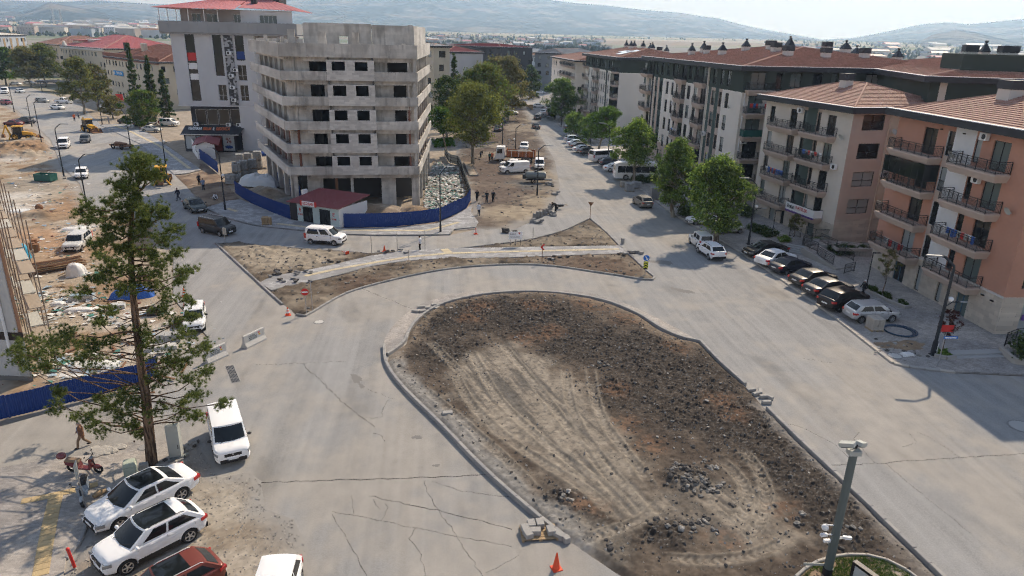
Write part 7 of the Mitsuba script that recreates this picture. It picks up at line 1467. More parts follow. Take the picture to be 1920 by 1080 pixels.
FARC = [('hatch', 13,196,-30,(0.2,0.03,0.05), 'crimson car at the left edge of the left street'),('sedan', 26,236,170,(0.14,0.02,0.02), 'dark red saloon parked behind the left yellow digger'),('suv', 50,231,165,(0.04,0.045,0.055), 'dark grey car behind the dark red saloon'),('pickup', 120,194,-8, WHT, 'white flatbed pickup crossing the left street'),('sedan', 109,205,-20, WHT, 'white patrol-like car below the white pickup on the left street'),('wagon', 81,192,-15,(0.3,0.32,0.32), 'grey estate car left of the white pickup'),('panelvan', 10,175,-60, WHT, 'white van at the left edge of the left street'),('sedan', 38,174,-30,(0.6,0.62,0.63), 'silver car beside the white van at the upper left'),('sedan', 30,160,-5, WHT, 'leftmost white car parked under the upper left trees'),('sedan', 56,158,-5, WHT, 'second white car parked under the upper left trees'),('hatch', 80,157,-5, WHT, 'third white car parked under the upper left trees'),('sedan', 238,232,-20, BLK, 'black car parked left of the covered car near the shop'),('sedan', 270,238,-12,(0.03,0.035,0.04), 'dark car parked below the three firs'),('van', 318,236,-5, WHT, 'white van parked below the white office building'),('sedan', 285,247,-8,(0.4,0.4,0.38), 'pale dust covered car by the new pavement path')]
for kd, px, py, yw, col, lb in FARC: car(kd, lb, 'car' if kd not in ('van', 'panelvan', 'pickup') else 'van' if kd != 'pickup' else 'pickup', PXG(px, py), math.radians(yw), col, far=True, **B_)
by_wheels('panelvan', (1.80,119.46),(-1.29,118.31), 'L', 'white panel van with dark door gap parked beside the dump truck', 'van', WHT, blind=True, **B_)
p = np.array((-0.53,125.38)); car('sedan', 'white car hidden behind the white panel van', 'car', p, math.radians(172), WHT, far=True, **W_)
p = np.array((4.34,122.34)); car('van', 'white small van coming down the main road by the lamp post', 'van', p + np.array([0,2.2]), math.radians(-92), WHT, 0.95, cladding=True, **B_)
p = np.array((1.82,144.37)); car('hatch', 'white car standing right behind the dump truck', 'car', p + np.array([0,2.0]), math.radians(-95), WHT, far=True, **W_)
for kd, px, py, yw, col, lb in (('sedan', 1005,241,95, BLK, 'nearer of the two black cars driving up the main road'),('hatch', 1007,224,95, BLK, 'farther of the two black cars driving up the main road'),('sedan', 1014,221,60, WHT, 'white car ahead of the black cars in the far queue'),('sedan', 1020,214,75, WHT, 'second white car in the far queue on the main road'),('panelvan', 1027,207,88, WHT, 'white box van in the far queue on the main road'),('sedan', 1010,202,5, WHT, 'white car turning across the far end of the main road'),('hatch', 960,215,-10, WHT, 'white car parked at the left side of the far road'),('sedan', 1002,184,0, BLK, 'black car crossing at the far junction'),('sedan', 1013,176,5, WHT, 'white car at the far junction under the blue grey block'),('suv', 940,232,80, DBL, 'blue car parked by the left lamp posts of the far road'),('sedan', 935,246,80, GRY, 'grey car parked behind the yellow trees'),('sedan', 930,222,80,(0.3,0.3,0.3), 'silver car parked farther up behind the yellow trees')):
 car(kd, lb, 'car' if kd != 'panelvan' else 'van', PXG(px, py), math.radians(yw), col, far=True, **B_)
for px, py, col, kd, lb in ((1062,268,(0.5,0.55,0.6), 'suv', 'farthest silver car of the slanted row by the white minibus'),(1068,275,(0.5,0.58,0.66), 'sedan', 'second pale blue car of the slanted row by the white minibus'),(1074,280, GRY, 'sedan', 'grey car in the middle of the slanted row by the white minibus'),(1080,286,(0.62,0.64,0.66), 'sedan', 'white car of the slanted row, second from the white minibus'),(1090,291,(0.03,0.03,0.035), 'hatch', 'black car of the slanted row next to the white minibus'),(1060,246, DBL, 'suv', 'dark blue car under the small bright green tree'),(1076,251, WHT, 'sedan', 'white car parked under the small bright green trees'),(1090,258,(0.5,0.5,0.46), 'suv', 'pale offroad car by the palm side of the pavement')):
 car(kd, lb.replace('by the palm side of the pavement', 'below the two small bright green trees'), 'car', PXG(px + 14, py), math.radians(12), col, far=True, z=0.12, **B_)
by_wheels('minibus', (15.71,131.65),(18.82,133.28), 'R', 'white minibus with dark windows parked by the far plane tree', 'minibus', WHT, z=0.12, **W_)
car('suv', 'dark blue car between the white minibus and the bus', 'car', (17.54,127.91), math.radians(6),(0.03,0.04,0.06), z=0.12, far=True, **B_)
car('sedan', 'white car half hidden left of the parked bus', 'car', (17.79,123.13), math.radians(8), WHT, z=0.12, far=True, **W_)
car('suv', 'grey brown crossover driving away past the stacked kerb stones', 'car', (18.00,96.76), math.radians(103),(0.2,0.19,0.175),0.95, metal=0.3, rails='m_satin', **B_)
car('jeep', 'white old offroad car standing behind the white crossover under the plane tree', 'car', (21.24,76.84), math.radians(97),(0.66,0.67,0.66), **B_)
by_wheels('suv', (20.91,71.75),(20.41,74.26), 'L', 'white crossover with black roof rails pulling out under the big plane tree', 'car', WHT, rails='m_black', cladding=True, **B_)
car('sedan', 'white car nosing out behind the big plane tree', 'car', (24.11,86.97), math.radians(190), WHT, z=0.12, **W_)
car('wagon', 'silver estate car behind the trunk of the big plane tree', 'car', (26.00,83.03), math.radians(8),(0.45,0.45,0.42), z=0.12, **B_)
ROW = [('sedan', (29.54,73.23),(25.86,72.06), 'L', BLK, 'black saloon facing the road, first of the row by the leaning lamp', 'm_alloy'),('sedan', (26.74,68.93),(29.49,70.58), 'R', WHT, 'white saloon second in the row parked before the cream block', 'm_steel'),('sedan', (27.39,66.76),(29.94,67.96), 'R', (0.015,0.02,0.035), 'dark blue old saloon third in the row, next to the white saloon', 'm_steel'),('sedan', (27.96,62.72),(30.87,63.98), 'R', (0.016,0.017,0.018), 'black saloon fourth in the row, middle of the dark cars', 'm_alloy'),('sedan', (28.23,60.02),(31.19,61.21), 'R', (0.02,0.024,0.034), 'dark saloon with sunlit roof fifth in the row', 'm_steel'),('suv', (28.23,56.63),(31.27,58.10), 'R', (0.02,0.018,0.02), 'black crossover with sunlit roof beside the silver hatchback', 'm_dark_metal'),('hatch', (29.15,54.30),(31.90,54.71), 'R', (0.5,0.51,0.52), 'silver hatchback last in the row, behind the pale pallet stack', 'm_alloy')]
for kd, a, b, s, col, lb, al in ROW: by_wheels(kd, a, b, s, lb, 'car', col, alloy=al, z=0.12, metal=0.5 if 'silver' in lb else 0.0, **(W_ if col is WHT else B_))
def bus(pos, yaw):
 k = thing('bus', 'white coach with a black window band parked behind the plane tree', 'bus'); TW_ = mat4(pos[0], pos[1], 0.12, yaw); L, w, h = 7.6,1.12,2.85
 xs = np.linspace(-L / 2, L / 2,12); rings = []
 for x in xs:
  e = max(0,1 - (L / 2 - abs(x)) / 0.35); w_ = w * (1 - 0.08 * e * e); zt = h - 0.25 * e * e; rings.append([(x, y, z) for y, z in ((-w_, 0.3),(-w_, 1.2),(-w_ * 0.96, zt - 0.3),(-w_ * 0.8, zt),(w_ * 0.8, zt),(w_ * 0.96, zt - 0.3),(w_, 1.2),(w_, 0.3))])
 b = to_man(loft(rings))
 for xw in (-2.0,2.2):
  for s in (-1,1): b -= m3.Manifold.cylinder(0.5,0.52,0.52,24).rotate([90,0,0]).translate([xw, s * w + 0.25,0.46])
 put('body', M().man(b), paint(WHT),30, k, TW_)
 for s in (-1,1):
  for i in range(5): x0 = -3.4 + i * 1.3; m = M(); m.quad((x0, s * 1.128,1.25),(x0 + 1.27, s * 1.128,1.25),(x0 + 1.27, s * 1.095,2.3),(x0, s * 1.095,2.3)); put('side_window', m, 'm_glass', parent=k, tw=TW_)
  put('lamp', M().box(3.72,3.83, s * 0.8 - 0.16, s * 0.8 + 0.16,0.65,0.85), 'm_headlamp', parent=k, tw=TW_); put('taillight', M().box(-3.83,-3.7, s * 0.92 - 0.08, s * 0.92 + 0.08,0.7,1.2), 'm_taillamp', parent=k, tw=TW_)
 put('windscreen', M().box(3.7,3.815,-0.95,0.95,1.15,2.3), 'm_glass', parent=k, tw=TW_); put('rear_window', M().box(-3.815,-3.7,-0.8,0.8,1.5,2.25), 'm_glass', parent=k, tw=TW_)
 put('roof_unit', M().obox((-0.8,0),2.2,1.3, h - 0.05, h + 0.2,0,0.06), 'm_white', parent=k, tw=TW_); put('roof_unit', M().obox((1.9,0),0.8,0.8, h - 0.05, h + 0.12,0,0.04), 'm_white', parent=k, tw=TW_)
 t, ri, dk = wheel_dicts(0.44, 'm_steel')
 for x in (-2.0,2.2):
  for s in (-1,1): w4 = mat4(x, s * 1.0,0.44,0 if s > 0 else math.pi); kk = put('wheel', t, None, parent=k, tw=TW_ @ w4); put('rim', ri, None, parent=kk, tw=TW_ @ w4)
bus((20.24,116.13), math.radians(3))
def truck(pos, yaw, label, cab, bed, name='dump_truck', L=7.4, far=False):
 k = thing(name, label, 'truck'); TW_ = mat4(pos[0], pos[1], 0, yaw); hx = L / 2
 c = M(); c.hexa([(hx - 1.75,-1.15,0.6),(hx, -1.15,0.6),(hx, 1.15,0.6),(hx - 1.75,1.15,0.6),(hx - 1.75,-1.1,2.75),(hx - 0.25,-1.1,2.75),(hx - 0.25,1.1,2.75),(hx - 1.75,1.1,2.75)]); put('cab', c, cab, parent=k, tw=TW_)
 put('windscreen', M().quad((hx - 0.1,-1.0,1.65),(hx - 0.1,1.0,1.65),(hx - 0.2,1.0,2.5),(hx - 0.2,-1.0,2.5)).tf(mat4(0.02)), 'm_glass', parent=k, tw=TW_)
 for s in (-1,1): put('side_window', M().quad((hx - 1.3, s * 1.15,1.6),(hx - 0.35, s * 1.15,1.6),(hx - 0.45, s * 1.125,2.4),(hx - 1.3, s * 1.125,2.4)), 'm_glass', parent=k, tw=TW_)
 put('bumper', M().box(hx - 0.15, hx + 0.12,-1.15,1.15,0.45,0.8), 'm_white', parent=k, tw=TW_); put('chassis', M().box(-hx, hx - 0.5,-0.45,0.45,0.75,1.0), 'm_black', parent=k, tw=TW_)
 b0, b1 = -hx, hx - 2.1; m = M(); m.box(b0, b1,-1.2,1.2,1.05,1.2); m.box(b0, b1,-1.2,-1.12,1.2,2.1); m.box(b0, b1,1.12,1.2,1.2,2.1); m.box(b0, b0 + 0.08,-1.12,1.12,1.2,2.05); m.box(b1 - 0.08, b1,-1.12,1.12,1.2,2.4); put('load_bed', m, bed, parent=k, tw=TW_)
 for s in (-1,1):
  for i in range(8): x = b0 + 0.3 + (b1 - b0 - 0.6) * i / 7; put('bed_rib', M().box(x - 0.05, x + 0.05, s * 1.2 - 0.05, s * 1.2 + 0.05,1.08,2.14), 'm_sign_orange' if i % 2 else 'm_white', parent=k, tw=TW_)
 if not far: put('load', M().rock((0,0,0),1.0,5,0.35).tf(np.diag([2.2,1.0,1.0,1])).tf(mat4(-0.9,0,1.9)), 'm_rock', parent=k, tw=TW_)
 t, ri, dk = wheel_dicts(0.5, 'm_steel')
 for x in (hx - 1.0,-hx + 1.0,-hx + 2.1):
  for s in (-1,1): w4 = mat4(x, s * 1.02,0.5,0 if s > 0 else math.pi); kk = put('wheel', t, None, parent=k, tw=TW_ @ w4); put('rim', ri, None, parent=kk, tw=TW_ @ w4)
mat('m_bed_orange', (0.30,0.10,0.03),0.7)
truck((0.02,131.14), math.radians(176), 'white dump truck with orange slatted bed parked in the dug up yard', 'm_white', 'm_bed_orange')
truck((10.01,206.63), math.radians(92), 'dark grey lorry waiting at the right of the far queue', 'm_grey', 'm_dark_metal', 'lorry', 6.5, True)
def digger(pos, yaw, label, arm=1.0, name='backhoe_loader'):
 k = thing(name, label, 'digger'); TW_ = mat4(pos[0], pos[1], 0, yaw); U = lambda n, m, mt, sm=False: put(n, m, mt, sm, k, TW_)
 U('chassis', M().box(-1.7,1.9,-0.5,0.5,0.55,0.95), 'm_black'); U('bonnet', M().hexa([(0.4,-0.5,0.9),(2.1,-0.42,0.9),(2.1,0.42,0.9),(0.4,0.5,0.9),(0.4,-0.5,1.7),(2.1,-0.38,1.45),(2.1,0.38,1.45),(0.4,0.5,1.7)]), 'm_yellow')
 m = M()
 for x, y in ((-1.1,-0.75),(-1.1,0.75),(0.45,-0.7),(0.45,0.7)): m.bar((x, y, 0.9),(x, y * 0.95,2.6),0.09)
 m.box(-1.1,0.45,-0.75,0.75,0.85,1.15); U('cab_frame', m, 'm_black'); U('cab_roof', M().obox((-0.3,0),1.8,1.65,2.6,2.78,0,0.06), 'm_yellow')
 for s in (-1,1): U('cab_window', M().quad((-1.0, s * 0.735,1.2),(0.4, s * 0.7,1.2),(0.4, s * 0.68,2.55),(-1.0, s * 0.71,2.55)), 'm_glass')
 U('cab_window', M().quad((0.43,-0.65,1.75),(0.43,0.65,1.75),(0.43,0.63,2.55),(0.43,-0.63,2.55)), 'm_glass')
 for s in (-1,1): U('loader_arm', M().bar((0.5, s * 0.62,1.35),(2.3, s * 0.62,1.1),0.12,0.18).bar((2.3, s * 0.62,1.1),(3.0, s * 0.62,0.5),0.12,0.18), 'm_yellow')
 b = M(); pr = [(2.95,0.9),(2.9,0.25),(3.15,0.08),(3.8,0.08)]
 for (x0, z0),(x1, z1) in zip(pr[:-1], pr[1:]): b.hexa([(x0,-1.1, z0),(x1,-1.1, z1),(x1,1.1, z1),(x0,1.1, z0),(x0,-1.1, z0 + 0.05),(x1,-1.1, z1 + 0.05),(x1,1.1, z1 + 0.05),(x0,1.1, z0 + 0.05)])
 for s in (-1,1): b.add([(2.95, s * 1.1,0.9),(2.9, s * 1.1,0.25),(3.15, s * 1.1,0.08),(3.8, s * 1.1,0.08)], [[0,1,2,3]])
 U('front_bucket', b, 'm_rust'); U('boom', M().bar((-1.7,0,0.9),(-2.3,0.1,2.9 * arm),0.24,0.3), 'm_yellow'); U('dipper', M().bar((-2.3,0.1,2.9 * arm),(-3.0,0.1,1.2),0.18,0.22), 'm_yellow')
 U('rear_bucket', M().hexa([(-3.3,-0.3,0.5),(-2.6,-0.3,0.5),(-2.6,0.5,0.5),(-3.3,0.5,0.5),(-3.1,-0.3,1.2),(-2.8,-0.3,1.2),(-2.8,0.5,1.2),(-3.1,0.5,1.2)]), 'm_rust')
 for s in (-1,1): U('stabiliser', M().bar((-1.6, s * 0.6,0.9),(-1.8, s * 1.2,0.1),0.14), 'm_yellow')
 for x, r in ((-0.7,0.7),(1.55,0.5)):
  t, ri, dk = wheel_dicts(r, 'm_yellow')
  for s in (-1,1): w4 = mat4(x, s * 0.85, r, 0 if s > 0 else math.pi) @ np.diag([1,1.7,1,1]); kk = put('wheel', t, None, parent=k, tw=TW_ @ w4); put('rim', ri, None, parent=kk, tw=TW_ @ w4)
digger((-94.12,156.62), math.radians(-35), 'yellow backhoe loader with wide front bucket on the left street')
digger((-100.01,142.84), math.radians(20), 'yellow backhoe loader digging in the soil heap at the far left')
digger((-52.54,103.51), math.radians(112), 'yellow backhoe loader with folded arm behind the top of the pine')
def bowser(pos, yaw):
 k = thing('tank_trailer', 'dull grey water tank trailer in front of the white panel van', 'trailer'); TW_ = mat4(pos[0], pos[1], 0, yaw); m = M().lathe([(0,-1.7),(0.45,-1.62),(0.62,-1.3),(0.62,1.3),(0.45,1.62),(0,1.7)], n=18).tf(mat4(0,0,1.25,0,1, math.pi / 2)); put('tank', m, 'm_tank', 40, k, TW_)
 put('frame', M().box(-1.6,2.6,-0.45,0.45,0.5,0.62), 'm_dark_metal', parent=k, tw=TW_); put('hatch', M().lathe([(0.25,0),(0.25,0.15),(0,0.17)], (0,0,1.82),12), 'm_dark_metal', parent=k, tw=TW_); put('pump', M().box(-2.1,-1.6,-0.4,0.4,0.7,1.4), 'm_dark_metal', parent=k, tw=TW_)
 t, ri, dk = wheel_dicts(0.36, 'm_steel')
 for s in (-1,1): w4 = mat4(-0.4, s * 0.62,0.36,0 if s > 0 else math.pi); put('wheel', t, None, parent=k, tw=TW_ @ w4)
mat('m_tank', (0.2,0.22,0.22),0.55,0.3); bowser((3.34,111.31), math.radians(4))
k = thing('flat_trailer', 'brown laden trailer with dark wheels in the shade on the left street', 'trailer'); TW_ = mat4(*(-75.28,134.70),0, math.radians(-25))
put('deck', M().box(-2.2,2.2,-1,1,0.6,0.8), 'm_rust', parent=k, tw=TW_); put('load', M().rock((0,0,0),1,9,0.4).tf(np.diag([1.9,0.9,1,1])).tf(mat4(-0.2,0,0.9)), 'm_rust', parent=k, tw=TW_)
t, ri, dk = wheel_dicts(0.5, 'm_steel')
for x in (-1.2,1.2):
 for s in (-1,1): put('wheel', t, None, parent=k, tw=TW_ @ mat4(x, s * 0.95,0.5,0 if s > 0 else math.pi))
def scooter(pos, yaw, label, col, seat, box, lean=0.12):
 k = thing('scooter', label, 'scooter'); TW_ = mat4(pos[0], pos[1], 0.1, yaw, 1.0,0, lean); U = lambda n, m, mt, sm=False: put(n, m, mt, sm, k, TW_); pm = paint(col)
 U('floor_board', M().obox((0.12,0),0.55,0.3,0.26,0.34,0,0.03), pm); U('front_shield', M().hexa([(0.42,-0.2,0.3),(0.5,-0.2,0.3),(0.5,0.2,0.3),(0.42,0.2,0.3),(0.55,-0.17,0.95),(0.66,-0.12,0.95),(0.66,0.12,0.95),(0.55,0.17,0.95)]), pm)
 U('rear_body', M().hexa([(-0.85,-0.12,0.5),(-0.1,-0.2,0.32),(-0.1,0.2,0.32),(-0.85,0.12,0.5),(-0.8,-0.14,0.72),(-0.12,-0.16,0.68),(-0.12,0.16,0.68),(-0.8,0.14,0.72)]), pm)
 U('seat', M().obox((-0.42,0),0.75,0.3,0.70,0.84,0,0.05), seat); U('front_mudguard', M().ball((0.78,0,0.42),(0.26,0.09,0.14),2), pm, True); U('handlebar', M().tube([(0.52,-0.34,1.02),(0.58,0,1.0),(0.52,0.34,1.02)], 0.022,6), 'm_black'); U('headlight', M().ball((0.62,0,0.98),(0.09,0.12,0.08),2), 'm_headlamp', True)
 for s in (-1,1): U('mirror', M().tube([(0.54, s * 0.25,1.03),(0.5, s * 0.3,1.2)], 0.01,4).ball((0.5, s * 0.3,1.22),(0.02,0.06,0.04),1), 'm_black')
 U('fork', M().tube([(0.58,0,0.95),(0.8,0,0.25)], 0.035,6), 'm_dark_metal'); U('tail_lamp', M().box(-0.88,-0.82,-0.08,0.08,0.58,0.68), 'm_taillamp')
 if box: U('top_case', M().ball((-0.98,0,0.98),(0.24,0.22,0.17),2), pm, True)
 t, ri, dk = wheel_dicts(0.25, 'm_steel')
 for x in (0.82,-0.62): w4 = mat4(x, 0,0.25) @ np.diag([1,0.6,1,1]); kk = put('wheel', t, None, parent=k, tw=TW_ @ w4); put('rim', ri, None, parent=kk, tw=TW_ @ w4)
mat('m_seat_tan', (0.26,0.18,0.12),0.7); mat('m_seat_black', (0.02,0.02,0.022),0.6)
a_, b_ = np.array((-22.82,31.05)), np.array((-21.33,30.97)); scooter((a_ + b_) / 2, hd(a_, b_), 'dark red scooter with tan seat and rear case on the corner pavement', (0.16,0.03,0.035), 'm_seat_tan', True)
a_, b_ = np.array((-21.12,29.79)), np.array((-20.41,28.11)); scooter((a_ + b_) / 2, hd(a_, b_), 'grey blue scooter parked nose down beside the white saloon', (0.3,0.34,0.38), 'm_seat_black', False)
# ---- street furniture and site clutter -------------------------------------
def lamp(base, top, head, label, low=True, z=0.0, lowdir=None, r=0.09, small=False):
 """dark street lamp: pole, bent arm, flat lamp head; a lower arm with a globe for the pavement. head: heading of the arm"""
 k = thing('street_lamp', label, 'street lamp'); x, y = base; H = top; c, s = math.cos(head), math.sin(head); m = M()
 m.tube([(x, y, z),(x, y, z + 1.1)], r * 1.45,10); m.tube([(x, y, z + 1.1),(x, y, H - 0.75)], [r, r * 0.75], 10); put('pole', m, 'm_pole', parent=k, smooth=30)
 a = M().tube([(x, y, H - 0.8),(x + c * 0.05, y + s * 0.05, H - 0.62),(x + c * 0.75, y + s * 0.75, H),(x + c * 1.0, y + s * 1.0, H + 0.06)], r * 0.7,8); put('arm', a, 'm_pole', parent=k)
 put('lamp_head', M().obox((x + c * 1.5, y + s * 1.5),1.1,0.26, H + 0.02, H + 0.11, head, 0.02), 'm_lamp_head', parent=k)
 m = M().obox((x, y),0.42,0.42, z, z + 0.05); put('base_plate', m, 'm_pole', parent=k)
 if low:
  c2, s2 = math.cos(head + math.pi if lowdir is None else lowdir), math.sin(head + math.pi if lowdir is None else lowdir); hz_ = z + (H - z) * 0.56
  put('lower_arm', M().tube([(x, y, hz_ - 0.4),(x + c2 * 0.45, y + s2 * 0.45, hz_),(x + c2 * 1.0, y + s2 * 1.0, hz_ + 0.08)], 0.045,6), 'm_pole', parent=k)
  put('lamp_globe', M().ball((x + c2 * 0.3, y + s2 * 0.3, hz_ + 0.22),0.19,2), 'm_globe', parent=k, smooth=True); put('lower_head', M().obox((x + c2 * 1.2, y + s2 * 1.2),0.5,0.18, hz_ + 0.05, hz_ + 0.12, math.atan2(s2, c2),0.02), 'm_lamp_head', parent=k)
 return k
mat('m_lamp_head', (0.3,0.31,0.32),0.4,0.3); mat('m_globe', (0.75,0.75,0.75),0.3)
RT = math.radians
LAMPW = [((31.85,48.34),7.78,172, 'tall dark lamp at the right corner of the side street'),((27.05,77.78),7.67,172, 'leaning dark lamp under the big plane tree, by the black saloon'),((17.12,130.11),7.44,172, 'lamp post standing before the white minibus'),((3.35,101.73),7.33,0, 'lamp post on the yard corner by the water tank trailer'),((0.01,133.54),6.42,0, 'lamp post in front of the dump truck'),((-2.83,152.60),7.16,0, 'lamp post left of the far road behind the yellow tree'),((-8.60,80.04),7.57,40, 'single lamp post on the half laid pavement by the blue fence'),((-37.17,88.08),7.86,150, 'lamp post on the pavement end by the dark small van'),((-55.28,88.54),6.68,10, 'lamp post at the edge of the building lot above the estate car'),((-69.64,107.21),7.92,10, 'lamp post left of the white hatchback on the left street'),((-89.84,133.68),8.91,10, 'lamp post left of the parked white van on the left street'),((-110.98,162.94),6.94,10, 'lamp post beside the dark grey car at the upper left'),((-133.37,190.06),7.38,10, 'lamp post beside the crimson car at the left edge'),((-98.05,168.71),7.16,165, 'lamp post right of the yellow loader on the left street'),((-58.86,117.71),7.08,165, 'lamp post on the new pavement path below the shop'),((-74.76,136.85),6.92,165, 'lamp post behind the laden trailer on the left street'),((11.79,186.77),6.24,172, 'lamp post under the tall green tree up the right pavement'),((16.38,155.05),7.15,172, 'lamp post between the small bright trees up the right pavement'),((1.68,232.98),6.54,0, 'far lamp post by the left end of the queue'),((-1.15,218.89),6.82,0, 'far lamp post left of the parked white car'),((5.87,261.86),6.49,0, 'farthest lamp post by the far junction')]
for i, (b, t, hd_, lb) in enumerate(LAMPW): lamp(b, t, RT(hd_), lb, z=0.12 if b[0] > 8 else 0.0, low=i not in (6,), r=0.13 if i == 0 else 0.09)
m = M()
for j in range(8): m.obox(((32.02,48.35)[0] - 0.02,(32.02,48.35)[1] - 0.17),0.07,0.02,0.3 + j * 0.11,0.36 + j * 0.11)
put('pole_lettering', m, 'm_white', parent='street_lamp')
k = thing('garden_lamp', 'slim black garden lamp on the flower bed by the walking person', 'lamp'); b = (34.06,63.76)
put('pole', M().tube([(*b, 0.1),(*b, 3.6)], 0.05,8), 'm_pole', parent=k); put('lamp_head', M().obox((b[0] + 0.35, b[1]),0.7,0.2,3.5,3.58,0,0.02), 'm_pole', parent=k)
k = thing('garden_lamp', 'slim black garden lamp on the pavement left of the entrance steps', 'lamp'); b = (30.95,81.31)
put('pole', M().tube([(*b, 0.1),(*b, 3.4)], 0.05,8), 'm_pole', parent=k); put('lamp_head', M().obox((b[0] + 0.35, b[1]),0.7,0.2,3.3,3.38,0,0.02), 'm_pole', parent=k)
b = np.array((14.07,24.74)); Hm = 6.4; tp_ = b + [0.03,0.0]
k = thing('camera_mast', 'thick grey green mast with cameras and floodlights at the tip of the teardrop island', 'mast')
put('mast', M().tube([(*b, 0.1),(*tp_, Hm)], [0.19,0.155], 16), 'm_pole_green', parent=k, smooth=40); put('socket', M().tube([(*b, 0.0),(*b, 0.55)], 0.21,16), 'm_dark_metal', parent=k, smooth=40)
m = M().obox(tp_, 0.5,0.34, Hm - 0.12, Hm + 0.08); put('head_box', m, 'm_greybox', parent=k)
for i, (dx, dy, yw, p_) in enumerate(((0.26,0.12,0.7,0.5),(-0.3,0.05,2.4,0.4))):
 q_ = mat4(tp_[0] + dx, tp_[1] + dy, Hm + 0.3, yw, 1,0.35); put('floodlight', M().box(-0.3,0.3,-0.16,0.16,-0.06,0.1).tf(q_), 'm_greybox', parent=k); put('lamp_glass', M().box(-0.27,0.27,-0.13,0.13,0.101,0.11).tf(q_ @ np.diag([1,1,-1,1])), 'm_glass_pale', parent=k)
w_ = M()
for i in range(6): a = i; w_.tube([(tp_[0] + 0.12 * math.cos(a + t) - 0.05, tp_[1] + 0.12 * math.sin(a + t), Hm + 0.12 + 0.05 * t + 0.02 * i) for t in np.linspace(0,4.5,9)], 0.018,5)
put('cable_coil', w_, 'm_black', parent=k)
for j, (h_, a, d_) in enumerate(((2.75,180,0.5),(2.3,190,0.55),(1.95,185,0.32),(2.2,-15,0.45),(2.05,5,0.6))):
 c, s = math.cos(RT(a)), math.sin(RT(a)); kk = put('camera_bracket', M().tube([(*b, h_),(b[0] + c * d_, b[1] + s * d_, h_ + 0.05)], 0.03,6), 'm_white', parent=k)
 if j == 0: put('camera_dome', M().ball((b[0] + c * d_, b[1] + s * d_, h_ - 0.1),0.15,2), 'm_globe', parent=kk, smooth=True)
 else: put('camera_body', M().obox((b[0] + c * d_, b[1] + s * d_),0.3,0.12, h_ - 0.02, h_ + 0.1, RT(a)), 'm_white', parent=kk)
put('side_plate', M().obox((b[0] - 0.6, b[1] + 0.1),0.9,0.03,0.55,0.68,0.0), 'm_greybox', parent=k)
A_ = np.array((15.69,25.69)); k = thing('notice_board', 'black framed pale board standing in the grass at the bottom edge', 'sign board')
A_, B_2 = np.array([14.72,24.05]), np.array([15.45,22.7]); fb = Fr(A_, B_2,-1); m = M(); z0, z1 = 0.5,1.55
for u0, u1, a, b_ in ((0, fb.L, z1 - 0.12, z1),(0, fb.L, z0, z0 + 0.12),(0,0.12, z0 + 0.12, z1 - 0.12),(fb.L - 0.12, fb.L, z0 + 0.12, z1 - 0.12)): fb.box(m, u0, u1,-0.12,0.12, a, b_)
put('frame', m, 'm_black', parent=k); m = M(); fb.box(m, 0.12, fb.L - 0.12,-0.05,0.09, z0 + 0.12, z1 - 0.12); put('board', m, 'm_poster_a', parent=k); m = M(); fb.box(m, 0.1,0.2,-0.05,0.05,0.1, z0); fb.box(m, fb.L - 0.2, fb.L - 0.1,-0.05,0.05,0.1, z0); put('leg', m, 'm_black', parent=k)
mat('m_barrier', (0.46,0.45,0.43),0.85); mat('m_print_dark', (0.03,0.03,0.03),0.6)
def barrier(a, b, label):
 f = Fr(a, b, -1); L = f.L; k = thing('concrete_barrier', label, 'barrier'); pr = [(-0.3,0),(-0.3,0.12),(-0.12,0.38),(-0.09,0.92),(-0.05,0.96),(0.05,0.96),(0.09,0.92),(0.12,0.38),(0.3,0.12),(0.3,0)]
 m = M(); n = len(pr); m.add([f.p(u, d, z) for u in (0, L) for d, z in pr], [[i, i + 1, n + i + 1, n + i] for i in range(n - 1)]); m.add([f.p(0, d, z) for d, z in pr], [[0,1,2,9], [2,7,8,9], [2,3,6,7], [3,4,5,6]]); m.add([f.p(L, d, z) for d, z in pr], [[0,1,2,9], [2,7,8,9], [2,3,6,7], [3,4,5,6]])
 put('block', m, 'm_barrier', parent=k)
 tl = lambda z: 0.09 + (0.92 - z) * 0.055
 def strip(u0, u1, z0, z1, mt, nm, o=0.006): q = M().quad(f.p(u0, tl(z0) + o, z0), f.p(u1, tl(z0) + o, z0), f.p(u1, tl(z1) + o, z1), f.p(u0, tl(z1) + o, z1)); return put(nm, q, mt, parent=k)
 strip(L * 0.2, L * 0.8,0.42,0.84, 'm_poster_a', 'printed_board')
 for tx, z, h, w in (('CALISMA', 0.71,0.085,0.62),('BELEDIYESI', 0.585,0.085,0.78),('FEN ISLERI', 0.46,0.085,0.78)):
  t = meshkit.text_mesh(tx, h, 0.004, True); v = np.array(t.vertices); v[:, 0] *= w / v[:, 0].max(); put('lettering', (np.array([f.p(L * 0.22 + x, tl(z + y) + 0.009 + zz, z + y) for x, y, zz in v]), np.array(t.faces)), 'm_print_dark', parent=k)
 q = M().add([f.p(L * 0.66, tl(0.83) + 0.01,0.83), f.p(L * 0.79, tl(0.83) + 0.01,0.83), f.p(L * 0.725, tl(0.7) + 0.01,0.70)], [[0,1,2]]); put('warning_mark', q, 'm_red', parent=k); strip(L * 0.70, L * 0.79,0.56,0.68, 'm_yellow', 'warning_mark', 0.01)
barrier((-21.23,44.09),(-20.42,45.61), 'left concrete barrier with a printed board, nearer to the pine'); barrier((-19.54,46.76),(-18.70,48.55), 'right concrete barrier with a printed board, standing on the open asphalt')
gA, gB = np.array((-19.50,43.85)), np.array((-18.11,41.45)); f = Fr(gA, gB, 1); k = thing('drain_grate', 'long rusty drain grate in the asphalt below the barriers', 'drain grate'); m = M(); f.box(m, 0, f.L, -0.3,0.3,0.003,0.012); put('frame', m, 'm_kerb', parent=k)
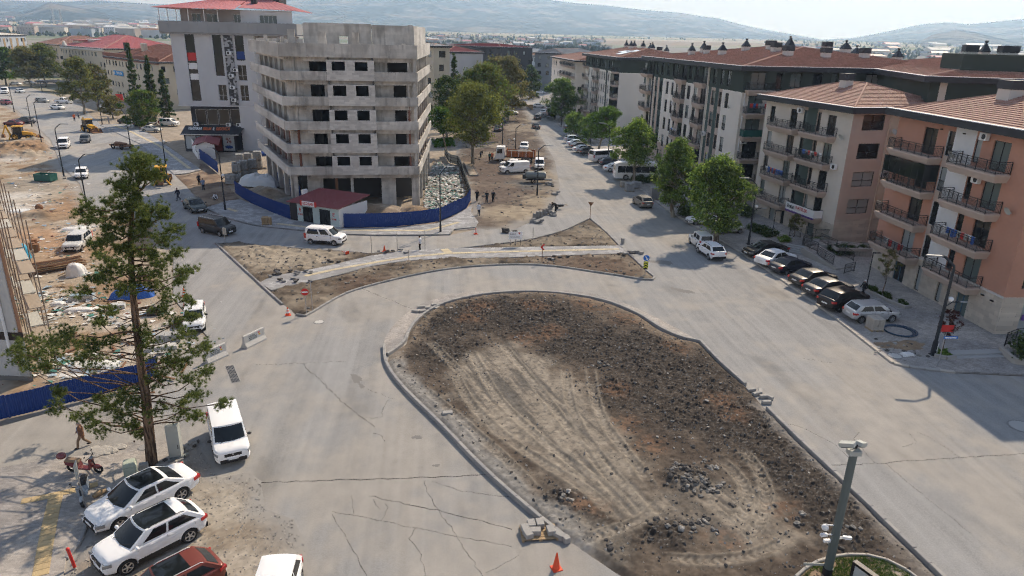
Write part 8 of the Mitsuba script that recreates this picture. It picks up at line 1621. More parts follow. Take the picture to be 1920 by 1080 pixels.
for i in range(4):
 m = M(); a = f.L * (i + 0.06) / 4
 for j in range(6): f.box(m, a, a + f.L * 0.22,-0.24 + j * 0.085,-0.24 + j * 0.085 + 0.05,0.012,0.03)
 put('grate', m, 'm_dark_metal', parent=k)
def manhole(c, r, label, mt='m_barrier', z=0.0):
 k = thing('manhole_cover', label, 'manhole cover'); put('rim', M().lathe([(r, z),(r, z + 0.02),(r * 0.86, z + 0.022)], (*c, 0),24), 'm_kerb_dark', parent=k); put('lid', M().lathe([(r * 0.86, z + 0.015),(r * 0.84, z + 0.03),(0, z + 0.032)], (*c, 0),24), mt, parent=k)
manhole((-15.46,52.03),0.42, 'round pale manhole cover on the road below the no entry sign'); manhole((28.81,47.98),0.55, 'big pale concrete lid on the broken corner of the right pavement', z=0.12); manhole((-20.17,33.38),0.3, 'small round cover in the pavement left of the pine trunk', 'm_kerb', z=0.1); manhole((31.75,38.19),0.8, 'large ring cover in the shaded side street at the right edge', 'm_slab')
def cone(c, label, h=0.72, z=0.0, fallen=None, stripe=False):
 k = thing('traffic_cone', label, 'traffic cone'); q = mat4(c[0], c[1], z, 0.4) if fallen is None else mat4(c[0], c[1], z + 0.16, fallen, 1,1.45)
 put('cone', M().lathe([(0.17,0.04),(0.03, h),(0, h)], n=18), 'm_cone', True, k, q); put('base', M().obox((0,0),0.44,0.44,0,0.045,0,0.01), 'm_cone', False, k, q)
 if stripe:
  for z0, z1 in ((0.22,0.36),(0.46,0.56)): put('band', M().lathe([(0.172 - 0.14 * (z0 - .04) / (h - .04) + .004, z0),(0.172 - 0.14 * (z1 - .04) / (h - .04) + .004, z1)], n=18), 'm_white', True, k, q)
cone((2.25,24.89), 'bright orange red cone at the bottom by the kerb stone pallet', 0.85); cone((-18.35,53.33), 'red and white cone by the near tip of the triangular island', 0.68, stripe=True); cone((-13.73,71.77), 'orange cone on the road edge above the paved path', 0.7); cone((-17.24,69.92), 'fallen orange and white cone on the upper soil triangle', 0.7,0.12,2.6, True); cone((-4.42,79.72), 'orange and white cone at the end of the half laid pavement', 0.75, stripe=True)
for c, lb in (((-28.51,57.00), 'red white cone behind the half hidden white car'),): cone(c, lb, 0.8, stripe=True)
k = thing('bollard', 'bent red bollard on the corner pavement beside the lowest car', 'bollard'); b = (-18.51,24.17); put('post', M().tube([(*b, 0.08),(b[0] - 0.06, b[1], 0.55),(b[0] - 0.14, b[1] + 0.02,1.0)], 0.065,12), 'm_red', parent=k, smooth=50); put('cap', M().ball((b[0] - 0.14, b[1] + 0.02,1.0),0.08,2), 'm_red', parent=k, smooth=True)
def sign(c, h, label, face, yaw=-math.pi / 2, z=0.0, mt='m_steel'):
 k = thing('traffic_sign', label, 'traffic sign'); put('post', M().tube([(*c, z),(*c, z + h)], 0.035,8), mt, parent=k); d = np.array([math.cos(yaw), math.sin(yaw)]); f = Fr(np.array(c) + d * 0.05, np.array(c) + d * 0.05 + np.array([-d[1], d[0]]),-1); face(k, f, z + h); return k
def disc(f, u, z, r, d, n=24): a = np.arange(n) * 2 * np.pi / n; return M().add([f.p(u + r * math.cos(t), d, z + r * math.sin(t)) for t in a] + [f.p(u + r * math.cos(t), d - 0.02, z + r * math.sin(t)) for t in a] + [f.p(u, d, z)], [[i, (i + 1) % n, 2 * n] for i in range(n)] ).add([f.p(u + r * math.cos(t), dd, z + r * math.sin(t)) for dd in (d, d - 0.02) for t in a], [[i, (i + 1) % n, n + (i + 1) % n, n + i] for i in range(n)])
def no_entry(k, f, z): s = put('disc', disc(f, 0, z, 0.3,0.0), 'm_red', parent=k); m = M(); f.box(m, -0.24,0.24,0.003,0.008, z - 0.06, z + 0.06); put('bar', m, 'm_white', parent=s)
sign((-16.88,53.54),1.95, 'round red no entry sign on the near tip of the triangular island', no_entry, -1.35,0.05)
mat('m_signblue2', (0.02,0.14,0.5),0.4); mat('m_fluo', (0.62,0.66,0.03),0.5)
def keep_right(k, f, z):
 s = put('disc', disc(f, 0, z, 0.3,0.0), 'm_signblue2', parent=k); m = M(); m.add([f.p(x, 0.006, z + y) for x, y in ((-0.14,0.16),(-0.08,0.2),(0.1,-0.06),(0.17,0.0),(0.17,-0.2),(-0.04,-0.18),(0.03,-0.11))], [[0,1,2,6], [3,4,5,5]]); put('arrow', m, 'm_white', parent=s)
 m = M(); f.box(m, -0.22,0.22,-0.02,0.0, z - 1.15, z - 0.36); p_ = put('chevron_board', m, 'm_black', parent=k)
 for i in range(3): zz = z - 1.1 + i * 0.25; put('chevron', M().add([f.p(x, 0.005, zz + y) for x, y in ((-0.22,0),(0,0.18),(0.22,0),(0.22,0.12),(0,0.3),(-0.22,0.12))], [[0,1,4,5], [1,2,3,4]]), 'm_fluo', parent=p_)
sign((13.08,65.66),1.85, 'blue keep right disc over a yellow and black chevron board at the island tip', keep_right, -1.75,0.05)
def yield_(k, f, z): s = put('triangle', M().add([f.p(-0.35,0, z + 0.25), f.p(0.35,0, z + 0.25), f.p(0,0, z - 0.35)], [[0,1,2]]), 'm_rust', parent=k); put('inner', M().add([f.p(-0.22,0.006, z + 0.17), f.p(0.22,0.006, z + 0.17), f.p(0,0.006, z - 0.2)], [[0,1,2]]), 'm_greybox', parent=s)
sign((9.81,88.02),2.0, 'weathered give way triangle on the top corner of the triangular island', yield_, 1.4,0.05, 'm_rust')
def red_arrow(k, f, z):
 s = put('arrow_board', M().add([f.p(x, 0.0, z + y) for x, y in ((-0.22,0),(0.05,0.34),(0.25,0.34),(0.0,0.0),(0.25,-0.3),(0.05,-0.3))], [[0,1,2,3], [0,3,4,5]]), 'm_red', parent=k)
sign((3.03,69.18),1.6, 'red chevron arrow sign beside the paved path', red_arrow, -1.5,0.1, 'm_rust')
def info(k, f, z):
 m = M(); f.box(m, -0.75,0.75,-0.03,0.0, z - 0.4, z + 0.45); s = put('board', m, 'm_white', parent=k); letters(s, f, 'DIKKAT', -0.62, z + 0.1,0.16,0.002, 'm_print_grey', width=0.7); letters(s, f, 'YOL CALISMASI', -0.62, z - 0.2,0.13,0.002, 'm_print_grey', width=1.1)
 put('mark', M().add([f.p(0.3,0.006, z + 0.36), f.p(0.55,0.006, z + 0.36), f.p(0.42,0.006, z + 0.12)], [[0,1,2]]), 'm_red', parent=s)
k = sign((0.24,74.80),1.2, 'white roadworks board on a stand above the paved path', info, -1.45,0.1, 'm_dark_metal'); b = (0.24,74.80)
for dx in (-0.55,0.55): put('stand', M().tube([(b[0] + dx, b[1], 0.0),(b[0] + dx, b[1], 0.9)], 0.03,6), 'm_dark_metal', parent=k)
def blank(k, f, z): m = M(); f.box(m, -0.25,0.25,-0.02,0.0, z - 0.9, z - 0.1); put('plate', m, 'm_greybox', parent=k)
sign((-31.25,73.08),1.9, 'back of a pale sign plate at the left tip of the triangular island', blank, 1.2,0.05)
def bare(k, f, z): put('clamp', M().obox(f.A, 0.1,0.1, z - 0.1, z, 0), 'm_steel', parent=k)
for c, h, lb in (((-14.81,70.32),2.1, 'bare sign post on the upper soil triangle'),((-10.38,66.86),1.7, 'bare sign post at the near edge of the paved path'),((-9.43,72.13),2.3, 'bare sign post beside the man in white on the road'),((-16.60,54.27),2.6, 'bare thin post next to the no entry sign'),((2.25,77.35),1.6, 'thin post with a red tip on the upper right soil triangle'),((-12.37,71.88),2.0, 'rusty bare post on the road edge above the paved path')): sign(c, h, lb, bare, -1.5,0.05)
def street_plate(k, f, z): m = M(); f.box(m, -0.1,0.95,-0.015,0.0, z - 0.1, z + 0.1); s = put('plate', m, 'm_signblue2', parent=k); m = M(); f.box(m, -0.02,0.85,0.001,0.004, z - 0.05, z + 0.05); put('print', m, 'm_white', parent=s)
sign((31.07,46.31),2.3, 'blue and white street name plate on a thin post at the right corner', street_plate, -1.5,0.12)
b = (31.85,48.34); k = thing('red_plate', 'small red plate fixed to the tall corner lamp', 'sign plate'); put('plate', M().obox((b[0] + 0.65, b[1] + 0.05),0.9,0.04,2.0,2.55,0), 'm_red', parent=k)
k = thing('pavement_sign', 'thin grey sign seen edge on, leaning beside the grey blue scooter', 'traffic sign'); b = np.array((-20.24,28.04)); put('post', M().tube([(*b, 0.1),(b[0] - 0.1, b[1], 2.6)], 0.03,8), 'm_steel', parent=k); put('plate', M().box(-0.02,0.02,-0.25,0.25,0,0.75).tf(mat4(b[0] - 0.1, b[1], 1.9,0.35)), 'm_greybox', parent=k)
def cabinet(c, yaw, w, d, h, label, mt, roof):
 k = thing('utility_cabinet', label, 'utility cabinet'); q = mat4(c[0], c[1], 0.1, yaw); put('housing', M().obox((0,0), w, d, 0.08, h, 0,0.02), mt, False, k, q); put('plinth', M().obox((0,0), w * 0.95, d * 0.95,0,0.08), 'm_kerb_dark', False, k, q)
 if roof: put('hood', M().hexa([(-w * .55,-d * .55, h),(w * .55,-d * .55, h),(w * .55, d * .55, h),(-w * .55, d * .55, h),(-w * .42,-d * .5, h + .2),(w * .42,-d * .5, h + .2),(w * .42, d * .5, h + .2),(-w * .42, d * .5, h + .2)]), mt, False, k, q)
 for z0, z1 in ((0.14, h * 0.48),(h * 0.52, h - 0.06)): put('door', M().box(-w / 2 + 0.05, w / 2 - 0.05,-d / 2 - 0.012,-d / 2, z0, z1), mt, False, k, q)
 put('handle', M().box(w / 2 - 0.12, w / 2 - 0.09,-d / 2 - 0.03,-d / 2 - 0.012, h * 0.3, h * 0.42), 'm_black', False, k, q)
cabinet((-18.00,32.64), RT(12),0.62,0.5,2.0, 'tall grey utility cabinet right of the pine trunk', 'm_greybox', False); cabinet((-19.23,30.36), RT(25),0.6,0.5,0.95, 'low pale green utility cabinet with rounded hood above the white saloon', 'm_palegreen', True)
k = thing('concrete_block', 'small grey concrete block at the foot of the pine', 'concrete block'); put('block', M().obox((-19.10,31.30),0.42,0.3,0.1,0.5,0.3,0.02), 'm_slab', parent=k)
k = thing('hose', 'blue grey bundle of hose on the stones behind the white saloon', 'hose'); a_, b_ = np.array((-18.14,32.08)), np.array((-17.45,32.72)); m = M(); q = RS(3)
for j in range(5): m.tube([(*(lerp(a_, b_, t) + q.randn(2) * 0.06),0.15 + 0.05 * q.rand()) for t in np.linspace(0,1,8)], 0.04,6)
put('coil', m, 'm_tank', parent=k)
k = thing('sack', 'rolled beige sack lying between the blue scooter and the white saloon', 'sack'); a_, b_ = np.array((-20.35,28.82)), np.array((-20.03,29.39)); put('roll', M().tube([(*a_, 0.2),(*(a_ * .5 + b_ * .5),0.24),(*b_, 0.2)], [0.1,0.16,0.1], 10), 'm_timber', parent=k, smooth=True)
for i, (px, py, s) in enumerate(((300,870, .12),(310,866, .15),(340,850, .14),(352,846, .1),(365,838, .13),(330,868, .12),(346,842, .1),(372,830, .12),(295,876, .12))): put('stone', ROCKV[i % 3][i % 5], None, parent=GRAVK, tw=mat4(*PXG(px, py),0.1, i, s))
def pallet(k, q, w=1.1, d=0.9):
 m = M()
 for i in range(6): m.box(-w / 2, w / 2,-d / 2 + i * d / 6 + 0.01,-d / 2 + (i + 1) * d / 6 - 0.02,0.1,0.125)
 for x in (-w / 2,-0.05, w / 2 - 0.1): m.box(x, x + 0.1,-d / 2, d / 2,0.0,0.1)
 put('pallet', m, 'm_timber', False, k, q)
k = thing('stone_pallet', 'low pallet with scattered grey kerb stones by the cone at the bottom', 'pallet of kerb stones'); q = mat4(*(1.54,27.15),0,0.12); pallet(k, q, 1.7,1.1)
for x, y, z, a in ((-0.62,0.1,0,0.2),(-0.3,0.42,0,0.05),(0.12,0.45,0,0.02),(-0.18,-0.1,0,1.5),(0.55,-0.1,0,0.1),(-0.55,-0.25,0.0,0.3)): put('kerb_stone', M().obox((0,0),0.36,0.5,0,0.24,0,0.015), 'm_kerb_b', False, k, q @ mat4(x, y, 0.13 + z, a))
for c, a, lb in (((2.43,26.92),-0.6, 'single kerb stone leaning at the lower end of the left island kerb'),((2.79,26.64),0.5, 'small broken stone at the lower end of the left island kerb'),((-3.76,37.77),0.2, 'single pale kerb stone lying inside the left edge of the island')): tag(put('kerb_stone_block', M().obox(c, 0.62 if 'small' not in lb else 0.3,0.34,0.02,0.3, a, 0.02), 'm_kerb_b'), lb, 'kerb stone')
def block_stack(c, yaw, nx, ny, nz_, s, label, mt='m_slab', name='block_pallet', z=0.0, wrap=False):
 k = thing(name, label, 'pallet of blocks'); q = mat4(c[0], c[1], z, yaw); pallet(k, q, nx * s[0], ny * s[1]); r = RS(int(abs(c[0] * 10)) + nx)
 pl = [mikit.ply(M().obox((0,0), s[0] - 0.03, s[1] - 0.03,0, s[2] - 0.025,0,0.015).arr(), mt) for _ in (0,)][0]
 for i in range(nx):
  for j in range(ny):
   for h in range(nz_):
    if h == nz_ - 1 and r.rand() < 0.12: continue
    if 0 < i < nx - 1 and 0 < j < ny - 1 and h < nz_ - 1: continue
    put('block', pl, None, parent=k, tw=q @ mat4((i - (nx - 1) / 2) * s[0] + r.uniform(-.01, .01),(j - (ny - 1) / 2) * s[1] + r.uniform(-.01, .01),0.125 + h * s[2]))
block_stack((29.69,53.10),0.1,2,3,6,(0.5,0.36,0.16), 'pale stack of kerb blocks on a pallet behind the silver hatchback', 'm_kerb_c', z=0.12)
block_stack((17.70,106.84),0.1,3,3,5,(0.42,0.4,0.24), 'left cube of stacked kerb stones before the parked bus'); block_stack((19.12,109.02),0.1,3,3,4,(0.42,0.4,0.24), 'right cube of stacked kerb stones before the parked bus'); block_stack((20.38,100.78),0.1,3,3,7,(0.4,0.4,0.24), 'tall stack of kerb stones at the kerb beside the grey brown crossover', 'm_kerb', z=0.12)
block_stack((17.17,110.03),0.1,2,3,3,(0.4,0.4,0.24), 'low timber coloured stack left of the kerb stone cubes', 'm_kerb_c'); block_stack((-29.56,81.49),0.2,3,3,4,(0.36,0.33,0.2), 'crate coloured pallet of blocks on the half laid pavement', 'm_timber', z=0.1)
for i, (px, py) in enumerate(((432,345),(446,340),(459,336),(476,333),(452,322),(468,320),(485,316))):
 for lv in range(1 if i in (0,) else 2): block_stack(np.array(PXG(px, py)) , 0.25,3,3,6,(0.42,0.4,0.22), ['front left', 'front second', 'front third', 'front right', 'back left', 'back middle', 'back right'][i] + (' lower' if lv == 0 else ' upper') + ' pallet in the big grey block store beside the concrete shell', 'm_slab', z=lv * 1.5)
def drape(name, label, cat, c, a, b, h, mt, yaw, seed, z=0.0, n=22, pw=2.6):
 g = np.linspace(-1,1, n); X, Y = np.meshgrid(g, g); e = np.clip(1 - (np.abs(X) ** pw + np.abs(Y) ** pw),0,1) ** 0.45; q = np.stack([X * a * 1.5, Y * b * 1.5, np.full_like(X, seed * 3.3)], -1)
 Z = h * e * (0.75 + 0.5 * meshkit.fbm(q * 0.9,3, seed)) + h * 0.35 * e * (meshkit.fbm(q * 2.6,4, seed + 3) - 0.3); o_ = 0.72 + 0.5 * meshkit.fbm(np.stack([np.arctan2(Y, X) * 1.6, np.hypot(X, Y), np.full_like(X, seed * 1.7)], -1),2, seed); v = np.stack([X * a * o_, Y * b * o_, Z], -1).reshape(-1,3); idx = np.arange(n * n).reshape(n, n); f = np.stack([idx[:-1, :-1], idx[:-1,1:], idx[1:, 1:], idx[1:, :-1]], -1).reshape(-1,4)
 return tag(put(name, M().add(v, f).tf(mat4(c[0], c[1], z, yaw)), mt, smooth=25), label, cat)
mat('m_plastic', (0.52,0.54,0.55),0.25); mat('m_plastic_white', (0.66,0.66,0.65),0.45)
drape('plastic_cover', 'crumpled clear plastic sheet over a pile inside the left blue fence', 'plastic sheet', (-37.54,102.58),3.0,1.7,1.5, 'm_plastic', -0.35,3,0.4)
drape('tarpaulin', 'bright blue tarpaulin over a heap behind the pine trunk', 'tarpaulin', (-32.82,56.70),1.7,1.0,0.9, 'm_blue_cloth', 0.3,4)
drape('tarpaulin', 'cyan tarpaulin hanging by the scaffold at the left edge', 'tarpaulin', (-48.78,66.22),0.8,0.7,1.5, 'm_cyan_cloth', 0.3,5)
drape('plastic_cover', 'white bag like bundle on the rubble right of the rebar', 'bundle', (-40.78,61.86),0.8,0.7,1.1, 'm_plastic_white', 0.3,6); drape('plastic_cover', 'crumpled white sheet on the building lot left of the grey slab stack', 'plastic sheet', (-37.90,54.30),0.6,0.4,0.3, 'm_plastic_white', 0.2,7)
drape('plastic_cover', 'long heap of white torn sheeting below the grey slab stack', 'plastic sheet', (-35.35,53.14),1.2,0.5,0.3, 'm_plastic_white', 0.15,8); drape('plastic_cover', 'white and green torn sheeting behind the blue fence', 'plastic sheet', (-28.48,43.02),1.6,0.8,0.4, 'm_sack_white', 0.25,9)
drape('plastic_cover', 'pale dusty sheet on the ground behind the estate car', 'plastic sheet', (-50.32,77.54),1.5,0.8,0.25, 'm_plastic_white', 0.3,10); drape('plastic_cover', 'white and green sheet on the soil by the scaffold', 'plastic sheet', (-61.44,85.24),1.6,0.9,0.2, 'm_sack_white', 0.1,11)
drape('plastic_cover', 'blue awning sheet over the gate at the foot of the shell', 'awning', (-42.63,119.99),1.6,1.0,0.5, 'm_blue', 0.3,12,2.0)
k = thing('rebar_stack', 'long rusty stack of reinforcing bars on the building lot', 'rebar stack'); a_, b_ = np.array((-44.30,60.98)), np.array((-41.88,63.37)); f = Fr(a_, b_, 1); q = RS(5)
for j in range(60):
 d = 0.1 + 1.9 * (j % 12) / 12; z = 0.12 + 0.17 * (j // 12); o = q.uniform(-0.5,0.5); put('bar', M().tube([f.p(o - 0.4, d + q.uniform(-.12, .12), z), f.p(f.L * 0.5 + o, d + q.uniform(-.05, .05), z - 0.03), f.p(f.L + 0.7 + o, d + q.uniform(-.15, .15), z)], 0.04,5),('m_rust', 'm_timber', 'm_rock_dark')[q.choice([0,0,1,2])], parent=k)
k = thing('slab_stack', 'pale grey slab stack lying on the building lot', 'slab'); a_ = mat4(*(-36.53,55.53),0.05,0.2); put('slab', M().obox((0,0),1.9,0.7,0,0.45,0,0.02), 'm_poster_a', False, k, a_); put('slab', M().obox((0.05,0.02),1.85,0.66,0.452,0.5,0.03,0.02), 'm_poster_b', False, k, a_)
for i, (px, py, w, d, h, mt, lb) in enumerate(((318,640,1.6,0.9,0.7, 'm_slab', 'pale block pile under the right branches of the pine'),(305,655,2.0,0.7,0.35, 'm_barrier', 'low pale slab pile in front of the block pile under the pine'),(222,578,1.1,0.6,0.4, 'm_poster_a', 'small white box with a yellow end below the blue tarpaulin'),(290,590,1.0,0.8,0.6, 'm_dark_metal', 'dark machine box beside the blue tarpaulin'))):
 k = thing('material_pile', lb, 'pile'); q = mat4(*PXG(px, py),0.02,0.3); nb = max(2, int(w / 0.45));
 for j in range(nb): put('block', M().obox((-w / 2 + w * (j + .5) / nb, 0), w / nb - 0.02, d, 0, h * (1 - 0.12 * (j % 2)),0.02 * j, 0.015), mt, False, k, q)
k = thing('drums', 'brown rusty drums beside the cyan tarpaulin', 'drum')
for j, (px, py) in enumerate(((62,470),(70,473),(66,464))): put('drum', M().lathe([(0.0,0),(0.3,0.0),(0.3,0.85),(0.0,0.86)], (*PXG(px, py),0.02),14), 'm_rust', parent=k)
k = thing('waste_skip', 'dark green open waste skip on the dirt by the left street', 'skip'); q = mat4(*(-69.93,103.37),0.02,-0.1); m = M()
m.hexa([(-1.1,-0.6,0.1),(1.1,-0.6,0.1),(1.1,0.6,0.1),(-1.1,0.6,0.1),(-1.3,-0.75,0.15),(1.3,-0.75,0.15),(1.3,0.75,0.15),(-1.3,0.75,0.15)])
for y0, y1, x0, x1 in ((-0.78,-0.72,-1.3,1.3),(0.72,0.78,-1.3,1.3),(-0.72,0.72,-1.3,-1.24),(-0.72,0.72,1.24,1.3)): m.box(x0, x1, y0, y1,0.15,1.15)
put('tub', m, 'm_greenbin', False, k, q); put('rubbish', M().rock((0,0,0),0.6,4,0.4).tf(mat4(0,0,0.75)), 'm_sack_white', False, k, q)
k = thing('heap_rusty', 'dark hole spoil with a rusty red barrel on the orange soil', 'spoil heap'); put('heap', M().rock((0,0,0),1.3,3,0.35).tf(mat4(*(-58.59,83.31),0.15)), 'm_rock_dark', parent=k); put('barrel', M().ball((*(-59.04,84.93),0.6),0.45,2), 'm_rust', parent=k, smooth=True)
q = RS(17); ms = [M(), M(), M()]
for x, y in scatter(sg.Polygon(LOT).buffer(-1.0),2600, q):
 if math.hypot(x, y) > 150: continue
 r = 0.05 + 0.22 * q.rand() ** 3; ms[q.choice([0,0,1,2])].rock((x, y, lot_z(x, y) + r * 0.1), r, q.randint(1e6),0.45)
for t, mt in zip(ms, ('m_rock', 'm_rock_pale', 'm_brick')): struct(put('rubble', t, mt, parent=LOTK), 'stuff')
ms = [M(), M()]
for x, y in scatter(sg.Polygon(YARD).buffer(-0.8),700, q): r = 0.05 + 0.22 * q.rand() ** 3; ms[q.randint(2)].rock((x, y, 0.12), r, q.randint(1e6),0.45)
for t, mt in zip(ms, ('m_rock', 'm_rock_dark')): struct(put('rubble', t, mt, parent=YARDK), 'stuff')
q = RS(61); ms = [M(), M(), M(), M()]
for c, sp_, n in (((-40.90,55.61),2.5,90),((-37.60,53.96),2.5,110),((-35.22,52.92),2.2,110),((-28.48,43.02),2.2,160),((-30.42,42.91),2.2,90),((-49.70,69.09),3,70),((-64.22,88.18),4,80),((-69.53,99.46),5,60),((-50.32,77.54),2.5,80),((-30.71,52.63),2.5,90),((-26.13,47.61),2,70),((-86.67,120.09),7,80),((-41.09,61.22),2.5,60)):
 for _ in range(n):
  x, y = c[0] + q.randn() * sp_, c[1] + q.randn() * sp_ * 0.7; r = 0.06 + 0.22 * q.rand() ** 2; a = np.array([[-1,-1,0], [1,-1,0], [1,1,0], [-1,1,0]]) * r * [1, q.uniform(0.4,1),1] + q.randn(4,3) * r * [0.35,0.35,0.3]
  ms[q.choice([0,0,0,1,2,3])].add(a + [x, y, lot_z(x, y) + 0.1], [[0,1,2,3]])
for t, mt in zip(ms, ('m_sack_white', 'm_sack_grey', 'm_sack_green', 'm_poster_b')): struct(put('litter', t, mt, parent=LOTK), 'stuff')
q = RS(23)
for i in range(90):
 c = [(-40.46,55.64),(-36.69,51.11),(-25.41,42.38),(-43.43,64.24),(-51.98,70.85),(-32.85,46.26)][i % 6]; x, y = c[0] + q.randn() * 2.2, c[1] + q.randn() * 1.8; L = q.uniform(0.6,2.4); a = q.rand() * 3.14
 put('plank', M().obox((x, y), L, 0.12,0.1,0.14 + 0.02 * (i % 3), a),('m_timber', 'm_greybox', 'm_rust')[i % 3], parent=LOTK)
k = thing('kerb_row', 'curved row of upright kerb stones being set beside the working man', 'kerb stones')
for i, (px, py) in enumerate(((1002,411),(1008,409),(1014,407),(1020,404),(1026,401),(1030,397),(1033,392))): put('kerb_stone', M().obox((0,0),0.28,0.5,0,0.75 + 0.1 * (i % 2),0,0.02), 'm_kerb_dark', False, k, mat4(*PXG(px, py),0,0.5))
k = thing('wheelbarrow', 'small dark wheelbarrow next to the kerb laying man', 'wheelbarrow'); q_ = mat4(*(6.27,93.57),0,0.3); put('tray', M().hexa([(-0.3,-0.2,0.35),(0.3,-0.2,0.35),(0.3,0.2,0.35),(-0.3,0.2,0.35),(-0.5,-0.33,0.65),(0.5,-0.33,0.65),(0.5,0.33,0.65),(-0.5,0.33,0.65)]), 'm_dark_metal', False, k, q_); put('handle', M().bar((0.2,-0.2,0.35),(1.1,-0.25,0.6),0.04).bar((0.2,0.2,0.35),(1.1,0.25,0.6),0.04), 'm_timber', False, k, q_); put('wheel', M().lathe([(0.2,-0.04),(0.2,0.04),(0,0.04)], n=12).tf(mat4(-0.45,0,0.2,0,1,0, math.pi / 2)), 'm_rubber', False, k, q_)
for c, lb, n in (((4.87,89.80), 'grey block pile just below the kerb laying man', 6),((2.95,85.70), 'dark block pile in front of the upright kerb row', 6),((6.16,102.79), 'white and grey stone pile on a board above the working man', 5),((5.65,109.46), 'stack of dark blocks right of the water tank trailer', 8),((13.36,73.46), 'dark block heap on the road right of the paved path end', 4),((-0.48,80.56), 'black rubble heap left of the white roadworks board', 7),((12.48,77.15), 'single upright kerb stone beside the right edge of the triangular island', 1)):
 k = thing('block_pile', lb, 'pile of blocks'); q = RS(n + len(lb))
 for j in range(n): put('block', M().obox((0,0),0.5 if n > 1 else 0.3,0.3,0,0.25 if n > 1 else 0.6,0,0.02),('m_kerb', 'm_kerb_dark')[j % 2] if 'black' not in lb else 'm_rock_dark', False, k, mat4(c[0] + q.uniform(-.7, .7) * (n > 1), c[1] + q.uniform(-.4, .4) * (n > 1),0.05 + 0.24 * (j // 4), q.rand() * 0.8))
def railing(label, pts, h=1.0, zs=None):
 k = thing('railing', label, 'railing'); zs = zs or [0.12] * len(pts)
 for (a, b), z in zip(zip(pts[:-1], pts[1:]), zs): m = M(); rail_run(m, np.array(a), np.array(b), z, h, 0.14,1.5); put('rail_panel', m, 'm_dark_metal', parent=k)
 return k
railing('long black railing down the outer side of the ramp behind the parked cars', [(32.33,75.68),(32.90,72.93),(33.17,69.43)], 1.0, [0.8,0.45]); railing('black railing along the inner side of the ramp', [(34.90,77.16),(35.52,74.32),(35.94,70.91)], 1.0, [0.8,0.5]); railing('black railing closing the lower end of the ramp', [(33.29,67.04),(34.73,67.99)], 1.0, [0.3])
railing('black railing round the planting at the corner of the cream block', [(34.43,80.23),(35.05,78.92),(36.73,79.07)], 1.0, [0.8,0.8]); railing('black railing beside the entrance steps', [(32.22,79.35),(33.25,78.77)], 1.0, [0.8]); railing('short black railing at the top of the ramp', [(32.33,75.68),(33.96,77.08)], 1.0, [0.8])
k = thing('ramp', 'grey ramp with low walls behind the parked cars', 'ramp'); RA = [(31.73,74.41),(33.28,68.91),(35.40,69.96),(34.34,76.06)]; put('slope', M().hexa([(*RA[0], 0.0),(*RA[1], 0.0),(*RA[2], 0.0),(*RA[3], 0.0),(*RA[0], 0.78),(*RA[1], 0.2),(*RA[2], 0.2),(*RA[3], 0.78)]), 'm_paver', parent=k)
put('ramp_wall', M().hexa([(*(np.array(p) + d), z) for p, d, z in ((RA[0], [0,-.15], 0),(RA[1], [0,-.15], 0),(RA[1], [0,0.03], 0),(RA[0], [0,0.03], 0),(RA[0], [0,-.15], 0.9),(RA[1], [0,-.15], 0.35),(RA[1], [0,0.03], 0.35),(RA[0], [0,0.03], 0.9))]), 'm_kerb_c', parent=k)
k = thing('steps', 'short flight of grey steps up to the cream block', 'steps'); s0 = np.array((30.94,74.34)); sd_ = np.array([0.55,0.83]); sn = np.array([0.83,-0.55])
for i in range(4): c = s0 + sd_ * (0.4 + 0.34 * i); put('step', M().obox(c, 0.36,2.2,0.0,0.28 + 0.16 * i, math.atan2(sd_[1], sd_[0])), 'm_slab', parent=k)
k = thing('terrace', 'raised paved terrace with a planter before the cream block', 'terrace'); put('paving', M().prism([(32.85,76.56),(34.55,76.29),(39.53,73.47),(41.15,76.85),(36.61,78.18),(34.29,79.53)], 0.0,0.75), 'm_paver', parent=k); put('planter_wall', M().prism(sg.LineString([(35.59,75.75),(35.41,73.92),(39.73,73.88)]).buffer(0.12),0.75,1.05), 'm_kerb_c', parent=k)
for nm_, pts in (('pale kerb round the flower bed by the walking person', [(33.79,64.51),(33.38,62.52),(34.65,57.69),(35.56,58.52)]),('pale kerb at the corner lamp bed', [(31.72,47.96),(32.14,47.43),(33.21,47.77)])): kerb('bed_kerb', nm_, [smooth_line(pts, 0.3)], 0.2,0.3,0.9,('m_kerb_c', 'm_kerb_b', 'm_kerb_c'), z=0.1)
k = thing('steps', 'two long grey steps running out to the right pavement edge', 'steps')
for i in range(2): m = M().hexa([(*(33.07,47.67),0.1),(*(38.17,48.33),0.1),(*(38.69,49.11),0.1),(*(33.43,48.43),0.1)] + [(*(33.07,47.67),0.16 + .12 * i),(*(38.17,48.33),0.16 + .12 * i),(*(38.69,49.11),0.16 + .12 * i),(*(33.43,48.43),0.16 + .12 * i)]).tf(mat4(0, i * 0.45)); put('step', m, 'm_slab', parent=k)
railing('black railing on the planter wall at the right edge', [(37.89,49.45),(39.29,50.32),(41.39,50.64)], 1.1, [0.5,0.5]); k = thing('planter', 'low stone planter at the right edge', 'planter'); put('wall', M().prism(sg.LineString([(37.48,49.14),(37.20,47.18),(38.66,46.72)]).buffer(0.14),0.1,0.55), 'm_kerb_c', parent=k)
k = thing('pipe_coil', 'big coil of blue plastic pipe on the right pavement', 'pipe coil'); c = (31.53,52.77)
for j in range(4): rr_ = 1.05 + 0.07 * j; put('loop', M().tube([(c[0] + rr_ * math.cos(t) + .05 * j, c[1] + rr_ * math.sin(t),0.17 + 0.04 * (j % 2)) for t in np.linspace(0,2 * math.pi, 40)], 0.035,6, False), 'm_pipe', parent=k)
mat('m_pipe', (0.03,0.06,0.11),0.45)
q = RS(41)
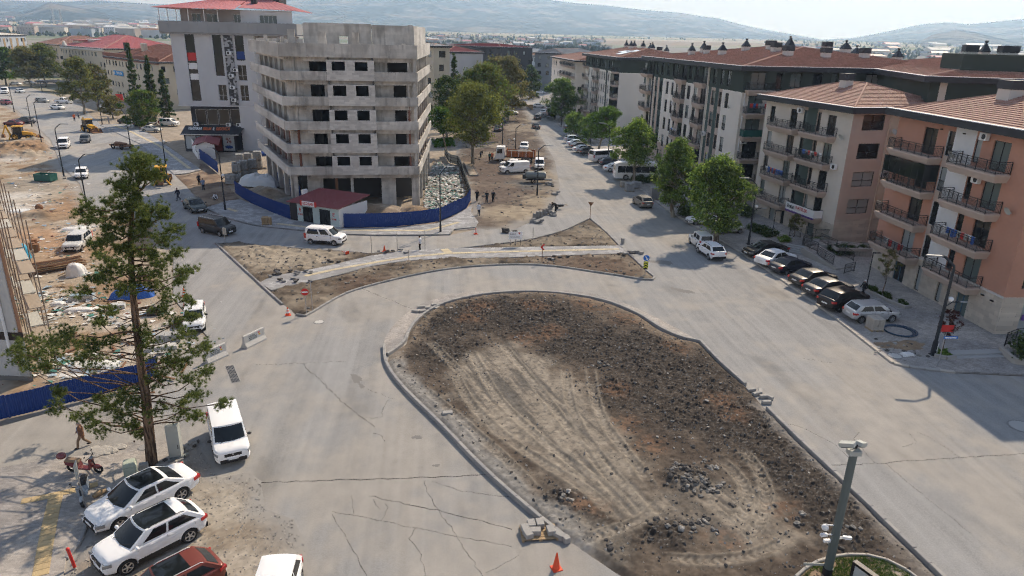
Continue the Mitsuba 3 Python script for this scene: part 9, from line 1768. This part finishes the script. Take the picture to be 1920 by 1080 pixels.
for i in range(26): c = (29.49,49.74); put('stone', ROCKV[i % 3][i % 5], None, parent='pavement', tw=mat4(c[0] + q.randn() * 1.0, c[1] + q.randn() * 0.9,0.13, q.rand() * 6, q.uniform(0.06,0.2)))
drape('plastic_bag', 'white plastic bag with a dark tyre at the broken pavement corner', 'bag', (29.86,48.22),0.5,0.3,0.2, 'm_plastic_white', 0.2,15,0.12); put('soil', M().sheet(sg.Polygon(splat((30.36,49.99),1.0,5,1.7,0.1)).intersection(sg.Polygon(PAVR).buffer(-0.3)),0.126), 'm_dirt', parent='pavement')
k = thing('balcony_banner', 'white for sale banner with red print hung on the lowest balcony of the cream block', 'banner'); m = M(); fC.box(m, 2.05,7.42,1.26,1.29,2.72,3.62); fC.box(m, 2.02,2.05,0.1,1.26,2.72,3.62); put('cloth', m, 'm_white', parent=k); m = M(); fC.box(m, 2.0,7.45,1.26,1.28,2.5,2.72); put('border', m, 'm_purple', parent=k)
fCr = Fr(fC.p(7.4,1.295,0)[:2], fC.p(2.05,1.295,0)[:2], -1); letters(k, fCr, 'SATILIK', 1.9,3.1,0.36,0.002, 'm_red', width=2.2); letters(k, fCr, 'Emlak', 0.25,3.0,0.4,0.002, 'm_print_dark', width=1.4)
k = thing('red_sign', 'red square sign on a pole before the yellow corner building', 'sign'); b = (-104.71,190.02); put('post', M().tube([(*b, 0),(*b, 5)], 0.08,6), 'm_dark_metal', parent=k); put('board', M().obox(b, 1.8,0.1,3.6,5.3,0.1), 'm_red', parent=k)
k = thing('site_container', 'dark shop canopy under the yellow trees at the left', 'canopy'); c = np.array((-159.52,253.94)); put('roof', M().obox(c, 16,7,3.2,3.6,-0.3), 'm_fascia', parent=k)
for dx in (-6,0,6): put('post', M().tube([(c[0] + dx, c[1] - 2,0),(c[0] + dx, c[1] - 2,3.2)], 0.12,6), 'm_dark_metal', parent=k)
k = thing('rubbish_bin', 'teal rubbish bin in front of the dark cars by the shop', 'bin'); put('tub', M().obox((-83.65,169.55),1.3,1.0,0.1,1.5,0.1,0.05), 'm_teal', parent=k); put('lid', M().obox((-83.65,169.55),1.4,1.1,1.5,1.65,0.1,0.06), 'm_teal', parent=k)
k = thing('planting_box', 'narrow soil bed with timber edge behind the yellow tree in the yard', 'bed'); f = Fr((-7.97,128.23),(-6.02,115.53),1); m = M(); f.box(m, 0, f.L, -0.08,0.0,0.05,0.3); f.box(m, 0, f.L, -1.5,-1.42,0.05,0.3); f.box(m, f.L - 0.1, f.L, -1.42,-0.08,0.05,0.3); put('edge_board', m, 'm_kerb_dark', parent=k); m = M(); f.box(m, 0, f.L - .1,-1.42,-0.08,0.05,0.2); put('soil', m, 'm_dirt', parent=k)
heap('sand_heap', 'pale heap of gravel at the left edge of the far road', 'gravel heap', (0.30,230.87),4.0,2.4, 'm_rock', 9,1.4)
k = thing('stone_cube', 'brown cube of stacked stones beside the far road end', 'stone stack'); put('stack', M().obox((4.22,230.11),2.0,2.0,0,1.6,0.1,0.05), 'm_timber', parent=k)
# ---- people ----------------------------------------------------------------
def blob_m(a, b, ra, rb, n=10): return m3.Manifold.batch_hull([m3.Manifold.sphere(ra, n).translate(list(map(float, a))), m3.Manifold.sphere(rb, n).translate(list(map(float, b)))])
def person(pos, yaw, label, shirt, trousers, pose='stand', h=1.62, z=0.0, hair='m_hair', coat=None, hold=None):
 """x ahead, y left; joints set by the pose, one continuous body with clothes over it"""
 k = thing('person', label, 'person'); V = lambda *a: np.array(a, float)
 hip, chest, neck, head = V(0,0,0.92), V(0.0,0,1.28), V(0.02,0,1.47), V(0.05,0,1.62)
 kn = [V(0.05,0.09,0.5), V(0.05,-0.09,0.5)]; an = [V(0,0.11,0.08), V(0,-0.11,0.08)]; el = [V(-0.02,0.27,1.13), V(-0.02,-0.27,1.13)]; wr = [V(0.06,0.28,0.88), V(0.06,-0.28,0.88)]
 if pose == 'walk': kn = [V(0.22,0.09,0.52), V(-0.06,-0.09,0.48)]; an = [V(0.3,0.1,0.08), V(-0.36,-0.1,0.16)]; el = [V(-0.12,0.26,1.14), V(0.1,-0.26,1.14)]; wr = [V(-0.02,0.28,0.9), V(0.24,-0.26,0.94)]
 if pose == 'phone': el[1] = V(0.12,-0.28,1.2); wr[1] = V(0.16,-0.12,1.46)
 if pose == 'stoop': chest, neck, head = V(0.3,0,1.1), V(0.45,0,1.2), V(0.58,0,1.22); el = [V(0.4,0.24,0.85), V(0.4,-0.24,0.85)]; wr = [V(0.55,0.15,0.62), V(0.55,-0.12,0.62)]
 if pose == 'squat': hip, chest, neck, head = V(-0.1,0,0.38), V(0.14,0,0.7), V(0.24,0,0.86), V(0.32,0,0.98); kn = [V(0.3,0.16,0.5), V(0.3,-0.16,0.5)]; an = [V(0.08,0.13,0.08), V(0.08,-0.13,0.08)]; el = [V(0.34,0.22,0.52), V(0.34,-0.22,0.52)]; wr = [V(0.52,0.12,0.3), V(0.52,-0.1,0.3)]
 hp = [hip + V(0,0.09,0), hip - V(0,0.09,0)]; sh = [neck + V(-0.02,0.19,-0.06), neck + V(-0.02,-0.19,-0.06)]
 def trunk(g): return [blob_m(hp[0], hp[1], 0.115 + g, 0.115 + g), blob_m(hip, chest, 0.135 + g, 0.15 + g), blob_m(chest + V(0, .07,0), sh[0] - V(0, .05, .02),0.11 + g, 0.075 + g), blob_m(chest - V(0, .07,0), sh[1] + V(0, .05,-.02),0.11 + g, 0.075 + g), blob_m(chest, neck - V(0,0, .04),0.13 + g, 0.07 + g)]
 def arm(i, g, full=True): a = [blob_m(sh[i], el[i], 0.058 + g, 0.045 + g)]; return a + ([blob_m(el[i], wr[i], 0.043 + g, 0.03 + g)] if full else [])
 def leg(i, g): return [blob_m(hp[i], kn[i], 0.095 + g, 0.06 + g), blob_m(kn[i], an[i], 0.058 + g, 0.042 + g)]
 def hand(i):
  d = wr[i] - el[i]; d /= np.linalg.norm(d); s = np.cross(d, V(1,0,0.3)); s /= np.linalg.norm(s); p = wr[i] + d * 0.07; o = [blob_m(wr[i], p, 0.028,0.036,8)]
  for j, L in enumerate((0.075,0.085,0.08,0.062)): b = p + s * (j - 1.5) * 0.021; t = b + d * L * 0.6; o += [blob_m(b, t, 0.0105,0.0095,6), blob_m(t, t + d * L * 0.45 + V(0.015,0,0),0.0095,0.008,6)]
  th = wr[i] + d * 0.03 + s * 0.035; o.append(blob_m(th, th + d * 0.045 + s * 0.025,0.012,0.009,6)); return o
 fwd = V(1,0,0) if pose not in ('stoop',) else V(0.6,0,-0.8)
 headm = [m3.Manifold.sphere(0.1,16).scale([0.98,0.8,1.16]).translate(head.tolist()), blob_m(neck - V(0,0, .03), head - V(0.01,0, .05),0.055,0.05), blob_m(head + fwd * 0.09 + V(0,0,-.0), head + fwd * 0.112 + V(0,0,-.02),0.012,0.016,8), blob_m(head + fwd * 0.05 + V(0,0,-.08), head + fwd * 0.07 + V(0,0,-.09),0.045,0.03,8)] + [m3.Manifold.sphere(0.025,8).scale([0.7,0.4,1.2]).translate((head + V(-.01, s * 0.083,-.01)).tolist()) for s in (-1,1)]
 def finish(parts, sm=8):
  m = m3.Manifold.batch_boolean(parts, m3.OpType.Add).refine_to_length(0.06); q = m.to_mesh(); t = trimesh.Trimesh(q.vert_properties[:, :3], q.tri_verts, process=True); trimesh.smoothing.filter_taubin(t, iterations=sm); return t
 TW_ = mat4(pos[0], pos[1], z, yaw, h / 1.73); U = lambda n, t, mt: put(n, (np.array(t.vertices), np.array(t.faces)), mt, True, k, TW_)
 body = finish(trunk(0) + sum([arm(i, 0) + leg(i, 0) + hand(i) for i in (0,1)], []) + headm, 3); U('body', body, 'm_skin')
 U('shirt' if not coat else 'jacket', finish(trunk(0.022) + ([blob_m(hip - V(0,0, .14), chest, 0.17,0.16)] if coat else []) + sum([arm(i, 0.02, True if coat or pose != 'stand' else False) for i in (0,1)], []),6), shirt)
 U('trousers', finish([blob_m(hp[0], hp[1], 0.135,0.135)] + leg(0,0.02) + leg(1,0.02),6), trousers)
 U('hair', finish([m3.Manifold.sphere(0.108,14).scale([0.98,0.84,1.0]).translate((head + V(-0.018,0,0.035)).tolist())], 1), hair)
 if coat: put('shirt_front', M().obox((chest[0] + 0.17,0),0.04,0.1,1.0,1.4), coat, False, k, TW_)
 e = M()
 for s in (-1,1): e.ball(head + fwd * 0.088 + V(0, s * 0.032,0.012),0.011,1)
 put('eyes', e, 'm_black', False, k, TW_); put('mouth', M().ball(head + fwd * 0.1 + V(0,0,-.055),(0.008,0.022,0.006),1), 'm_red_door', True, k, TW_)
 for i in (0,1): put('shoe', M().ball(an[i] + V(0.06,0,-0.04),(0.135,0.05,0.05),2), 'm_black', True, k, TW_)
 return k
mat('m_jacket', (0.17,0.085,0.05),0.9); mat('m_trouser_tan', (0.22,0.15,0.1),0.9); mat('m_shirt_blue', (0.18,0.24,0.36),0.9); mat('m_shirt_white', (0.6,0.62,0.66),0.9); mat('m_cloth_black', (0.014,0.014,0.016),0.9); mat('m_cloth_navy', (0.02,0.024,0.04),0.9); mat('m_vest', (0.7,0.13,0.03),0.7); mat('m_hair_grey', (0.3,0.27,0.24),0.9); mat('m_cap_white', (0.7,0.7,0.7),0.8); mat('m_shirt_grey', (0.25,0.27,0.3),0.9)
R_ = math.radians
person((-23.55,33.45), R_(-150), 'person in a brown jacket walking across the side street at left', 'm_jacket', 'm_trouser_tan', 'walk', 1.6, hair='m_hair_grey', coat='m_shirt_blue')
person((-10.00,72.48), R_(170), 'person in a white shirt and dark trousers standing on the road by the path', 'm_shirt_white', 'm_cloth_black', 'stand', 1.66)
person((-5.21,96.89), R_(-95), 'left one of the three people in black standing before the fence end', 'm_cloth_black', 'm_cloth_black', 'phone', 1.7); person((-3.83,96.20), R_(-90), 'middle one of the three people in black standing in the yard', 'm_cloth_black', 'm_cloth_navy', 'stand', 1.7); person((-2.95,96.63), R_(-80), 'right one of the three people in black standing in the yard', 'm_cloth_black', 'm_cloth_black', 'phone', 1.7)
person((-4.53,88.84), R_(95), 'person in a pale blue shirt seen from behind, walking towards the three in black', 'm_shirt_white', 'm_cloth_navy', 'walk', 1.65)
person((5.61,91.96), R_(200), 'person in black working beside the wheelbarrow and kerb row', 'm_cloth_black', 'm_cloth_black', 'stoop', 1.75)
person((-6.62,134.41), R_(60), 'person bending over near the trunk of the yellow tree', 'm_cloth_black', 'm_cloth_navy', 'stoop', 1.7); person((-4.74,130.44), R_(-60), 'person in dark green standing at the front of the dump truck', 'm_greenbin', 'm_cloth_black', 'stand', 1.7); person((-4.31,131.09), R_(-100), 'person in an orange vest at the front of the dump truck', 'm_vest', 'm_cloth_black', 'stand', 1.7)
person((-44.91,99.79), R_(-60), 'person in a light blue shirt standing on the shaded soil by the left street', 'm_shirt_blue', 'm_cloth_navy', 'stand', 1.75); person((-47.06,103.39), R_(-40), 'person with a white bag standing behind the one in light blue', 'm_cloth_navy', 'm_cloth_black', 'stand', 1.7); person((-45.47,93.08), R_(-120), 'person in dark blue walking in the shade behind the old dark saloon', 'm_cloth_navy', 'm_cloth_navy', 'walk', 1.75); person((-40.83,93.59), R_(-30), 'person in a white top squatting by the shaded kerb', 'm_shirt_white', 'm_cloth_black', 'squat', 1.75)
person((32.43,61.01), R_(200), 'person in black with a white cap walking between the parked cars and the bed', 'm_cloth_black', 'm_cloth_black', 'walk', 1.6,0.12, 'm_cap_white')
person((-97.64,170.95), R_(-90), 'person in grey standing right of the yellow loader', 'm_shirt_grey', 'm_shirt_grey', 'stand', 1.75); person((-104.93,169.43), R_(-60), 'person in an orange vest standing on the rear of the yellow loader', 'm_vest', 'm_cloth_navy', 'stand', 1.75,0.6); person((-110.15,179.79), R_(-80), 'person in grey behind the yellow loader', 'm_shirt_grey', 'm_cloth_black', 'stand', 1.75)
# ---- the air ---------------------------------------------------------------
scene['haze'] = {'type': 'cube', 'to_world': T().translate([0,0,298.0]).scale([13000,13000,300.0]), 'bsdf': {'type': 'null'}, 'interior': {'type': 'ref', 'id': 'haze_medium'}}
labels['haze'] = {'kind': 'stuff', 'label': 'pale haze in the air over the town', 'category': 'haze'}
